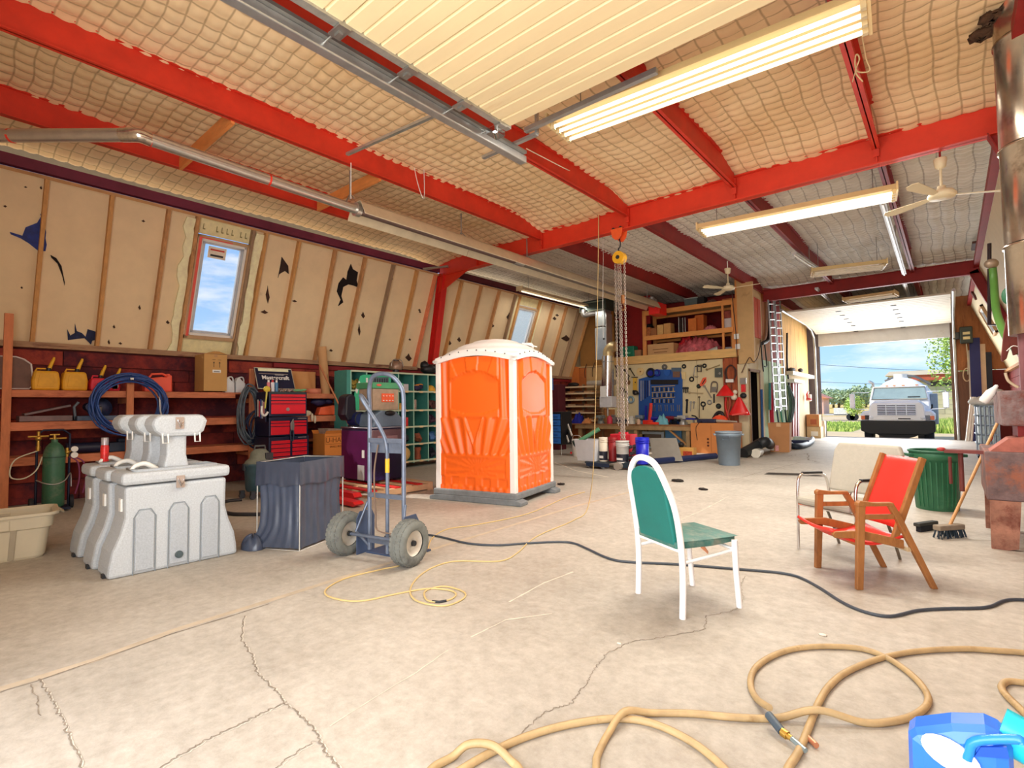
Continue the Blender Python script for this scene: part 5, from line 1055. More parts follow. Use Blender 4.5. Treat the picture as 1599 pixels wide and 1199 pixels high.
fluor('fluorescent_fixture', 'four-tube fluorescent fixture just beyond the big red cross beam', (p.x, p.y), (q.x, q.y), .44, 4.22, 4, power=230, hang=.35)
p, q = F(1267, 427, 4.25), F(1382, 414, 4.25)
fluor('fluorescent_fixture', 'short unlit fluorescent fixture in front of the dark red beam', (p.x, p.y), (q.x, q.y), .5, 4.25, 4, on=False, hang=.62)
p, q = F(1320, 470, 4.3), F(1400, 459, 4.3)
fluor('fluorescent_fixture', 'farthest small fluorescent fixture above the far roll-up door', (p.x, p.y), (q.x, q.y), .5, 4.3, 4, on=False, hang=.6)
p, q = F(812, 453, 4.38), F(915, 483, 4.38)
fluor('fluorescent_fixture', 'single-tube strip light along the left eave near the back', (-8.6, p.y), (-8.6, 14.3), .16, 4.40, 1, housing=M((220, 200, 160), .6), power=30, hang=.5)
for i, (x0, y0, x1, y1, lb) in enumerate(((1378, 315, 1412, 427, 'white conduit strip light under the right-hand roof beam'), (1240, 395, 1285, 425, 'white strip light above the passage, left of the other strip'), (1412, 440, 1420, 470, 'white strip light beyond the dark red beam'), (1275, 450, 1302, 475, 'slim white tube hanging over the passage near the far door'))):
    a, b = F(x0, y0, 4.5), F(x1, y1, 4.5); t = thing('strip_light', lb, 'ceiling light', (a+b)/2)
    part(t, 'batten', MB().beam(a, b, .09, .05), M((206, 206, 206), .5), w=True); part(t, 'hanger', MB().tube([a.lerp(b, .5), a.lerp(b, .5)+Vector((0, 0, .45))], .01, 5), STEEL, w=True); part(t, 'tube', MB().beam(a+Vector((.0, 0, -.04)), b+Vector((0, 0, -.04)), .03, .03), M((240, 240, 238), .4), w=True)
t = thing('steel_bracket', 'short grey steel channel fixed across the eave by the red post', 'bracket', ASL(690, 418)); part(t, 'channel', MB().beam(AY(661, 420, 7.6), AY(700, 416, 7.9), .06, .04), STEEL, w=True)
# ---- ceiling fans, chain hoist, lines
def fan(label, c, blades, sc):
    t = thing('ceiling_fan', label, 'ceiling fan', c)
    CF = M((230, 216, 180), .5, 0, .04, 5)
    part(t, 'canopy', MB().lathe([(.03, .34), (.055, .36), (.07, .46), (.065, .47)], (0, 0, 0), 20), CF); part(t, 'rod', MB().cyl((0, 0, .10), (0, 0, .36), .014), CF)
    part(t, 'motor', MB().lathe([(.04, -.04), (.13, -.03), (.15, .0), (.12, .05), (.05, .07), (.04, .12)], (0, 0, 0), 24), CF)
    for a in blades:
        R2 = Matrix.Rotation(a, 3, 'Z') @ Matrix.Rotation(.22, 3, 'X')
        part(t, 'blade', MB().prism([(.14, -.03), (.30, -.055), (.62, -.08), (.70, -.05), (.71, .02), (.66, .07), (.30, .05), (.14, .03)], -.004, .004, lambda u, v, w: R2 @ Vector((u, v, w))), CF)
    return t
c = F(1470, 292, 3.95); c.z = 3.95
f1 = fan('cream ceiling fan hanging from the big red beam at upper right', (c.x, 8.35, 3.88), (.5, 2.6, 4.3), 1); part(f1, 'stem', MB().cyl((0, 0, .46), (0, 0, .62), .012), DRED)
c = F(1137, 449, 4.0)
f2 = fan('white ceiling fan in front of the loft column', (c.x, c.y, 3.98), (.0, 2.3, 4.2), 1); part(f2, 'stem', MB().cyl((0, 0, .46), (0, 0, .64), .012), WHITE)
def hoist():
    x = -4.41; Y = 8.2
    t = thing('chain_hoist', 'yellow chain hoist on an orange trolley under the red cross beam', 'hoist', (x, Y, 2))
    OT = M((240, 96, 44), .45)
    for s in (-1, 1): part(t, 'trolley_plate', MB().prism([(x-.12, 4.44), (x+.12, 4.44), (x+.09, 4.30), (x+.03, 4.24), (x-.03, 4.24), (x-.09, 4.30)], Y+s*.085, Y+s*.095, lambda u, v, w: (u, w, v)), OT, w=True)
    part(t, 'trolley_wheel', MB().cyl((x-.07, Y-.09, 4.44), (x-.07, Y+.09, 4.44), .03).cyl((x+.07, Y-.09, 4.44), (x+.07, Y+.09, 4.44), .03), DKM, w=True)
    part(t, 'hook', MB().tube([(x, Y, 4.27), (x+.02, Y, 4.2), (x+.01, Y, 4.12), (x-.02, Y, 4.1), (x-.01, Y, 4.05)], .012, 8, sm=4), DKM, w=True)
    part(t, 'hoist_body', MB().cyl((x, Y-.07, 3.93), (x, Y+.07, 3.93), .11, n=28), M((230, 172, 40), .4), w=True, bev=.01); part(t, 'hub', MB().cyl((x, Y-.085, 3.93), (x, Y-.07, 3.93), .035), DKM, w=True)
    def chain(xc, yc, z0, z1, r=.015):
        m = MB(); z = z0; k = 0
        while z > z1:
            R2 = Matrix.Rotation(k % 2*math.pi/2+.4, 3, 'Z'); m.tube([Vector((xc, yc, z))+R2 @ Vector(v) for v in ((-.013, 0, .02), (.013, 0, .02), (.013, 0, -.022), (-.013, 0, -.022))], .0055, 5, True); z -= .036; k += 1
        return m
    SC = M((188, 172, 160), .4, .5, .15, 20)
    for dx, z0, z1 in ((-.09, 3.95, .95), (-.035, 3.9, 3.0), (.01, 3.9, .72), (.09, 3.95, .95)): part(t, 'chain', chain(x+dx, Y, z0, z1), SC, w=True, kind='stuff')
    m = chain(x-.02, Y, 3.0, .7); part(t, 'chain', m, SC, w=True, kind='stuff')
    part(t, 'load_hook', MB().cyl((x+.05, Y, 3.25), (x+.05, Y, 3.1), .035).tube([(x+.05, Y, 3.1), (x+.08, Y, 3.03), (x+.05, Y, 2.98), (x+.02, Y, 3.02)], .013, 8, sm=4), M((150, 96, 50), .5, .4), w=True)
    for dx in (.0, .06): part(t, 'chain_bundle', chain(x-.05+dx, Y+.02, 1.5, .68), SC, w=True, kind='stuff')
hoist()
t = thing('pull_cord', 'thin white pull cord with knob hanging before the steel duct', 'cord', (-4.9, 9.5, 3)); part(t, 'cord', MB().tube([(AY(942, 400, 9.5).x, 9.5, 4.9), AY(942, 400, 9.5), AY(941, 480, 9.5), AY(942, 527, 9.5)], .005, 5), WHITE, w=True); part(t, 'knob', MB().ball(AY(943, 529, 9.5), .02), BLACK, w=True)
t = thing('twine_tangle', 'tangled pale twine tied round the red roof beam', 'twine', (-.6, 6.2, 4.6)); TW = M((222, 196, 150), .8)
part(t, 'strand', MB().tube([F(1345, 48, 4.56), F(1352, 90, 4.56), F(1358, 110, 4.50), F(1340, 112, 4.5), F(1335, 100, 4.52), F(1337, 85, 4.55), F(1342, 92, 4.54), F(1336, 112, 4.5), F(1347, 127, 4.46)], .007, 5, sm=5), TW, w=True)
part(t, 'strand', MB().tube([F(1338, 104, 4.54), F(1331, 128, 4.5)], .005, 5), TW, w=True)
for i, (pp_, lb) in enumerate((([F(548, 254, 4.55), F(548, 310, 4.2)], 'white chain hanger beside the heater end'), ([AX(645, 250, -6.05), AX(652, 285, -6.0), AX(662, 310, -5.95), AX(662, 262, -5.95)], 'loop of thin white wire hanging from the second roof beam'))):
    t = thing('hanging_wire', lb, 'wire', pp_[0]); part(t, 'strand', MB().tube(pp_, .006, 5, sm=4), WHITE, w=True)
# ---- tool chest and its clutter
def toolchest():
    # front faces +x
    X0, X1, y0, y1 = -9.2, -8.62, 3.92, 4.62
    t = thing('tool_chest', 'three-tier red and black tool chest with open lid by the left wall', 'tool chest', ((X0+X1)/2, (y0+y1)/2, 0))
    DK = M((26, 32, 62), .4, .2, .15, 6); RD = M((226, 30, 48), .35, 0, .06, 5); SV = M((196, 186, 184), .3, .7)
    part(t, 'roller_cabinet', MB().bb((X0, y0, .08), (X1, y1, .84)), DK, w=True, bev=.01)
    part(t, 'middle_chest', MB().bb((X0+.02, y0+.01, .85), (X1-.02, y1-.01, 1.17)), DK, w=True, bev=.01)
    part(t, 'top_chest', MB().bb((X0+.04, y0+.02, 1.18), (X1-.04, y1-.02, 1.60)), DK, w=True, bev=.01)
    def dr(ya, yb, za, zb, x, k):
        o = part(t, 'drawer', MB().bb((x-.01, ya, za+.004), (x+.012, yb, zb-.004)), RD, w=True, bev=.003)
        part(o, 'drawer_pull', MB().bb((x+.012, ya+.01, zb-.018), (x+.022, yb-.01, zb-.006)), SV if k else RD, w=True)
    for za, zb in ((1.51, 1.56), (1.45, 1.505), (1.395, 1.445), (1.22, 1.39)): dr(y0+.05, y1-.05, za, zb, X1-.04, 0)
    part(t, 'lock', MB().cyl((X1-.03, (y0+y1)/2-.02, 1.30), (X1-.02, (y0+y1)/2-.02, 1.30), .03, n=16), SV, w=True)
    for za, zb in ((1.07, 1.11), (1.015, 1.065), (.87, 1.01)):
        for a, b in ((y0+.04, y0+.36), (y0+.42, y1-.04)): dr(a, b, za, zb, X1-.02, 0)
    for za, zb in ((.72, .78), (.65, .715), (.58, .645), (.51, .575), (.38, .50), (.12, .37)):
        for a, b in (((y0+.04, y0+.36), (y0+.40, y1-.04)) if za > .4 else ((y0+.04, y1-.04),)): dr(a, b, za, zb, X1, 0)
    for z in (1.14, .815): part(t, 'badge', MB().bb((X1-.018 if z > 1 else X1, y1-.20, z-.008), (X1+.004, y1-.05, z+.008)), SV, w=True)
    part(t, 'front_tray_lip', MB().bb((X1-.05, y0+.04, 1.56), (X1-.035, y1-.04, 1.60)), M((46, 60, 66), .4, .3), w=True)
    for y in (y0+.08, y1-.08):
        for x in (X0+.08, X1-.08): part(t, 'caster', MB().cyl((x, y-.02, .045), (x, y+.02, .045), .045, n=16), RUBB, w=True)
    A = Vector((X0+.10, y0+.02, 1.66)); B_ = Vector((X0-.06, y0+.02, 2.03))
    n = (B_-A).normalized()
    part(t, 'lid', MB().beam((A+B_)/2+Vector((0, 0, 0)), (A+B_)/2+Vector((0, y1-y0-.04, 0)), .02, (B_-A).length, n), DK, w=True)
    d2_ = Vector((1, 0, .4)).normalized()*.012
    part(t, 'lid_rim', MB().tube([A+d2_, B_+d2_, B_+d2_+Vector((0, y1-y0-.04, 0)), A+d2_+Vector((0, y1-y0-.04, 0))], .010, 6, True), M((206, 200, 176), .4, .3), w=True)
    part(t, 'lid_lining', MB().beam(B_+d2_-n*.035+Vector((0, .06, 0)), B_+d2_-n*.035+Vector((0, y1-y0-.1, 0)), .008, .05, n), M((244, 240, 200), .6), w=True)
    part(t, 'lid_bar', MB().beam(B_+d2_-n*.11+Vector((0, .06, 0)), B_+d2_-n*.11+Vector((0, y1-y0-.12, 0)), .008, .012, n), SV, w=True)
    text(t, 'Mastercraft', .105, B_+d2_*1.6-n*.19+Vector((0, .34, 0)), (0, 1, 0), n, M((240, 238, 234), .4), bold=.003)
    text(t, 'MAXIMUM', .035, B_+d2_*1.6-n*.13+Vector((0, .42, 0)), (0, 1, 0), n, M((240, 238, 234), .4))
    rr = random.Random(5)
    for i, (nm, lb, cat, y, r, col) in enumerate((('spray_bottle', 'white and blue spray can standing in the tool chest tray', 'spray can', 4.05, .028, (226, 226, 230)), ('spray_bottle', 'pink-topped spray can in the tool chest tray', 'spray can', 3.98, .026, (214, 120, 130)), ('spray_bottle', 'blue spray can beside the white one in the tool chest', 'spray can', 4.115, .026, (80, 130, 170)))):
        tt = thing(nm, lb, cat, (X1-.16, y, 1.60)); part(tt, 'can', MB().cyl((0, 0, 0), (0, 0, .16), r), M(col, .35)); part(tt, 'nozzle', MB().cyl((0, 0, .16), (0, 0, .20), r*.6), WHITE if i else M((200, 60, 60)))
    tt = thing('glove', 'green rubber glove lying over the tool chest edge', 'glove', (X1-.12, 4.48, 1.60)); part(tt, 'hand', MB().ball((0, 0, .03), (.05, .10, .025)).ball((.03, .09, .04), (.02, .05, .015)).ball((0, .11, .045), (.015, .05, .015)), M((110, 170, 120), .7, 0, .15, 12))
    tt = thing('socket_heap', 'heap of sockets and fittings in the tool chest top tray', 'sockets', (X1-.18, 4.3, 1.60)); m = MB()
    for i in range(26): x = rr.uniform(-.08, .08); y = rr.uniform(-.14, .1); m.cyl((x, y, .01), (x+rr.uniform(-.02, .02), y+.03, .03+rr.uniform(0, .03)), .014, n=8)
    part(tt, 'heap', m, M((150, 130, 118), .4, .5, .3, 20), kind='stuff')
    tt = thing('pliers', 'pair of pliers hanging from the tool chest middle drawers', 'pliers', (X1+.02, 4.30, .8)); part(tt, 'jaws', MB().prism([(-.03, .26), (.02, .34), (.04, .22), (.03, .14), (-.02, .14)], 0, .02, lambda u, v, w: (w, u, v)), STEEL, bev=.004)
    for s in (-1, 1): part(tt, 'grip', MB().tube([(.01, s*.01, .16), (.012, s*.03, .08), (.01, s*.015, -.04)], .011, 6, sm=3), M((40, 60, 80), .5))
    tt = thing('wrench', 'large yellow-handled wrench hung on the side of the tool chest', 'wrench', (X1-.02, 3.86, 1.2)); part(tt, 'handle', MB().beam((0, 0, .12), (0, .03, .42), .02, .03, (1, 0, 0)), M((206, 196, 90), .5), bev=.004); part(tt, 'jaw', MB().tube([(0, -.05, .16), (0, -.05, .04), (0, 0, 0), (0, .05, .06)], .02, 8, sm=4), M((226, 226, 220), .4, .3)); part(tt, 'jaw', MB().ball((0, .03, .44), (.025, .06, .05)), M((214, 190, 60), .5))
    tt = thing('side_rack', 'small rack of tools on the left side of the tool chest', 'tool rack', (X1-.2, y0-.03, 1.3)); part(tt, 'plate', MB().bb((-.15, -.01, -.2), (.15, .01, .22)), DK)
    for k in range(5): part(tt, 'tool', MB().bb((-.12+k*.055, -.025, -.15+rr.uniform(0, .06)), (-.10+k*.055, -.01, .12+rr.uniform(0, .06))), M([(210, 200, 190), (206, 60, 70), (60, 90, 160), (190, 190, 190), (216, 150, 150)][k], .4))
toolchest()
# pole, cartons and bits right of the chest
t = thing('wooden_pole', 'long wooden pole leaning on the shelves with a pale scoop foot', 'pole', (-9.0, 5.0, .6))
pa, pb = AX(499, 570, -9.35), AX(549, 672, -8.9)
part(t, 'shaft', MB().cyl(pa, pb, .017), M((190, 118, 74), .6, 0, .1, 8, stretch=(3, 3, 1)), w=True); part(t, 'scoop', MB().box(pb, (.10, .16, .03), Matrix.Rotation(.5, 3, 'X')), M((196, 206, 210), .5), w=True, bev=.01)
b = carton('cardboard_box', 'open orange-lettered moving box between tool chest and green panel', (-8.95, 5.25, .02), (.42, .52, .82), 0, M((232, 142, 62), .8, 0, .05, 4), False, True)
text(b, 'U-HAUL', .13, Vector((-8.735, 5.24, .72)), (0, 1, 0), (0, 0, 1), M((150, 84, 30), .8)); text(b, 'SMALL BOX', .05, Vector((-8.735, 5.22, .60)), (0, 1, 0), (0, 0, 1), M((150, 84, 30), .8))
part(b, 'print_frame', MB().tube([(.2135, -.24, .63), (.2135, .22, .63), (.2135, .22, .77), (.2135, -.24, .77)], .003, 4, True), M((150, 84, 30), .8))
solo('wrapped_parts', 'pale bundle of plastic-wrapped parts in the open moving box', 'parts', MB().bb((-9.1, 5.06, .84), (-8.8, 5.42, .93)).jit(.02, 2), M((184, 160, 140), .5, 0, .3, 14))
solo('cardboard_tube', 'tall brown cardboard tube standing on the top shelf', 'tube', MB().cyl((-9.6, 5.50, 1.6), (-9.62, 5.42, 2.55), .085, n=20), M((206, 158, 108), .8, 0, .06, 4))
solo('cardboard_sheet', 'tan cardboard sheet behind the wooden pole on the shelf', 'cardboard', MB().bb((-9.9, 4.75, 1.62), (-9.86, 5.42, 2.05)), M((216, 158, 98), .8, 0, .06, 4))
t = thing('tape_roll', 'wide reel of pale hose lying on the top shelf', 'reel', (-9.58, 5.22, 1.6)); part(t, 'reel', MB().lathe([(.09, 0), (.15, 0), (.15, .10), (.09, .10)], (0, 0, 0), 24), M((216, 130, 100), .7))
solo('orange_case', 'orange tool case on the middle shelf left of the green cabinet', 'tool case', MB().prism([(5.25, 1.18), (5.72, 1.18), (5.74, 1.34), (5.66, 1.38), (5.3, 1.33)], -9.6, -9.44, lambda u, v, w: (w, u, v)), M((240, 100, 56), .5), bev=.02)
solo('work_gloves', 'pair of pale cloth gloves hanging over the middle shelf', 'gloves', MB().ball((-9.42, 4.98, 1.22), (.03, .12, .06)).ball((-9.40, 5.10, 1.14), (.02, .03, .08)).ball((-9.40, 5.16, 1.10), (.02, .025, .08)).ball((-9.42, 4.88, 1.24), (.03, .06, .04)), M((222, 206, 180), .9, 0, .12, 12))
solo('dark_cable_heap', 'dark blue tangle of cable on the middle shelf', 'cable', MB().ball((-9.6, 5.35, 1.44), (.08, .18, .07)).ball((-9.6, 5.55, 1.45), (.08, .1, .05)).jit(.012, 3), M((44, 40, 78), .6, 0, .3, 12))
# ---- wet/dry vacuum
def vac():
    c = F(405, 776); c.z = 0
    t = thing('shop_vacuum', 'blue-grey drum shop vacuum with dusty motor head on casters', 'vacuum', c); BD = M((62, 92, 104), .45, 0, .2, 8); HD = M((128, 132, 118), .8, 0, .2, 10)
    r = .20
    part(t, 'drum', MB().lathe([(r*.86, .10), (r*.95, .14), (r*1.02, .40), (r*1.08, .46), (r*1.12, .48), (r*1.12, .50), (r*1.0, .51)], (0, 0, 0), 32), BD)
    part(t, 'motor_head', MB().lathe([(r*1.05, .50), (r*.98, .54), (r*.7, .58), (r*.62, .66), (r*.4, .71), (.001, .72)], (0, 0, 0), 28), HD); part(t, 'carry_handle', MB().tube([(0, -.08, .70), (0, -.07, .76), (0, .07, .76), (0, .08, .70)], .014, 8), M((84, 88, 88), .6))
    part(t, 'vent_panel', MB().bb((r*.50, .02, .56), (r*.80, .13, .66)), M((56, 60, 66), .5), bev=.006); part(t, 'label', MB().bb((r*.985, -.05, .30), (r*1.01, .12, .345)), WHITE)
    part(t, 'hose_port', MB().cyl((r*.9, .15, .40), (r*1.35, .20, .38), .035), BLACK)
    part(t, 'drain_cap', MB().cyl((r*.9, .05, .16), (r*1.08, .055, .16), .035), YEL)
    for k, a in enumerate((.0, 1.5, 2.6, 3.9, 5.2)): 
        x, y = math.cos(a-.8)*r*1.15, math.sin(a-.8)*r*1.15; part(t, 'caster', MB().cyl((x-.018, y, .045), (x+.018, y, .045), .042, n=16).bb((x-.03, y-.03, .07), (x+.03, y+.03, .12)), M((60, 66, 78), .5))
    for s in (-1, 1): part(t, 'latch', MB().box((s*.0, s*r*1.12, .46), (.06, .03, .09)), M((50, 56, 66), .5))
    g = [F(436, 768, .03), F(440, 790, .02), F(420, 801, .02), (F(385, 803, .02)), F(355, 801, .02), F(343, 790, .02), F(352, 783, .02), F(378, 780, .02)]
    part(t, 'hose', MB().tube([c+Vector((r*1.35, .20, .38)), F(440, 745, .2)]+g, .024, 10, sm=6), M((50, 50, 56), .6, 0, .15, 12), w=True)
vac()
# ---- green pigeonhole cabinet
def cubby():
    X = -9.0; ys = [5.69, 6.05, 6.42, 6.84, 7.25, 7.66, 8.07, 8.48, 8.89]; zs = [.14, .51, .89, 1.25, 1.66, 2.05]
    t = thing('pigeonhole_cabinet', 'green painted wooden pigeonhole cabinet full of parts along the left wall', 'cabinet', (-9.2, 7.3, 0))
    TF = M((150, 196, 176), .7, 0, .08, 6)
    part(t, 'back_panel', MB().bb((-9.48, ys[0], .1), (-9.45, ys[-1], 2.08)), TEAL, w=True)
    for y in ys: part(t, 'divider', MB().bb((-9.45, y-.012, .1), (X, y+.012, 2.06)), TEAL, w=True); part(t, 'divider_edge', MB().bb((X, y-.013, .1), (X+.006, y+.013, 2.06)), TF, w=True)
    for z in zs: part(t, 'shelf', MB().bb((-9.45, ys[0], z-.012), (X, ys[-1], z+.012)), TEAL, w=True); part(t, 'shelf_edge', MB().bb((X, ys[0], z-.02), (X+.012, ys[-1], z+.014)), M((196, 206, 176), .7, 0, .08, 6), w=True)
    for i in range(3, 8):
        for z in zs[:-1]: part(t, 'label_tag', MB().bb((X+.012, (ys[i]+ys[i+1])/2-.05, z-.028), (X+.016, (ys[i]+ys[i+1])/2+.05, z+.01)), M((232, 200, 150), .6), w=True)
    part(t, 'foot', MB().bb((-9.45, 5.7, 0), (-9.1, 5.8, .1)), DKM, w=True); part(t, 'foot', MB().bb((-9.45, 8.75, 0), (-9.1, 8.87, .1)), DKM, w=True)
    part(t, 'side_board', MB().bb((-9.45, 5.60, .1), (X, 5.68, 2.06)), TEAL, w=True)
    def put(nm, lb, cat, i, j, mat, kind, s=1.0, dy=0):
        y = (ys[i]+ys[i+1])/2+dy; z = zs[j]+.013; m = MB(); rr = random.Random(i*7+j)
        if kind == 'hat': m.lathe([(.15, 0), (.15, .01), (.125, .015), (.12, .07), (.09, .12), (.04, .145), (.001, .15)], (-9.18, y, z), 20, sx=1.1).beam((-9.2, y, z+.10), (-9.05, y, z+.06), .03, .02)
        elif kind == 'box': m.bb((-9.3, y-.09*s, z), (-9.08, y+.09*s, z+.2*s))
        elif kind == 'can': m.cyl((-9.16, y, z), (-9.16, y, z+.2*s), .07*s, n=18)
        elif kind == 'disc': m.lathe([(.03, -.02), (.15, -.03), (.15, -.02), (.05, .0), (.15, .02), (.15, .03), (.03, .02)], (-9.08, y, z+.15), 24, Matrix.Rotation(math.pi/2, 3, 'Y'))
        elif kind == 'strap':
            pts = [(-9.1+rr.uniform(-.04, .04), y+rr.uniform(-.15, .15), z+.06+rr.uniform(-.04, .13)) for _ in range(8)]; m.tube(pts, .014, 6, sm=4)
        elif kind == 'stackcan': m.cyl((-9.14, y, z), (-9.14, y, z+.10), .085).cyl((-9.14, y, z+.1), (-9.14, y, z+.2), .07).cyl((-9.14, y, z+.2), (-9.14, y, z+.27), .09)
        else:
            for _ in range(7): m.box((-9.18+rr.uniform(-.1, .1), y+rr.uniform(-.1, .1), z+.055+rr.uniform(0, .09)*s), (.1, .12, .09), Matrix.Rotation(rr.uniform(0, 3), 3, (rr.random(), rr.random(), 1)))
            m.cyl((-9.1, y-.07, z+.05), (-9.1, y+.07, z+.08), .045)
        # keep it on its shelf
        lo = min(v[2] for v in m.v)
        m.v = [(a, b, c_-lo+z) for a, b, c_ in m.v]
        return solo(nm, lb, cat, m, mat)
    put('hard_hat', 'yellow hard hat in the top row of the green cabinet', 'hard hat', 5, 4, M((226, 168, 60), .4), 'hat')
    put('ratchet_strap', 'orange ratchet straps spilling from a top pigeonhole', 'strap', 4, 4, M((236, 150, 50), .7), 'strap')
    put('dark_webbing', 'dark blue webbing heap under the orange straps', 'webbing', 4, 4, M((40, 36, 70), .7, 0, .3, 12), 'heap', .4)
    put('parts_carton', 'small white carton in the top row of the green cabinet', 'box', 3, 4, M((206, 196, 200), .7), 'box', .75, .06)
    put('red_bottle', 'red bottle leaning in the top row beside the white carton', 'bottle', 3, 4, M((206, 80, 50), .5), 'can', .8, -.13)
    put('brass_fittings', 'brass and steel fittings in the last visible top pigeonhole', 'fittings', 6, 4, M((170, 150, 110), .4, .4, .4, 16), 'heap', .9)
    put('yellow_helmet', 'yellow helmet on its side in the second row of the cabinet', 'hard hat', 3, 3, M((232, 176, 80), .4), 'hat', 1, -.05)
    put('metal_can', 'shiny steel can in the second row of the green cabinet', 'can', 4, 3, M((196, 190, 180), .25, .8), 'can', 1.1, -.08)
    put('engine_parts', 'rusty brown engine parts in the second row of the cabinet', 'parts', 5, 3, M((96, 60, 56), .6, .2, .4, 12), 'heap')
    put('bolt_heap', 'pale grey bolts heaped in the second-row end pigeonhole', 'bolts', 6, 3, M((150, 140, 130), .5, .4, .4, 20), 'heap', 1.2)
    put('red_case', 'bright red plastic box in the third row of the cabinet', 'box', 3, 2, M((232, 50, 50), .4), 'box', .95, .03)
    put('clamp_roll', 'small brass roller in the third row of the cabinet', 'roller', 4, 2, M((196, 150, 110), .4, .4), 'can', .5, -.1)
    put('dark_parts', 'dark purple-brown castings in the third row of the cabinet', 'parts', 5, 2, M((66, 40, 60), .6, .2, .4, 12), 'heap', 1.3)
    put('tan_parts', 'tan castings in the third-row end pigeonhole', 'parts', 6, 2, M((170, 140, 110), .6, .2, .4, 12), 'heap', 1.2)
    put('black_bracket', 'black brackets lying flat in the fourth row of the cabinet', 'bracket', 3, 1, M((30, 34, 44), .6, .2, .3, 12), 'heap', .5)
    put('rusty_pulley', 'rusty pulleys in the fourth row of the cabinet', 'pulley', 4, 1, M((150, 84, 60), .6, .2, .4, 12), 'heap', .9)
    put('blue_connector', 'blue and white connectors in the fourth row of the cabinet', 'connector', 5, 1, M((70, 110, 160), .6, .1, .4, 12), 'heap', .8)
    put('small_jar', 'pale jar in the fourth-row end pigeonhole', 'jar', 6, 1, M((200, 190, 150), .5), 'can', .7)
    put('yellow_reel', 'cream-yellow reel at the bottom of the green cabinet', 'reel', 3, 0, M((240, 196, 124), .5), 'disc')
    put('rusty_couplings', 'stack of rust-brown couplings at the bottom of the cabinet', 'couplings', 4, 0, M((156, 80, 52), .6, .2, .3, 12), 'stackcan')
    put('black_hoses', 'black rubber hoses heaped in a bottom pigeonhole', 'hoses', 5, 0, M((28, 30, 42), .6, 0, .3, 12), 'heap', 1.3)
    put('gear_heap', 'heap of grey gears in the bottom-row end pigeonhole', 'gears', 6, 0, M((110, 104, 110), .5, .4, .4, 20), 'heap', 1.2)
    put('brass_valves', 'yellowish valves in the first top pigeonhole', 'valves', 0, 4, M((190, 160, 80), .5, .3, .4, 16), 'heap', 1.1)
    put('oil_can', 'dark oil can in the lower left pigeonhole', 'can', 0, 2, M((70, 90, 90), .5), 'can', .9)
    put('dark_motor', 'round dark blue electric motor in a left pigeonhole', 'motor', 1, 2, M((26, 34, 70), .5, .2, .2, 10), 'disc')
    t2 = thing('gasket_sheet', 'bright green cut sheet with white tape standing in the cabinet', 'sheet', (X+.01, 6.1, 1.2))
    GS_ = M((56, 190, 140), .6, 0, .05, 5); X2 = X+.02
    g = lambda x, y: (AX(x, y, X2).y, AX(x, y, X2).z)
    part(t2, 'sheet', MB().prism([g(552, 640), g(553, 615), g(562, 587), g(567, 585), g(608, 585), g(610, 590), g(610, 612), g(580, 613), g(574, 640)], X2, X2+.012, lambda u, v, w: (w, u, v)), GS_, w=True)
    part(t2, 'tape_strip', MB().prism([g(571, 590), g(574, 590), g(574, 605), g(571, 605)], X2+.012, X2+.014, lambda u, v, w: (w, u, v)), WHITE, w=True)
    part(t2, 'tape_strip', MB().prism([g(557, 615), g(562, 597), g(560, 594), g(554, 610)], X2+.012, X2+.014, lambda u, v, w: (w, u, v)), WHITE, w=True)
    t3 = thing('vent_grille', 'dark slotted vent panel in front of the green sheet', 'vent', (X2+.05, 6.6, 1.7))
    part(t3, 'plate', MB().prism([g(581, 589), g(605, 589), g(605, 612), g(581, 612)], X2+.03, X2+.04, lambda u, v, w: (w, u, v)), M((90, 110, 116), .5, .3), w=True)
    for k in range(6): a = 583+k*3.7; part(t3, 'slot', MB().prism([g(a, 591), g(a+1.8, 591), g(a+1.8, 610), g(a, 610)], X2+.04, X2+.043, lambda u, v, w: (w, u, v)), M((40, 30, 50), .5), w=True)
    f = thing('clamp_lamp', 'round metal shop lamp standing on top of the green cabinet', 'lamp', (-9.1, 6.85, 2.075)); part(f, 'shade', MB().lathe([(.13, .05), (.15, .10), (.13, .20), (.07, .24)], (0, 0, 0), 20), M((150, 120, 100), .4, .4)); part(f, 'body', MB().cyl((0, 0, 0), (0, 0, .26), .07), M((60, 50, 56), .4, .3)); part(f, 'guard', MB().tube([(.05, -.16, .12), (.05, -.1, .26), (.05, .1, .26), (.05, .16, .12)], .008, 6, sm=4), STEEL)
    solo('black_bag', 'black bag slumped on top of the green cabinet by the post', 'bag', MB().ball((-9.1, 7.75, 2.18), (.16, .2, .11)).ball((-9.1, 7.65, 2.26), (.1, .1, .1)).ball((-9.1, 7.9, 2.2), (.12, .12, .1)).jit(.012, 4), BLACK)
    solo('paper_bundle', 'white crumpled paper bundle on top of the cabinet behind the toilet', 'paper', MB().bb((-9.2, 8.1, 2.07), (-9.0, 8.38, 2.25)).jit(.02, 5), WHITE)
cubby()
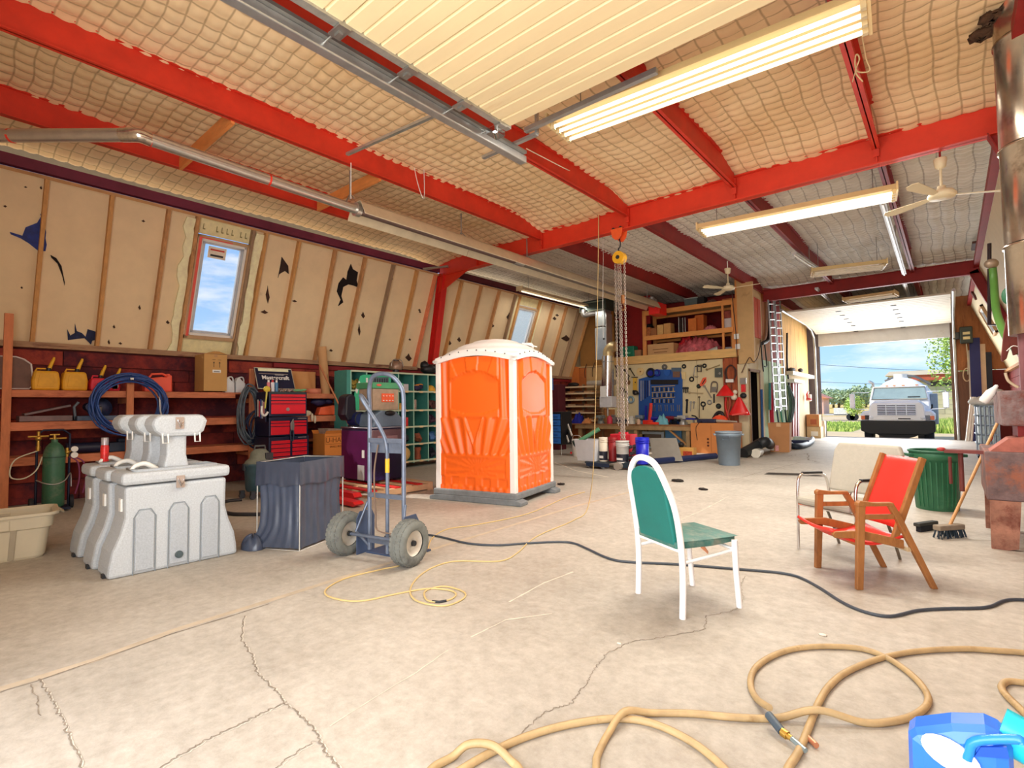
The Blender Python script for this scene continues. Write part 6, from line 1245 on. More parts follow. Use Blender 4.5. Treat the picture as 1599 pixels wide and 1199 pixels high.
# ---- welder stack on a red and timber pallet
def welder():
    p = thing('pallet', 'timber pallet with red blocks under the black welding machine', 'pallet', (-6.9, 4.9, 0))
    RB = M((214, 36, 34), .6, 0, .12, 6); TB = M((214, 176, 136), .8, 0, .12, 6, dark=(160, 120, 90), dthr=.66)
    x0, x1, y0, y1 = -7.75, -6.35, 4.35, 5.5
    for i, x in enumerate((x0, (x0+x1)/2-.05, x1-.1)): part(p, 'bearer', MB().bb((x, y0, .015), (x+.1, y1, .10)), RB if i == 0 else TB, w=True, bev=.004)
    for i in range(6): y = y0+(y1-y0-.1)*i/5; part(p, 'deck_board', MB().bb((x0, y, .10), (x1, y+.1, .12)), TB if i % 2 else RB, w=True, bev=.003)
    for i in range(3): y = y0+(y1-y0-.1)*i/2; part(p, 'bottom_board', MB().bb((x0, y, 0), (x1, y+.1, .014)), TB, w=True)
    j = thing('pallet_jack', 'red pallet jack forks slid under the timber pallet', 'pallet jack', (-6.3, 4.0, 0))
    a, b = F(496, 788, .05), F(541, 778, .05)
    part(j, 'fork', MB().prism([(-7.2, .02), (-6.0, .02), (-5.95, .05), (-6.0, .08), (-7.2, .08)], 3.82, 3.97, lambda u, v, w: (u, w, v)), REDP, w=True, bev=.006)
    part(j, 'fork', MB().prism([(-7.3, .02), (-6.5, .02), (-6.45, .05), (-6.5, .10), (-7.3, .10)], 4.14, 4.27, lambda u, v, w: (u, w, v)), REDP, w=True, bev=.006)
    part(j, 'yoke', MB().bb((-7.42, 3.8, .02), (-7.2, 4.29, .2)), REDP, w=True, bev=.01)
    t = thing('welding_machine', 'large black and maroon welding machine with moulded hood on the pallet', 'welder', (-7.3, 5.05, .12))
    X0, X1, Y0, Y1 = -7.75, -6.95, 4.72, 5.42
    MAR = M((84, 22, 72), .35, 0, .2, 4); DKW = M((28, 24, 54), .35, 0, .25, 6, dark=(60, 50, 110), dthr=.62)
    part(t, 'case', MB().bb((X0, Y0+.004, .15), (X1-.004, Y1, .98)), DKW, w=True, bev=.015)
    part(t, 'side_panel', MB().bb((X0+.02, Y0-.006, .17), (X1-.02, Y0+.006, .94)), MAR, w=True)
    part(t, 'front_hood', MB().bb((X1-.01, Y0+.01, .68), (X1+.05, Y1-.02, .96)), M((112, 86, 92), .4, .1, .15, 6), w=True, bev=.03)
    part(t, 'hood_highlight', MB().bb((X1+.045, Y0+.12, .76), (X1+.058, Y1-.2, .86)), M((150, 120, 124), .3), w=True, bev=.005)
    part(t, 'front_bar', MB().bb((X1-.01, Y0, .63), (X1+.02, Y1, .67)), STEEL, w=True)
    part(t, 'rating_plate', MB().bb((X1-.30, Y0-.014, .17), (X1-.12, Y0-.006, .40)), M((180, 180, 180), .5), w=True); part(t, 'warning_label', MB().bb((X1-.18, Y0-.014, .52), (X1-.12, Y0-.006, .64)), WHITE, w=True)
    for x in (X0+.1, X1-.1):
        for y in (Y0+.1, Y1-.1): part(t, 'foot', MB().bb((x-.05, y-.05, .12), (x+.05, y+.05, .15)), DKM, w=True)
    top = .98
    part(t, 'top_frame', MB().tube([(X0, Y0, top+.01), (X1, Y0, top+.01), (X1, Y1, top+.01), (X0, Y1, top+.01)], .012, 6, True), M((190, 186, 200), .3, .6), w=True)
    f = thing('wire_feeder', 'tan control box with orange switch panel on the welding machine', 'control box', (-7.25, 5.1, 1.2))
    part(f, 'body', MB().bb((-7.45, 4.86, 1.27), (-7.05, 5.36, 1.62)), M((164, 140, 116), .6, 0, .2, 10), w=True, bev=.015); part(f, 'lid', MB().bb((-7.5, 4.84, 1.62), (-7.03, 5.45, 1.72)), M((74, 150, 104), .5), w=True, bev=.01)
    part(f, 'switch_panel', MB().bb((-7.05, 5.02, 1.40), (-7.04, 5.26, 1.54)), M((234, 96, 54), .5), w=True)
    for k in range(4): part(f, 'switch', MB().cyl((-7.04, 5.05+k*.06, 1.50), (-7.025, 5.05+k*.06, 1.50), .012), M((250, 190, 170), .5), w=True); part(f, 'knob', MB().cyl((-7.04, 5.05+k*.06, 1.425), (-7.025, 5.05+k*.06, 1.425), .009), WHITE, w=True)
    part(f, 'red_badge', MB().ball((-7.03, 4.96, 1.675), (.006, .05, .018)), M((226, 90, 76), .5), w=True)
    g = thing('grey_gearbox', 'blue-grey curved machine casing beneath the control box', 'casing', (-7.2, 5.1, 1.0))
    part(g, 'casing', MB().prism([(4.84, .994), (5.42, .994), (5.40, 1.15), (5.3, 1.24), (5.0, 1.265), (4.88, 1.2)], -7.45, -7.02, lambda u, v, w: (w, u, v)), M((110, 128, 146), .5, .2, .15, 8), w=True, bev=.02); part(g, 'lens', MB().ball((-7.0, 5.15, 1.22), (.05, .10, .045)), BLACK, w=True)
    e_ = thing('electric_motor', 'round dark blue fan motor left of the grey casing on the welder', 'motor', (-7.55, 4.88, .995)); part(e_, 'drum', MB().cyl((-.1, 0, .13), (.13, 0, .13), .125, n=24), M((30, 40, 92), .45, .2, .2, 10)); part(e_, 'ring', MB().tube([(.135, .11*math.cos(a*math.tau/20), .13+.11*math.sin(a*math.tau/20)) for a in range(20)], .012, 6, True), DKM); part(e_, 'base', MB().bb((-.1, -.1, 0), (.12, .1, .03)), DKM)
    solo('welding_visor', 'black welding visor standing behind the hand truck rail', 'visor', MB().prism([(4.70, 1.1), (4.86, 1.12), (4.84, 1.5), (4.76, 1.55), (4.66, 1.5), (4.64, 1.2)], -7.75, -7.5, lambda u, v, w: (w, u, v)), M((24, 22, 36), .5), bev=.03)
welder()
# ---- back of the shop: bench, tools on the wall, loft
def S_(x, y, Y=14.86): return AY(x, y, Y)
def flat(px_, Y, th=.02): q = [AY(x, y, Y) for x, y in px_]; return MB().prism([(p.x, p.z) for p in q], Y-th, Y, lambda u, v, w: (u, w, v))
def disc(x, y, r, Y, th=.03, n=20, inner=0):
    c = AY(x, y, Y); R = WID(c, r)
    if inner: return MB().tube([(c.x+R*math.cos(a*math.tau/24), Y, c.z+R*math.sin(a*math.tau/24)) for a in range(24)], inner, 6, True)
    return MB().cyl((c.x, Y-th, c.z), (c.x, Y, c.z), R, n=n)
def bar(x0, y0, x1, y1, w, Y, th=.02): a = AY(x0, y0, Y-th/2); b = AY(x1, y1, Y-th/2); return MB().beam(a, b, th, w, Vector((b-a)).cross(Vector((0, 1, 0))))
YW = 14.89
t = thing('tool_board', 'blue tool board crowded with sockets, wrenches and screwdrivers on the back wall', 'tool board', S_(1030, 700))
TBL = M((34, 84, 160), .5, 0, .12, 6)
part(t, 'board', flat([(998, 668), (998, 592), (1012, 588), (1015, 577), (1062, 577), (1066, 592), (1066, 660), (1063, 668)], YW, .03), TBL, w=True)
for i in range(5): part(t, 'long_tool', bar(1001+i*3.3, 594, 1001+i*3.3, 626-2*i, .03, YW-.03), M([(190, 190, 196), (150, 156, 170), (40, 50, 90), (36, 48, 110), (160, 160, 180)][i], .4, .3), w=True)
part(t, 'socket_tray', flat([(1017, 593), (1059, 593), (1059, 600), (1017, 600)], YW-.03, .04), BLACK, w=True, bev=.004)
for r_ in range(3):
    part(t, 'rail', bar(1018, 604+r_*9, 1054, 602+r_*9, .02, YW-.03, .03), M((214, 190, 140), .4, .3), w=True)
    for k in range(10): part(t, 'socket', bar(1019+k*3.6, 605+r_*9, 1019+k*3.6, 611+r_*9, .022, YW-.035, .03), M([(40, 40, 46), (206, 170, 90), (30, 30, 34), (190, 186, 180)][(k+r_) % 4], .4, .3), w=True)
for k in range(15): part(t, 'wrench', bar(1016+k*3.2, 632, 1016.5+k*3.2, 642, .018, YW-.03, .015), STEEL if k % 3 else BLUE, w=True)
part(t, 'top_hoop', flat([(1037, 578), (1047, 578), (1047, 583), (1044, 587), (1040, 587), (1037, 583)], YW-.03, .03), BLUE, w=True)
def wt(name, label, cat, pieces):
    t = None
    for nm, mb, mt in pieces:
        if t is None:
            a = np.array(mb.v); t = thing(name, label, cat, (float(a[:, 0].mean()), YW, float(a[:, 2].min())))
        part(t, nm, mb, mt, w=True)
    return t
WD = M((214, 180, 124), .7)
wt('grinding_disc', 'cream grinding disc hung left of the blue tool board', 'disc', [('disc', disc(1000, 580, 6.2, YW), M((230, 200, 140), .7)), ('hub', disc(1000, 580, 1.3, YW-.03, .01), M((170, 110, 60)))])
wt('grinding_disc', 'dark spoked disc hung above the blue tool board', 'disc', [('disc', disc(1038, 573, 4.6, YW), M((100, 96, 90), .6, .3)), ('hub', disc(1038, 573, 1.5, YW-.03, .01), STEEL)])
wt('hanging_pulley', 'blue-black hose reel hung on the upper left of the tool board', 'reel', [('ring', disc(1016, 582, 6.2, YW-.05, inner=.035), BLACK), ('drum', disc(1016, 583, 4.6, YW-.04), DBLUE)])
wt('hanging_pulley', 'smaller blue reel beside the blue-black hose reel', 'reel', [('ring', disc(1026, 582, 4.4, YW-.05, inner=.03), DBLUE), ('drum', disc(1026, 582, 3, YW-.04), BLUE)])
wt('wrench_set', 'grey rack of small hex keys at the upper right of the tool board', 'wrench set', [('rack', flat([(1049, 574), (1064, 574), (1064, 580), (1049, 580)], YW-.03, .03), M((80, 100, 120), .5)), ('keys', flat([(1051, 580), (1062, 580), (1062, 589), (1051, 589)], YW-.03, .02), M((130, 96, 80), .5, .3, .4, 60))])
for i, (x, y, r, lb) in enumerate(((1068, 572, 2.6, 'black rubber ring at the top left of the tool wall'), (1100, 571, 2.6, 'black rubber ring right of the hanging frame'), (1080, 592, 3.2, 'black ring spanner hung under the frames'), (1091, 603, 2.6, 'dark green tape roll on the white wall'), (1098, 631, 3.4, 'black gauge ring with handle hung low'), (1108, 628, 3.2, 'steel gauge ring beside the black gauge ring'), (1122, 634, 3.4, 'black grinder ring hung above the bench end'))):
    ps = [('ring', disc(x, y, r, YW, inner=.022), BLACK if i not in (5,) else STEEL)]
    if i in (4,): ps.append(('handle', bar(x, y+3, x, y+9, .03, YW), BLACK))
    if i in (3, 6): ps.append(('core', disc(x, y, r*.6, YW, .03), M((50, 70, 50), .6)))
    wt('hanging_ring', lb, 'ring', ps)
for i, (x0, y0, x1, y1, w, c, lb) in enumerate(((963, 572, 963, 588, .05, (60, 50, 44), 'dark chisel hung at the left end of the pegboard'), (971, 573, 970, 588, .03, (90, 60, 40), 'thin brown file hung beside the dark chisel'), (976, 578, 983, 588, .03, (70, 64, 58), 'tilted pipe wrench, first of the leaning pair'), (984, 576, 991, 587, .03, (84, 70, 50), 'tilted pipe wrench, second of the leaning pair'), (1104, 577, 1124, 570, .03, (150, 130, 90), 'thin stick held slanting at the top right of the wall'), (1100, 603, 1111, 621, .03, (150, 140, 130), 'long grey blade slanting down from the orange saw'), (1077, 613, 1098, 614, .03, (190, 170, 130), 'short horizontal wooden rule on the tool wall'), (1092, 620, 1092, 652, .018, (110, 96, 76), 'long thin rod hanging upright on the tool wall'), (1073, 625, 1072, 645, .05, (30, 32, 40), 'black combination wrench hung upright'), (1079, 628, 1078, 642, .03, (180, 176, 168), 'steel wrench hung upright, right of the black one'), (1084, 628, 1083, 638, .025, (160, 156, 150), 'short steel wrench near the thin rod'), (1068, 606, 1068, 613, .03, (60, 60, 60), 'dark punch hung under the wooden block'), (1071, 606, 1071, 614, .03, (50, 50, 54), 'dark punch, middle of the short punches'), (1074, 606, 1074, 613, .03, (60, 60, 60), 'dark punch nearest the wooden rule'))):
    wt('hand_tool', lb, 'tool', [('shank', bar(x0, y0, x1, y1, w, YW), M(c, .5, .2, .1, 8)), ('head', disc(x0, y0, 1.4+w*18, YW, .03, 10), M(c, .5, .3, .1, 8))])
wt('hand_saw', 'orange handled hand saw hung on the white wall', 'saw', [('handle', flat([(1093, 600), (1098, 590), (1103, 589), (1103, 596), (1098, 602), (1094, 603)], YW, .03), M((240, 96, 60), .5)), ('slot', flat([(1096, 599), (1101, 591), (1102, 592), (1097, 600)], YW-.03, .004), BLACK)])
wt('wire_frame_tool', 'oblong wire frame with steel plate hung right of centre', 'frame', [('frame', MB().tube([S_(1110, 613), S_(1111, 599), S_(1115, 596), S_(1120, 599), S_(1119, 613)], .02, 6, sm=3), M((120, 110, 100), .4, .4)), ('plate', flat([(1112, 604), (1118, 604), (1118, 612), (1112, 612)], YW, .02), STEEL), ('handle', bar(1115, 615, 1115, 629, .04, YW), DKM)])
wt('hacksaw', 'grey hacksaw frame hung at the top of the white wall', 'saw', [('frame', MB().tube([S_(1085, 573), S_(1083, 588), S_(1090, 588)], .015, 6), STEEL), ('blade', bar(1085, 572, 1096, 572, .03, YW), DKM)])
wt('c_clamp', 'square steel clamp hung beside the hacksaw', 'clamp', [('frame', MB().tube([S_(1089, 570), S_(1095, 570), S_(1095, 580), S_(1089, 580)], .022, 6, True), M((110, 100, 90), .4, .4))])
wt('tape_dispenser', 'black and grey gearbox hung right of the slanting stick', 'gearbox', [('case', flat([(1117, 575), (1128, 574), (1128, 589), (1117, 589)], YW, .05), M((84, 90, 84), .5, .2, .3, 20)), ('dial', disc(1124, 583, 2, YW-.05, .01), STEEL)])
wt('wood_block', 'small cream block hung right of the tool board', 'block', [('block', flat([(1065, 581), (1071, 581), (1071, 592), (1065, 592)], YW, .03), M((230, 206, 150), .7))])
wt('level', 'yellow spirit level hung left of the tool board', 'level', [('body', flat([(989, 590), (995, 590), (995, 612), (989, 612)], YW, .04), M((226, 180, 70), .5)), ('vial', disc(992, 597, 1.2, YW-.04, .005), DKM), ('hook', bar(986, 589, 996, 589, .03, YW), DKM)])
wt('angle_grinder', 'black angle grinder hung under the yellow level', 'grinder', [('body', disc(993, 613, 4, YW, .08), BLACK), ('handle', bar(988, 610, 998, 615, .06, YW-.04), BLACK), ('cap', disc(993, 613, 1.5, YW-.08, .02), STEEL)])
wt('pulley_block', 'brown pulley block hung in the middle left of the pegboard', 'pulley', [('sheave', disc(981, 597, 4, YW, .05), M((140, 100, 60), .5, .2)), ('hook', bar(981, 588, 981, 593, .03, YW), DKM)])
wt('hose_clamp_ring', 'big pale blue ring hung low left of the tool board', 'ring', [('ring', disc(985, 624, 4.6, YW-.02, inner=.035), M((150, 176, 190), .4, .4)), ('bolt', bar(981, 630, 979, 648, .05, YW), M((190, 170, 130), .6))])
for i, (x, y) in enumerate(((974, 608), (979, 612), (971, 606))): wt('chisel', 'dark hook tool hung among those left of the tool board', 'tool', [('shank', bar(x, y, x+1, y+12, .03, YW), M((84, 70, 60), .5, .2)), ('head', disc(x, y, 2.2, YW, .04, 10), BLACK)])['group'] = 'hook tools left of the tool board'
wt('cable_loop', 'brown cable looped on a hook at the top of the post', 'cable', [('loop', MB().tube([S_(1131+9*math.cos(a/20*math.tau)+10, 582+11*math.sin(a/20*math.tau), 14.72) for a in range(20)], .014, 6, True, sm=3), M((70, 44, 36), .6)), ('loop', MB().tube([S_(1141+7*math.cos(a/20*math.tau), 583+13*math.sin(a/20*math.tau), 14.70) for a in range(20)], .014, 6, True, sm=3), M((60, 40, 36), .6)), ('plug', flat([(1134, 592), (1146, 592), (1146, 597), (1134, 597)], 14.72, .05), WHITE)])
wt('red_funnel', 'red half-round funnel hung on the post', 'funnel', [('cone', MB().lathe([(.001, .30), (.04, .28), (.25, .0), (.26, -.02)], AY(1133, 617, 14.66), 24, sy=.6), M((226, 26, 26), .4)), ('spout', MB().cyl(AY(1133, 607, 14.66), AY(1132, 598, 14.66), .025), M((150, 30, 26), .4))])
wt('red_funnel', 'long red funnel hung lower right on the post', 'funnel', [('cone', MB().lathe([(.03, .48), (.06, .44), (.27, .04), (.28, .0)], AY(1155, 648, 14.60), 24, sy=.5), M((226, 26, 26), .4)), ('lip', MB().beam(AY(1143, 648, 14.45), AY(1167, 644, 14.45), .03, .04), M((240, 90, 80), .4))])
wt('trouble_lamp', 'white lamp bulb with cage beside the red funnel', 'lamp', [('globe', MB().ball(AY(1146, 620, 14.66), .085), M((232, 222, 200), .4)), ('arm', MB().cyl(AY(1131, 619, 14.66), AY(1142, 619, 14.66), .02), M((210, 170, 130), .5)), ('globe', MB().ball(AY(1148, 612, 14.66), .06), M((232, 222, 200), .4))])
wt('red_tubing', 'twisted red hoses hanging down beside the post', 'hose', [('strand', MB().tube([S_(1134, 619, 14.7), S_(1133, 635, 14.7), S_(1136, 648, 14.7), S_(1134, 655, 14.7)], .03, 6, sm=3), M((206, 40, 30), .5)), ('strand', MB().tube([S_(1139, 620, 14.7), S_(1140, 633, 14.7), S_(1137, 645, 14.7), S_(1139, 656, 14.7)], .02, 6, sm=3), M((190, 80, 60), .5))])
wt('circular_saw', 'orange and black circular saw on top of the carton', 'saw', [('guard', MB().prism([((lambda p: (p.x, p.z))(AY(1124+12.5*math.cos(a/12*math.pi+.0), 655-11*math.sin(a/12*math.pi), 14.35))) for a in range(13)], 14.3, 14.4, lambda u, v, w: (u, w, v)), M((244, 84, 40), .45)), ('blade_cover', MB().prism([((lambda p: (p.x, p.z))(AY(1124+6.5*math.cos(a/12*math.pi), 655.5-5*math.sin(a/12*math.pi), 14.3))) for a in range(13)], 14.27, 14.3, lambda u, v, w: (u, w, v)), M((214, 160, 110), .5)), ('strap', MB().tube([AY(1114, 650, 14.45), AY(1120, 641, 14.45), AY(1127, 641, 14.45), AY(1131, 650, 14.45)], .05, 8, sm=3), BLACK)]).location.z -= .07
# bench
def bench():
    Y0, Y1 = 14.0, 14.85; zt = AY(960, 662, Y0).z; x0, x1 = AY(893, 662, Y0).x, AY(1079, 661, Y0).x
    t = thing('workbench', 'rough timber workbench with slanted braces under the tool wall', 'workbench', ((x0+x1)/2, 14.4, 0))
    for k in range(4): part(t, 'top_board', MB().bb((x0, Y0+k*.215, zt-.04), (x1, Y0+k*.215+.208, zt)), M((150, 104, 66), .8, 0, .2, 5, dark=(96, 66, 44), dthr=.6), w=True)
    part(t, 'front_rail', MB().bb((x0+.1, Y0+.02, zt-.16), (x1-.02, Y0+.06, zt-.04)), LUMG, w=True, bev=.004)
    for x in (x0+.25, (x0+x1)/2+.25, x1-.12):
        part(t, 'leg', MB().bb((x-.05, Y0+.06, 0), (x+.05, Y0+.15, zt-.04)), LUMG, w=True); part(t, 'leg', MB().bb((x-.05, Y1-.12, 0), (x+.05, Y1-.03, zt-.04)), LUMG, w=True)
    for x, s in ((x0+.3, 1), ((x0+x1)/2+.2, -1), (x1-.17, -1)): part(t, 'brace', MB().beam((x, Y0+.1, .18), (x+s*.55, Y0+.1, zt-.10), .04, .09, (0, 1, 0)), M((176, 130, 80), .8), w=True)
    return zt, x0, x1
BZ, BX0, BX1 = bench()
def onb(nm, lb, cat, x, w, h, d, mat, kind='box', Y=14.25):
    p = AY(x, 650, Y); c = (p.x, Y, BZ)
    t = thing(nm, lb, cat, c)
    if kind == 'box': part(t, 'body', MB().bb((-w/2, -d/2, 0), (w/2, d/2, h)), mat, bev=.012)
    elif kind == 'cyl': part(t, 'body', MB().lathe([(w/2, 0), (w/2, h*.75), (w*.3, h*.85), (w*.3, h), (.001, h)], (0, 0, 0), 18), mat)
    elif kind == 'drill':
        part(t, 'body', MB().cyl((-w*.5, 0, h*.8), (w*.3, 0, h*.8), .05, n=12), mat); part(t, 'grip', MB().beam((-w*.2, 0, h*.8), (-w*.3, 0, .06), .05, .06), mat); part(t, 'battery', MB().bb((-w*.45, -.05, 0), (-w*.1, .05, .07)), BLACK, bev=.006); part(t, 'chuck', MB().cyl((w*.3, 0, h*.8), (w*.55, 0, h*.8), .025), STEEL)
    elif kind == 'vise':
        part(t, 'base', MB().cyl((0, 0, 0), (0, 0, .08), .11).bb((-.05, -.07, .08), (.05, .07, .16)), mat); part(t, 'jaw', MB().bb((-.12, -.16, .16), (.12, -.04, .26)), mat, bev=.01); part(t, 'jaw', MB().bb((-.10, 0, .16), (.10, .12, .26)), mat, bev=.01); part(t, 'screw', MB().cyl((0, -.34, .19), (0, -.1, .19), .02).cyl((-.1, -.32, .19), (.1, -.32, .19), .01), STEEL)
    elif kind == 'heap':
        rr = random.Random(int(x)); m = MB()
        for _ in range(9): m.box((rr.uniform(-w/2, w/2), rr.uniform(-d/2, d/2), h*rr.uniform(.2, .8)), (w*.35, d*.4, h*.35), Matrix.Rotation(rr.uniform(0, 3), 3, (rr.random(), rr.random(), 1)))
        lo = min(v[2] for v in m.v); m.v = [(a, b, c_-lo) for a, b, c_ in m.v]; part(t, 'pile', m, mat)
    elif kind == 'jacket':
        part(t, 'cloth', MB().grid(lambda s, r: (w*(s-.5)*(1-.3*r), d*(r-.5), h*(math.sin(math.pi*s)**.5*math.sin(math.pi*r)**.5)*(1+.15*math.sin(s*19+r*7))), 20, 14), mat, smooth=True)
    return t
onb('work_jacket', 'dark blue cloth bundle at the left end of the workbench', 'jacket', 904, .40, .32, .4, M((30, 36, 150), .8, 0, .2, 8), 'jacket')
onb('rag', 'orange rag beside the blue bundle on the workbench', 'rag', 918, .32, .17, .3, M((226, 150, 90), .9, 0, .2, 8), 'jacket')
onb('bench_grinder', 'steel bench grinder on the left of the workbench', 'grinder', 938, .3, .28, .2, M((150, 160, 158), .5, .3, .2, 10), 'vise')
onb('red_can', 'pink-red can on the workbench near the chain', 'can', 952, .17, .25, .15, M((214, 60, 80), .5), 'cyl')
onb('grey_motor', 'grey motor body behind the red can', 'motor', 960, .3, .34, .2, M((130, 120, 116), .6, .2, .3, 10), 'heap', 14.5)
onb('white_tub', 'white tub on the workbench left of the tool board', 'tub', 986, .22, .24, .2, M((214, 210, 196), .6), 'cyl')
onb('small_vise', 'blue-grey bench vise under the tool board', 'vise', 1001, .3, .4, .2, M((120, 140, 160), .5, .3, .1, 8), 'vise', 14.4)
onb('white_cup', 'tan paper cup beside the vise', 'cup', 997, .11, .16, .1, M((220, 180, 150), .7), 'cyl', 14.1)
t = onb('red_heat_gun', 'tall red tool standing against the board', 'tool', 1013, .3, .12, .2, M((226, 50, 36), .4), 'box'); part(t, 'neck', MB().beam((.02, 0, .1), (.06, .05, .62), .07, .07), M((232, 70, 60), .4)); part(t, 'neck', MB().beam((-.1, 0, .1), (-.1, .05, .55), .05, .05), DBLUE)
onb('blue_drill', 'dark blue cordless drill on the bench middle', 'drill', 1024, .26, .22, .1, DBLUE, 'drill')
onb('teal_hood', 'pale teal rounded housing lit on the bench', 'housing', 1035, .42, .28, .3, M((110, 180, 196), .4, 0, .1, 6), 'jacket')
onb('maroon_drill', 'maroon drill right of the teal housing', 'drill', 1048, .3, .24, .1, M((120, 20, 40), .4), 'drill')
onb('spray_tins', 'dark tins clustered below the wrench row', 'tins', 1056, .4, .26, .2, M((40, 52, 66), .4, .3, .4, 12), 'heap', 14.6)
onb('steel_pump', 'steel pump with round base on the right part of the bench', 'pump', 1067, .3, .3, .2, M((190, 190, 186), .4, .4), 'vise')
t = onb('blue_tray', 'blue plastic tray raised on small feet at the bench end', 'tray', 1078, .34, .05, .25, DBLUE, 'box'); t.location.z += .14
for s in (-1, 1): part(t, 'leg', MB().bb((s*.12-.02, -.1, -.14), (s*.12+.02, -.06, 0)), STEEL)
onb('red_plane', 'flat red sanding block on the bench front edge', 'sander', 1020, .32, .07, .12, M((240, 60, 36), .4), 'box', 14.08)
onb('black_bits', 'black odds and ends at the bench back', 'parts', 972, .4, .16, .2, M((40, 44, 52), .6, .1, .4, 14), 'heap')
# cartons, tray stack, tubs and cart below
cx_ = AY(1115, 700, 14.0)
tc_ = carton('cardboard_box', 'big brown waist-high carton at the right end of the bench', (cx_.x, 14.2, 0), (1.12, .7, .80), 0, M((206, 130, 70), .85, 0, .06, 4), False)
part(tc_, 'crease', MB().bb((-.02, -.353, .05), (-.01, -.35, .75)), M((160, 96, 50), .9))
for z in (.38, .29, .21): part(tc_, 'print_mark', MB().cyl((-.10, -.352, z), (-.10, -.351, z), .03, n=14), M((90, 44, 24), .9))
t = thing('leaf_blower', 'dark blue and black power tool lying across the big carton', 'power tool', (cx_.x, 14.1, .80)); part(t, 'body', MB().bb((-.45, -.1, 0), (.05, .1, .11)), M((34, 40, 70), .5, 0, .2, 8), bev=.03); part(t, 'nose', MB().cyl((.05, 0, .06), (.58, -.02, .04), .04, .02), M((170, 160, 146), .5)); part(t, 'handle', MB().tube([(-.42, 0, .08), (-.52, 0, .18), (-.62, 0, .20)], .02, 8), BLACK); part(t, 'cord', MB().tube([(-.3, -.1, .05), (-.36, -.38, -.1), (-.34, -.38, -.45)], .008, 6, sm=4), BLACK)
def bucket(lb, x, y, w, h, mat, lid=False, band=None, grp=None, handle=True):
    c = F(x, y); r = WID(c, w)/2; c.y += r
    t = thing('bucket', lb, 'bucket', (c.x, c.y, 0), 0, grp)
    part(t, 'pail', MB().lathe([(r*.86, 0), (r*.88, .01), (r, h), (r*.96, h), (r*.84, .03)] if not lid else [(r*.86, 0), (r*.88, .01), (r, h), (r*1.04, h), (r*1.04, h+.02), (.001, h+.02)], (0, 0, 0), 28), mat)
    for z in (.82, .90): part(t, 'ring', MB().tube([(r*1.0*math.cos(a*math.tau/24), r*1.0*math.sin(a*math.tau/24), h*z) for a in range(24)], .008, 5, True), mat)
    if band: part(t, 'label_band', MB().lathe([(r*.905, h*.08), (r*.965, h*.44)], (0, 0, 0), 28), band)
    if handle: part(t, 'bail', MB().tube([(-r, 0, h*.9), (-r*.6, -r*.4, h*1.2), (r*.6, -r*.4, h*1.2), (r, 0, h*.9)], .007, 5, sm=3), WHITE)
    return t
WB = M((222, 220, 214), .5, 0, .05, 6)
b1 = bucket('white bucket with a red dot standing left of the carts', 897.5, 713, 20, .44, WB); part(b1, 'red_dot', MB().cyl((-.08, -.20, .10), (-.08, -.21, .10), .03, n=14), REDP)
bt = F(897, 713); t = thing('folded_step', 'white and black folded step rails standing in the white bucket', 'rails', (bt.x, bt.y+.3, .2)); part(t, 'rail', MB().beam(AY(888, 690, bt.y+.3), AY(878, 662, bt.y+.5), .03, .05), WHITE, w=True); part(t, 'rail', MB().beam(AY(893, 680, bt.y+.3), AY(884, 656, bt.y+.5), .03, .05), WHITE, w=True); part(t, 'tread', MB().beam(AY(890, 685, bt.y+.32), AY(881, 659, bt.y+.52), .03, .08), BLACK, w=True)
CR = M((40, 54, 80), .5, .2, .1, 8)
ca, cb_ = F(913, 723, .1), F(990, 717, .1)
t = thing('equipment_dolly', 'low dark dolly carrying buckets before the workbench', 'dolly', ((ca.x+cb_.x)/2, ca.y+.35, 0))
CY0 = ca.y; CX0, CX1 = ca.x, cb_.x
ang_ = 0.0
part(t, 'deck', MB().bb((CX0, CY0, .10), (CX1, CY0+.7, .14)), M((70, 78, 84), .6, .2), w=True, bev=.006); part(t, 'edge_rail', MB().bb((CX0+.05, CY0-.03, .05), (CX1+.1, CY0, .12)), CR, w=True)
for x in (CX0+.08, CX1-.08):
    for y in (CY0+.06, CY0+.62): part(t, 'caster', MB().cyl((x-.02, y, .05), (x+.02, y, .05), .05, n=16), M((120, 120, 120), .6), w=True)
def ond(lb, x, w, h, mat, band=None, lid=False, handle=False, dy=.2):
    c = AY(x, 700, CY0+dy); t = bucket(lb, 800, 760, 20, h, mat, lid, None, None, handle); r0 = WID(F(800, 760), 20)/2; s = WID(c, w)/2/r0
    t.location = (c.x, c.y, .142); t.scale = (s, s, 1); ROOT[t.name] = Matrix.Translation(Vector((c.x, c.y, .142))) @ Matrix.Diagonal((s, s, 1, 1))
    if band: part(t, 'label_band', MB().lathe([(r0*.90, h*.06), (r0*.965, h*.42)], (0, 0, 0), 28), band); part(t, 'label_print', MB().bb((-r0*.5, -r0*.99, h*.14), (r0*.5, -r0*.93, h*.24)), WHITE)
    return t
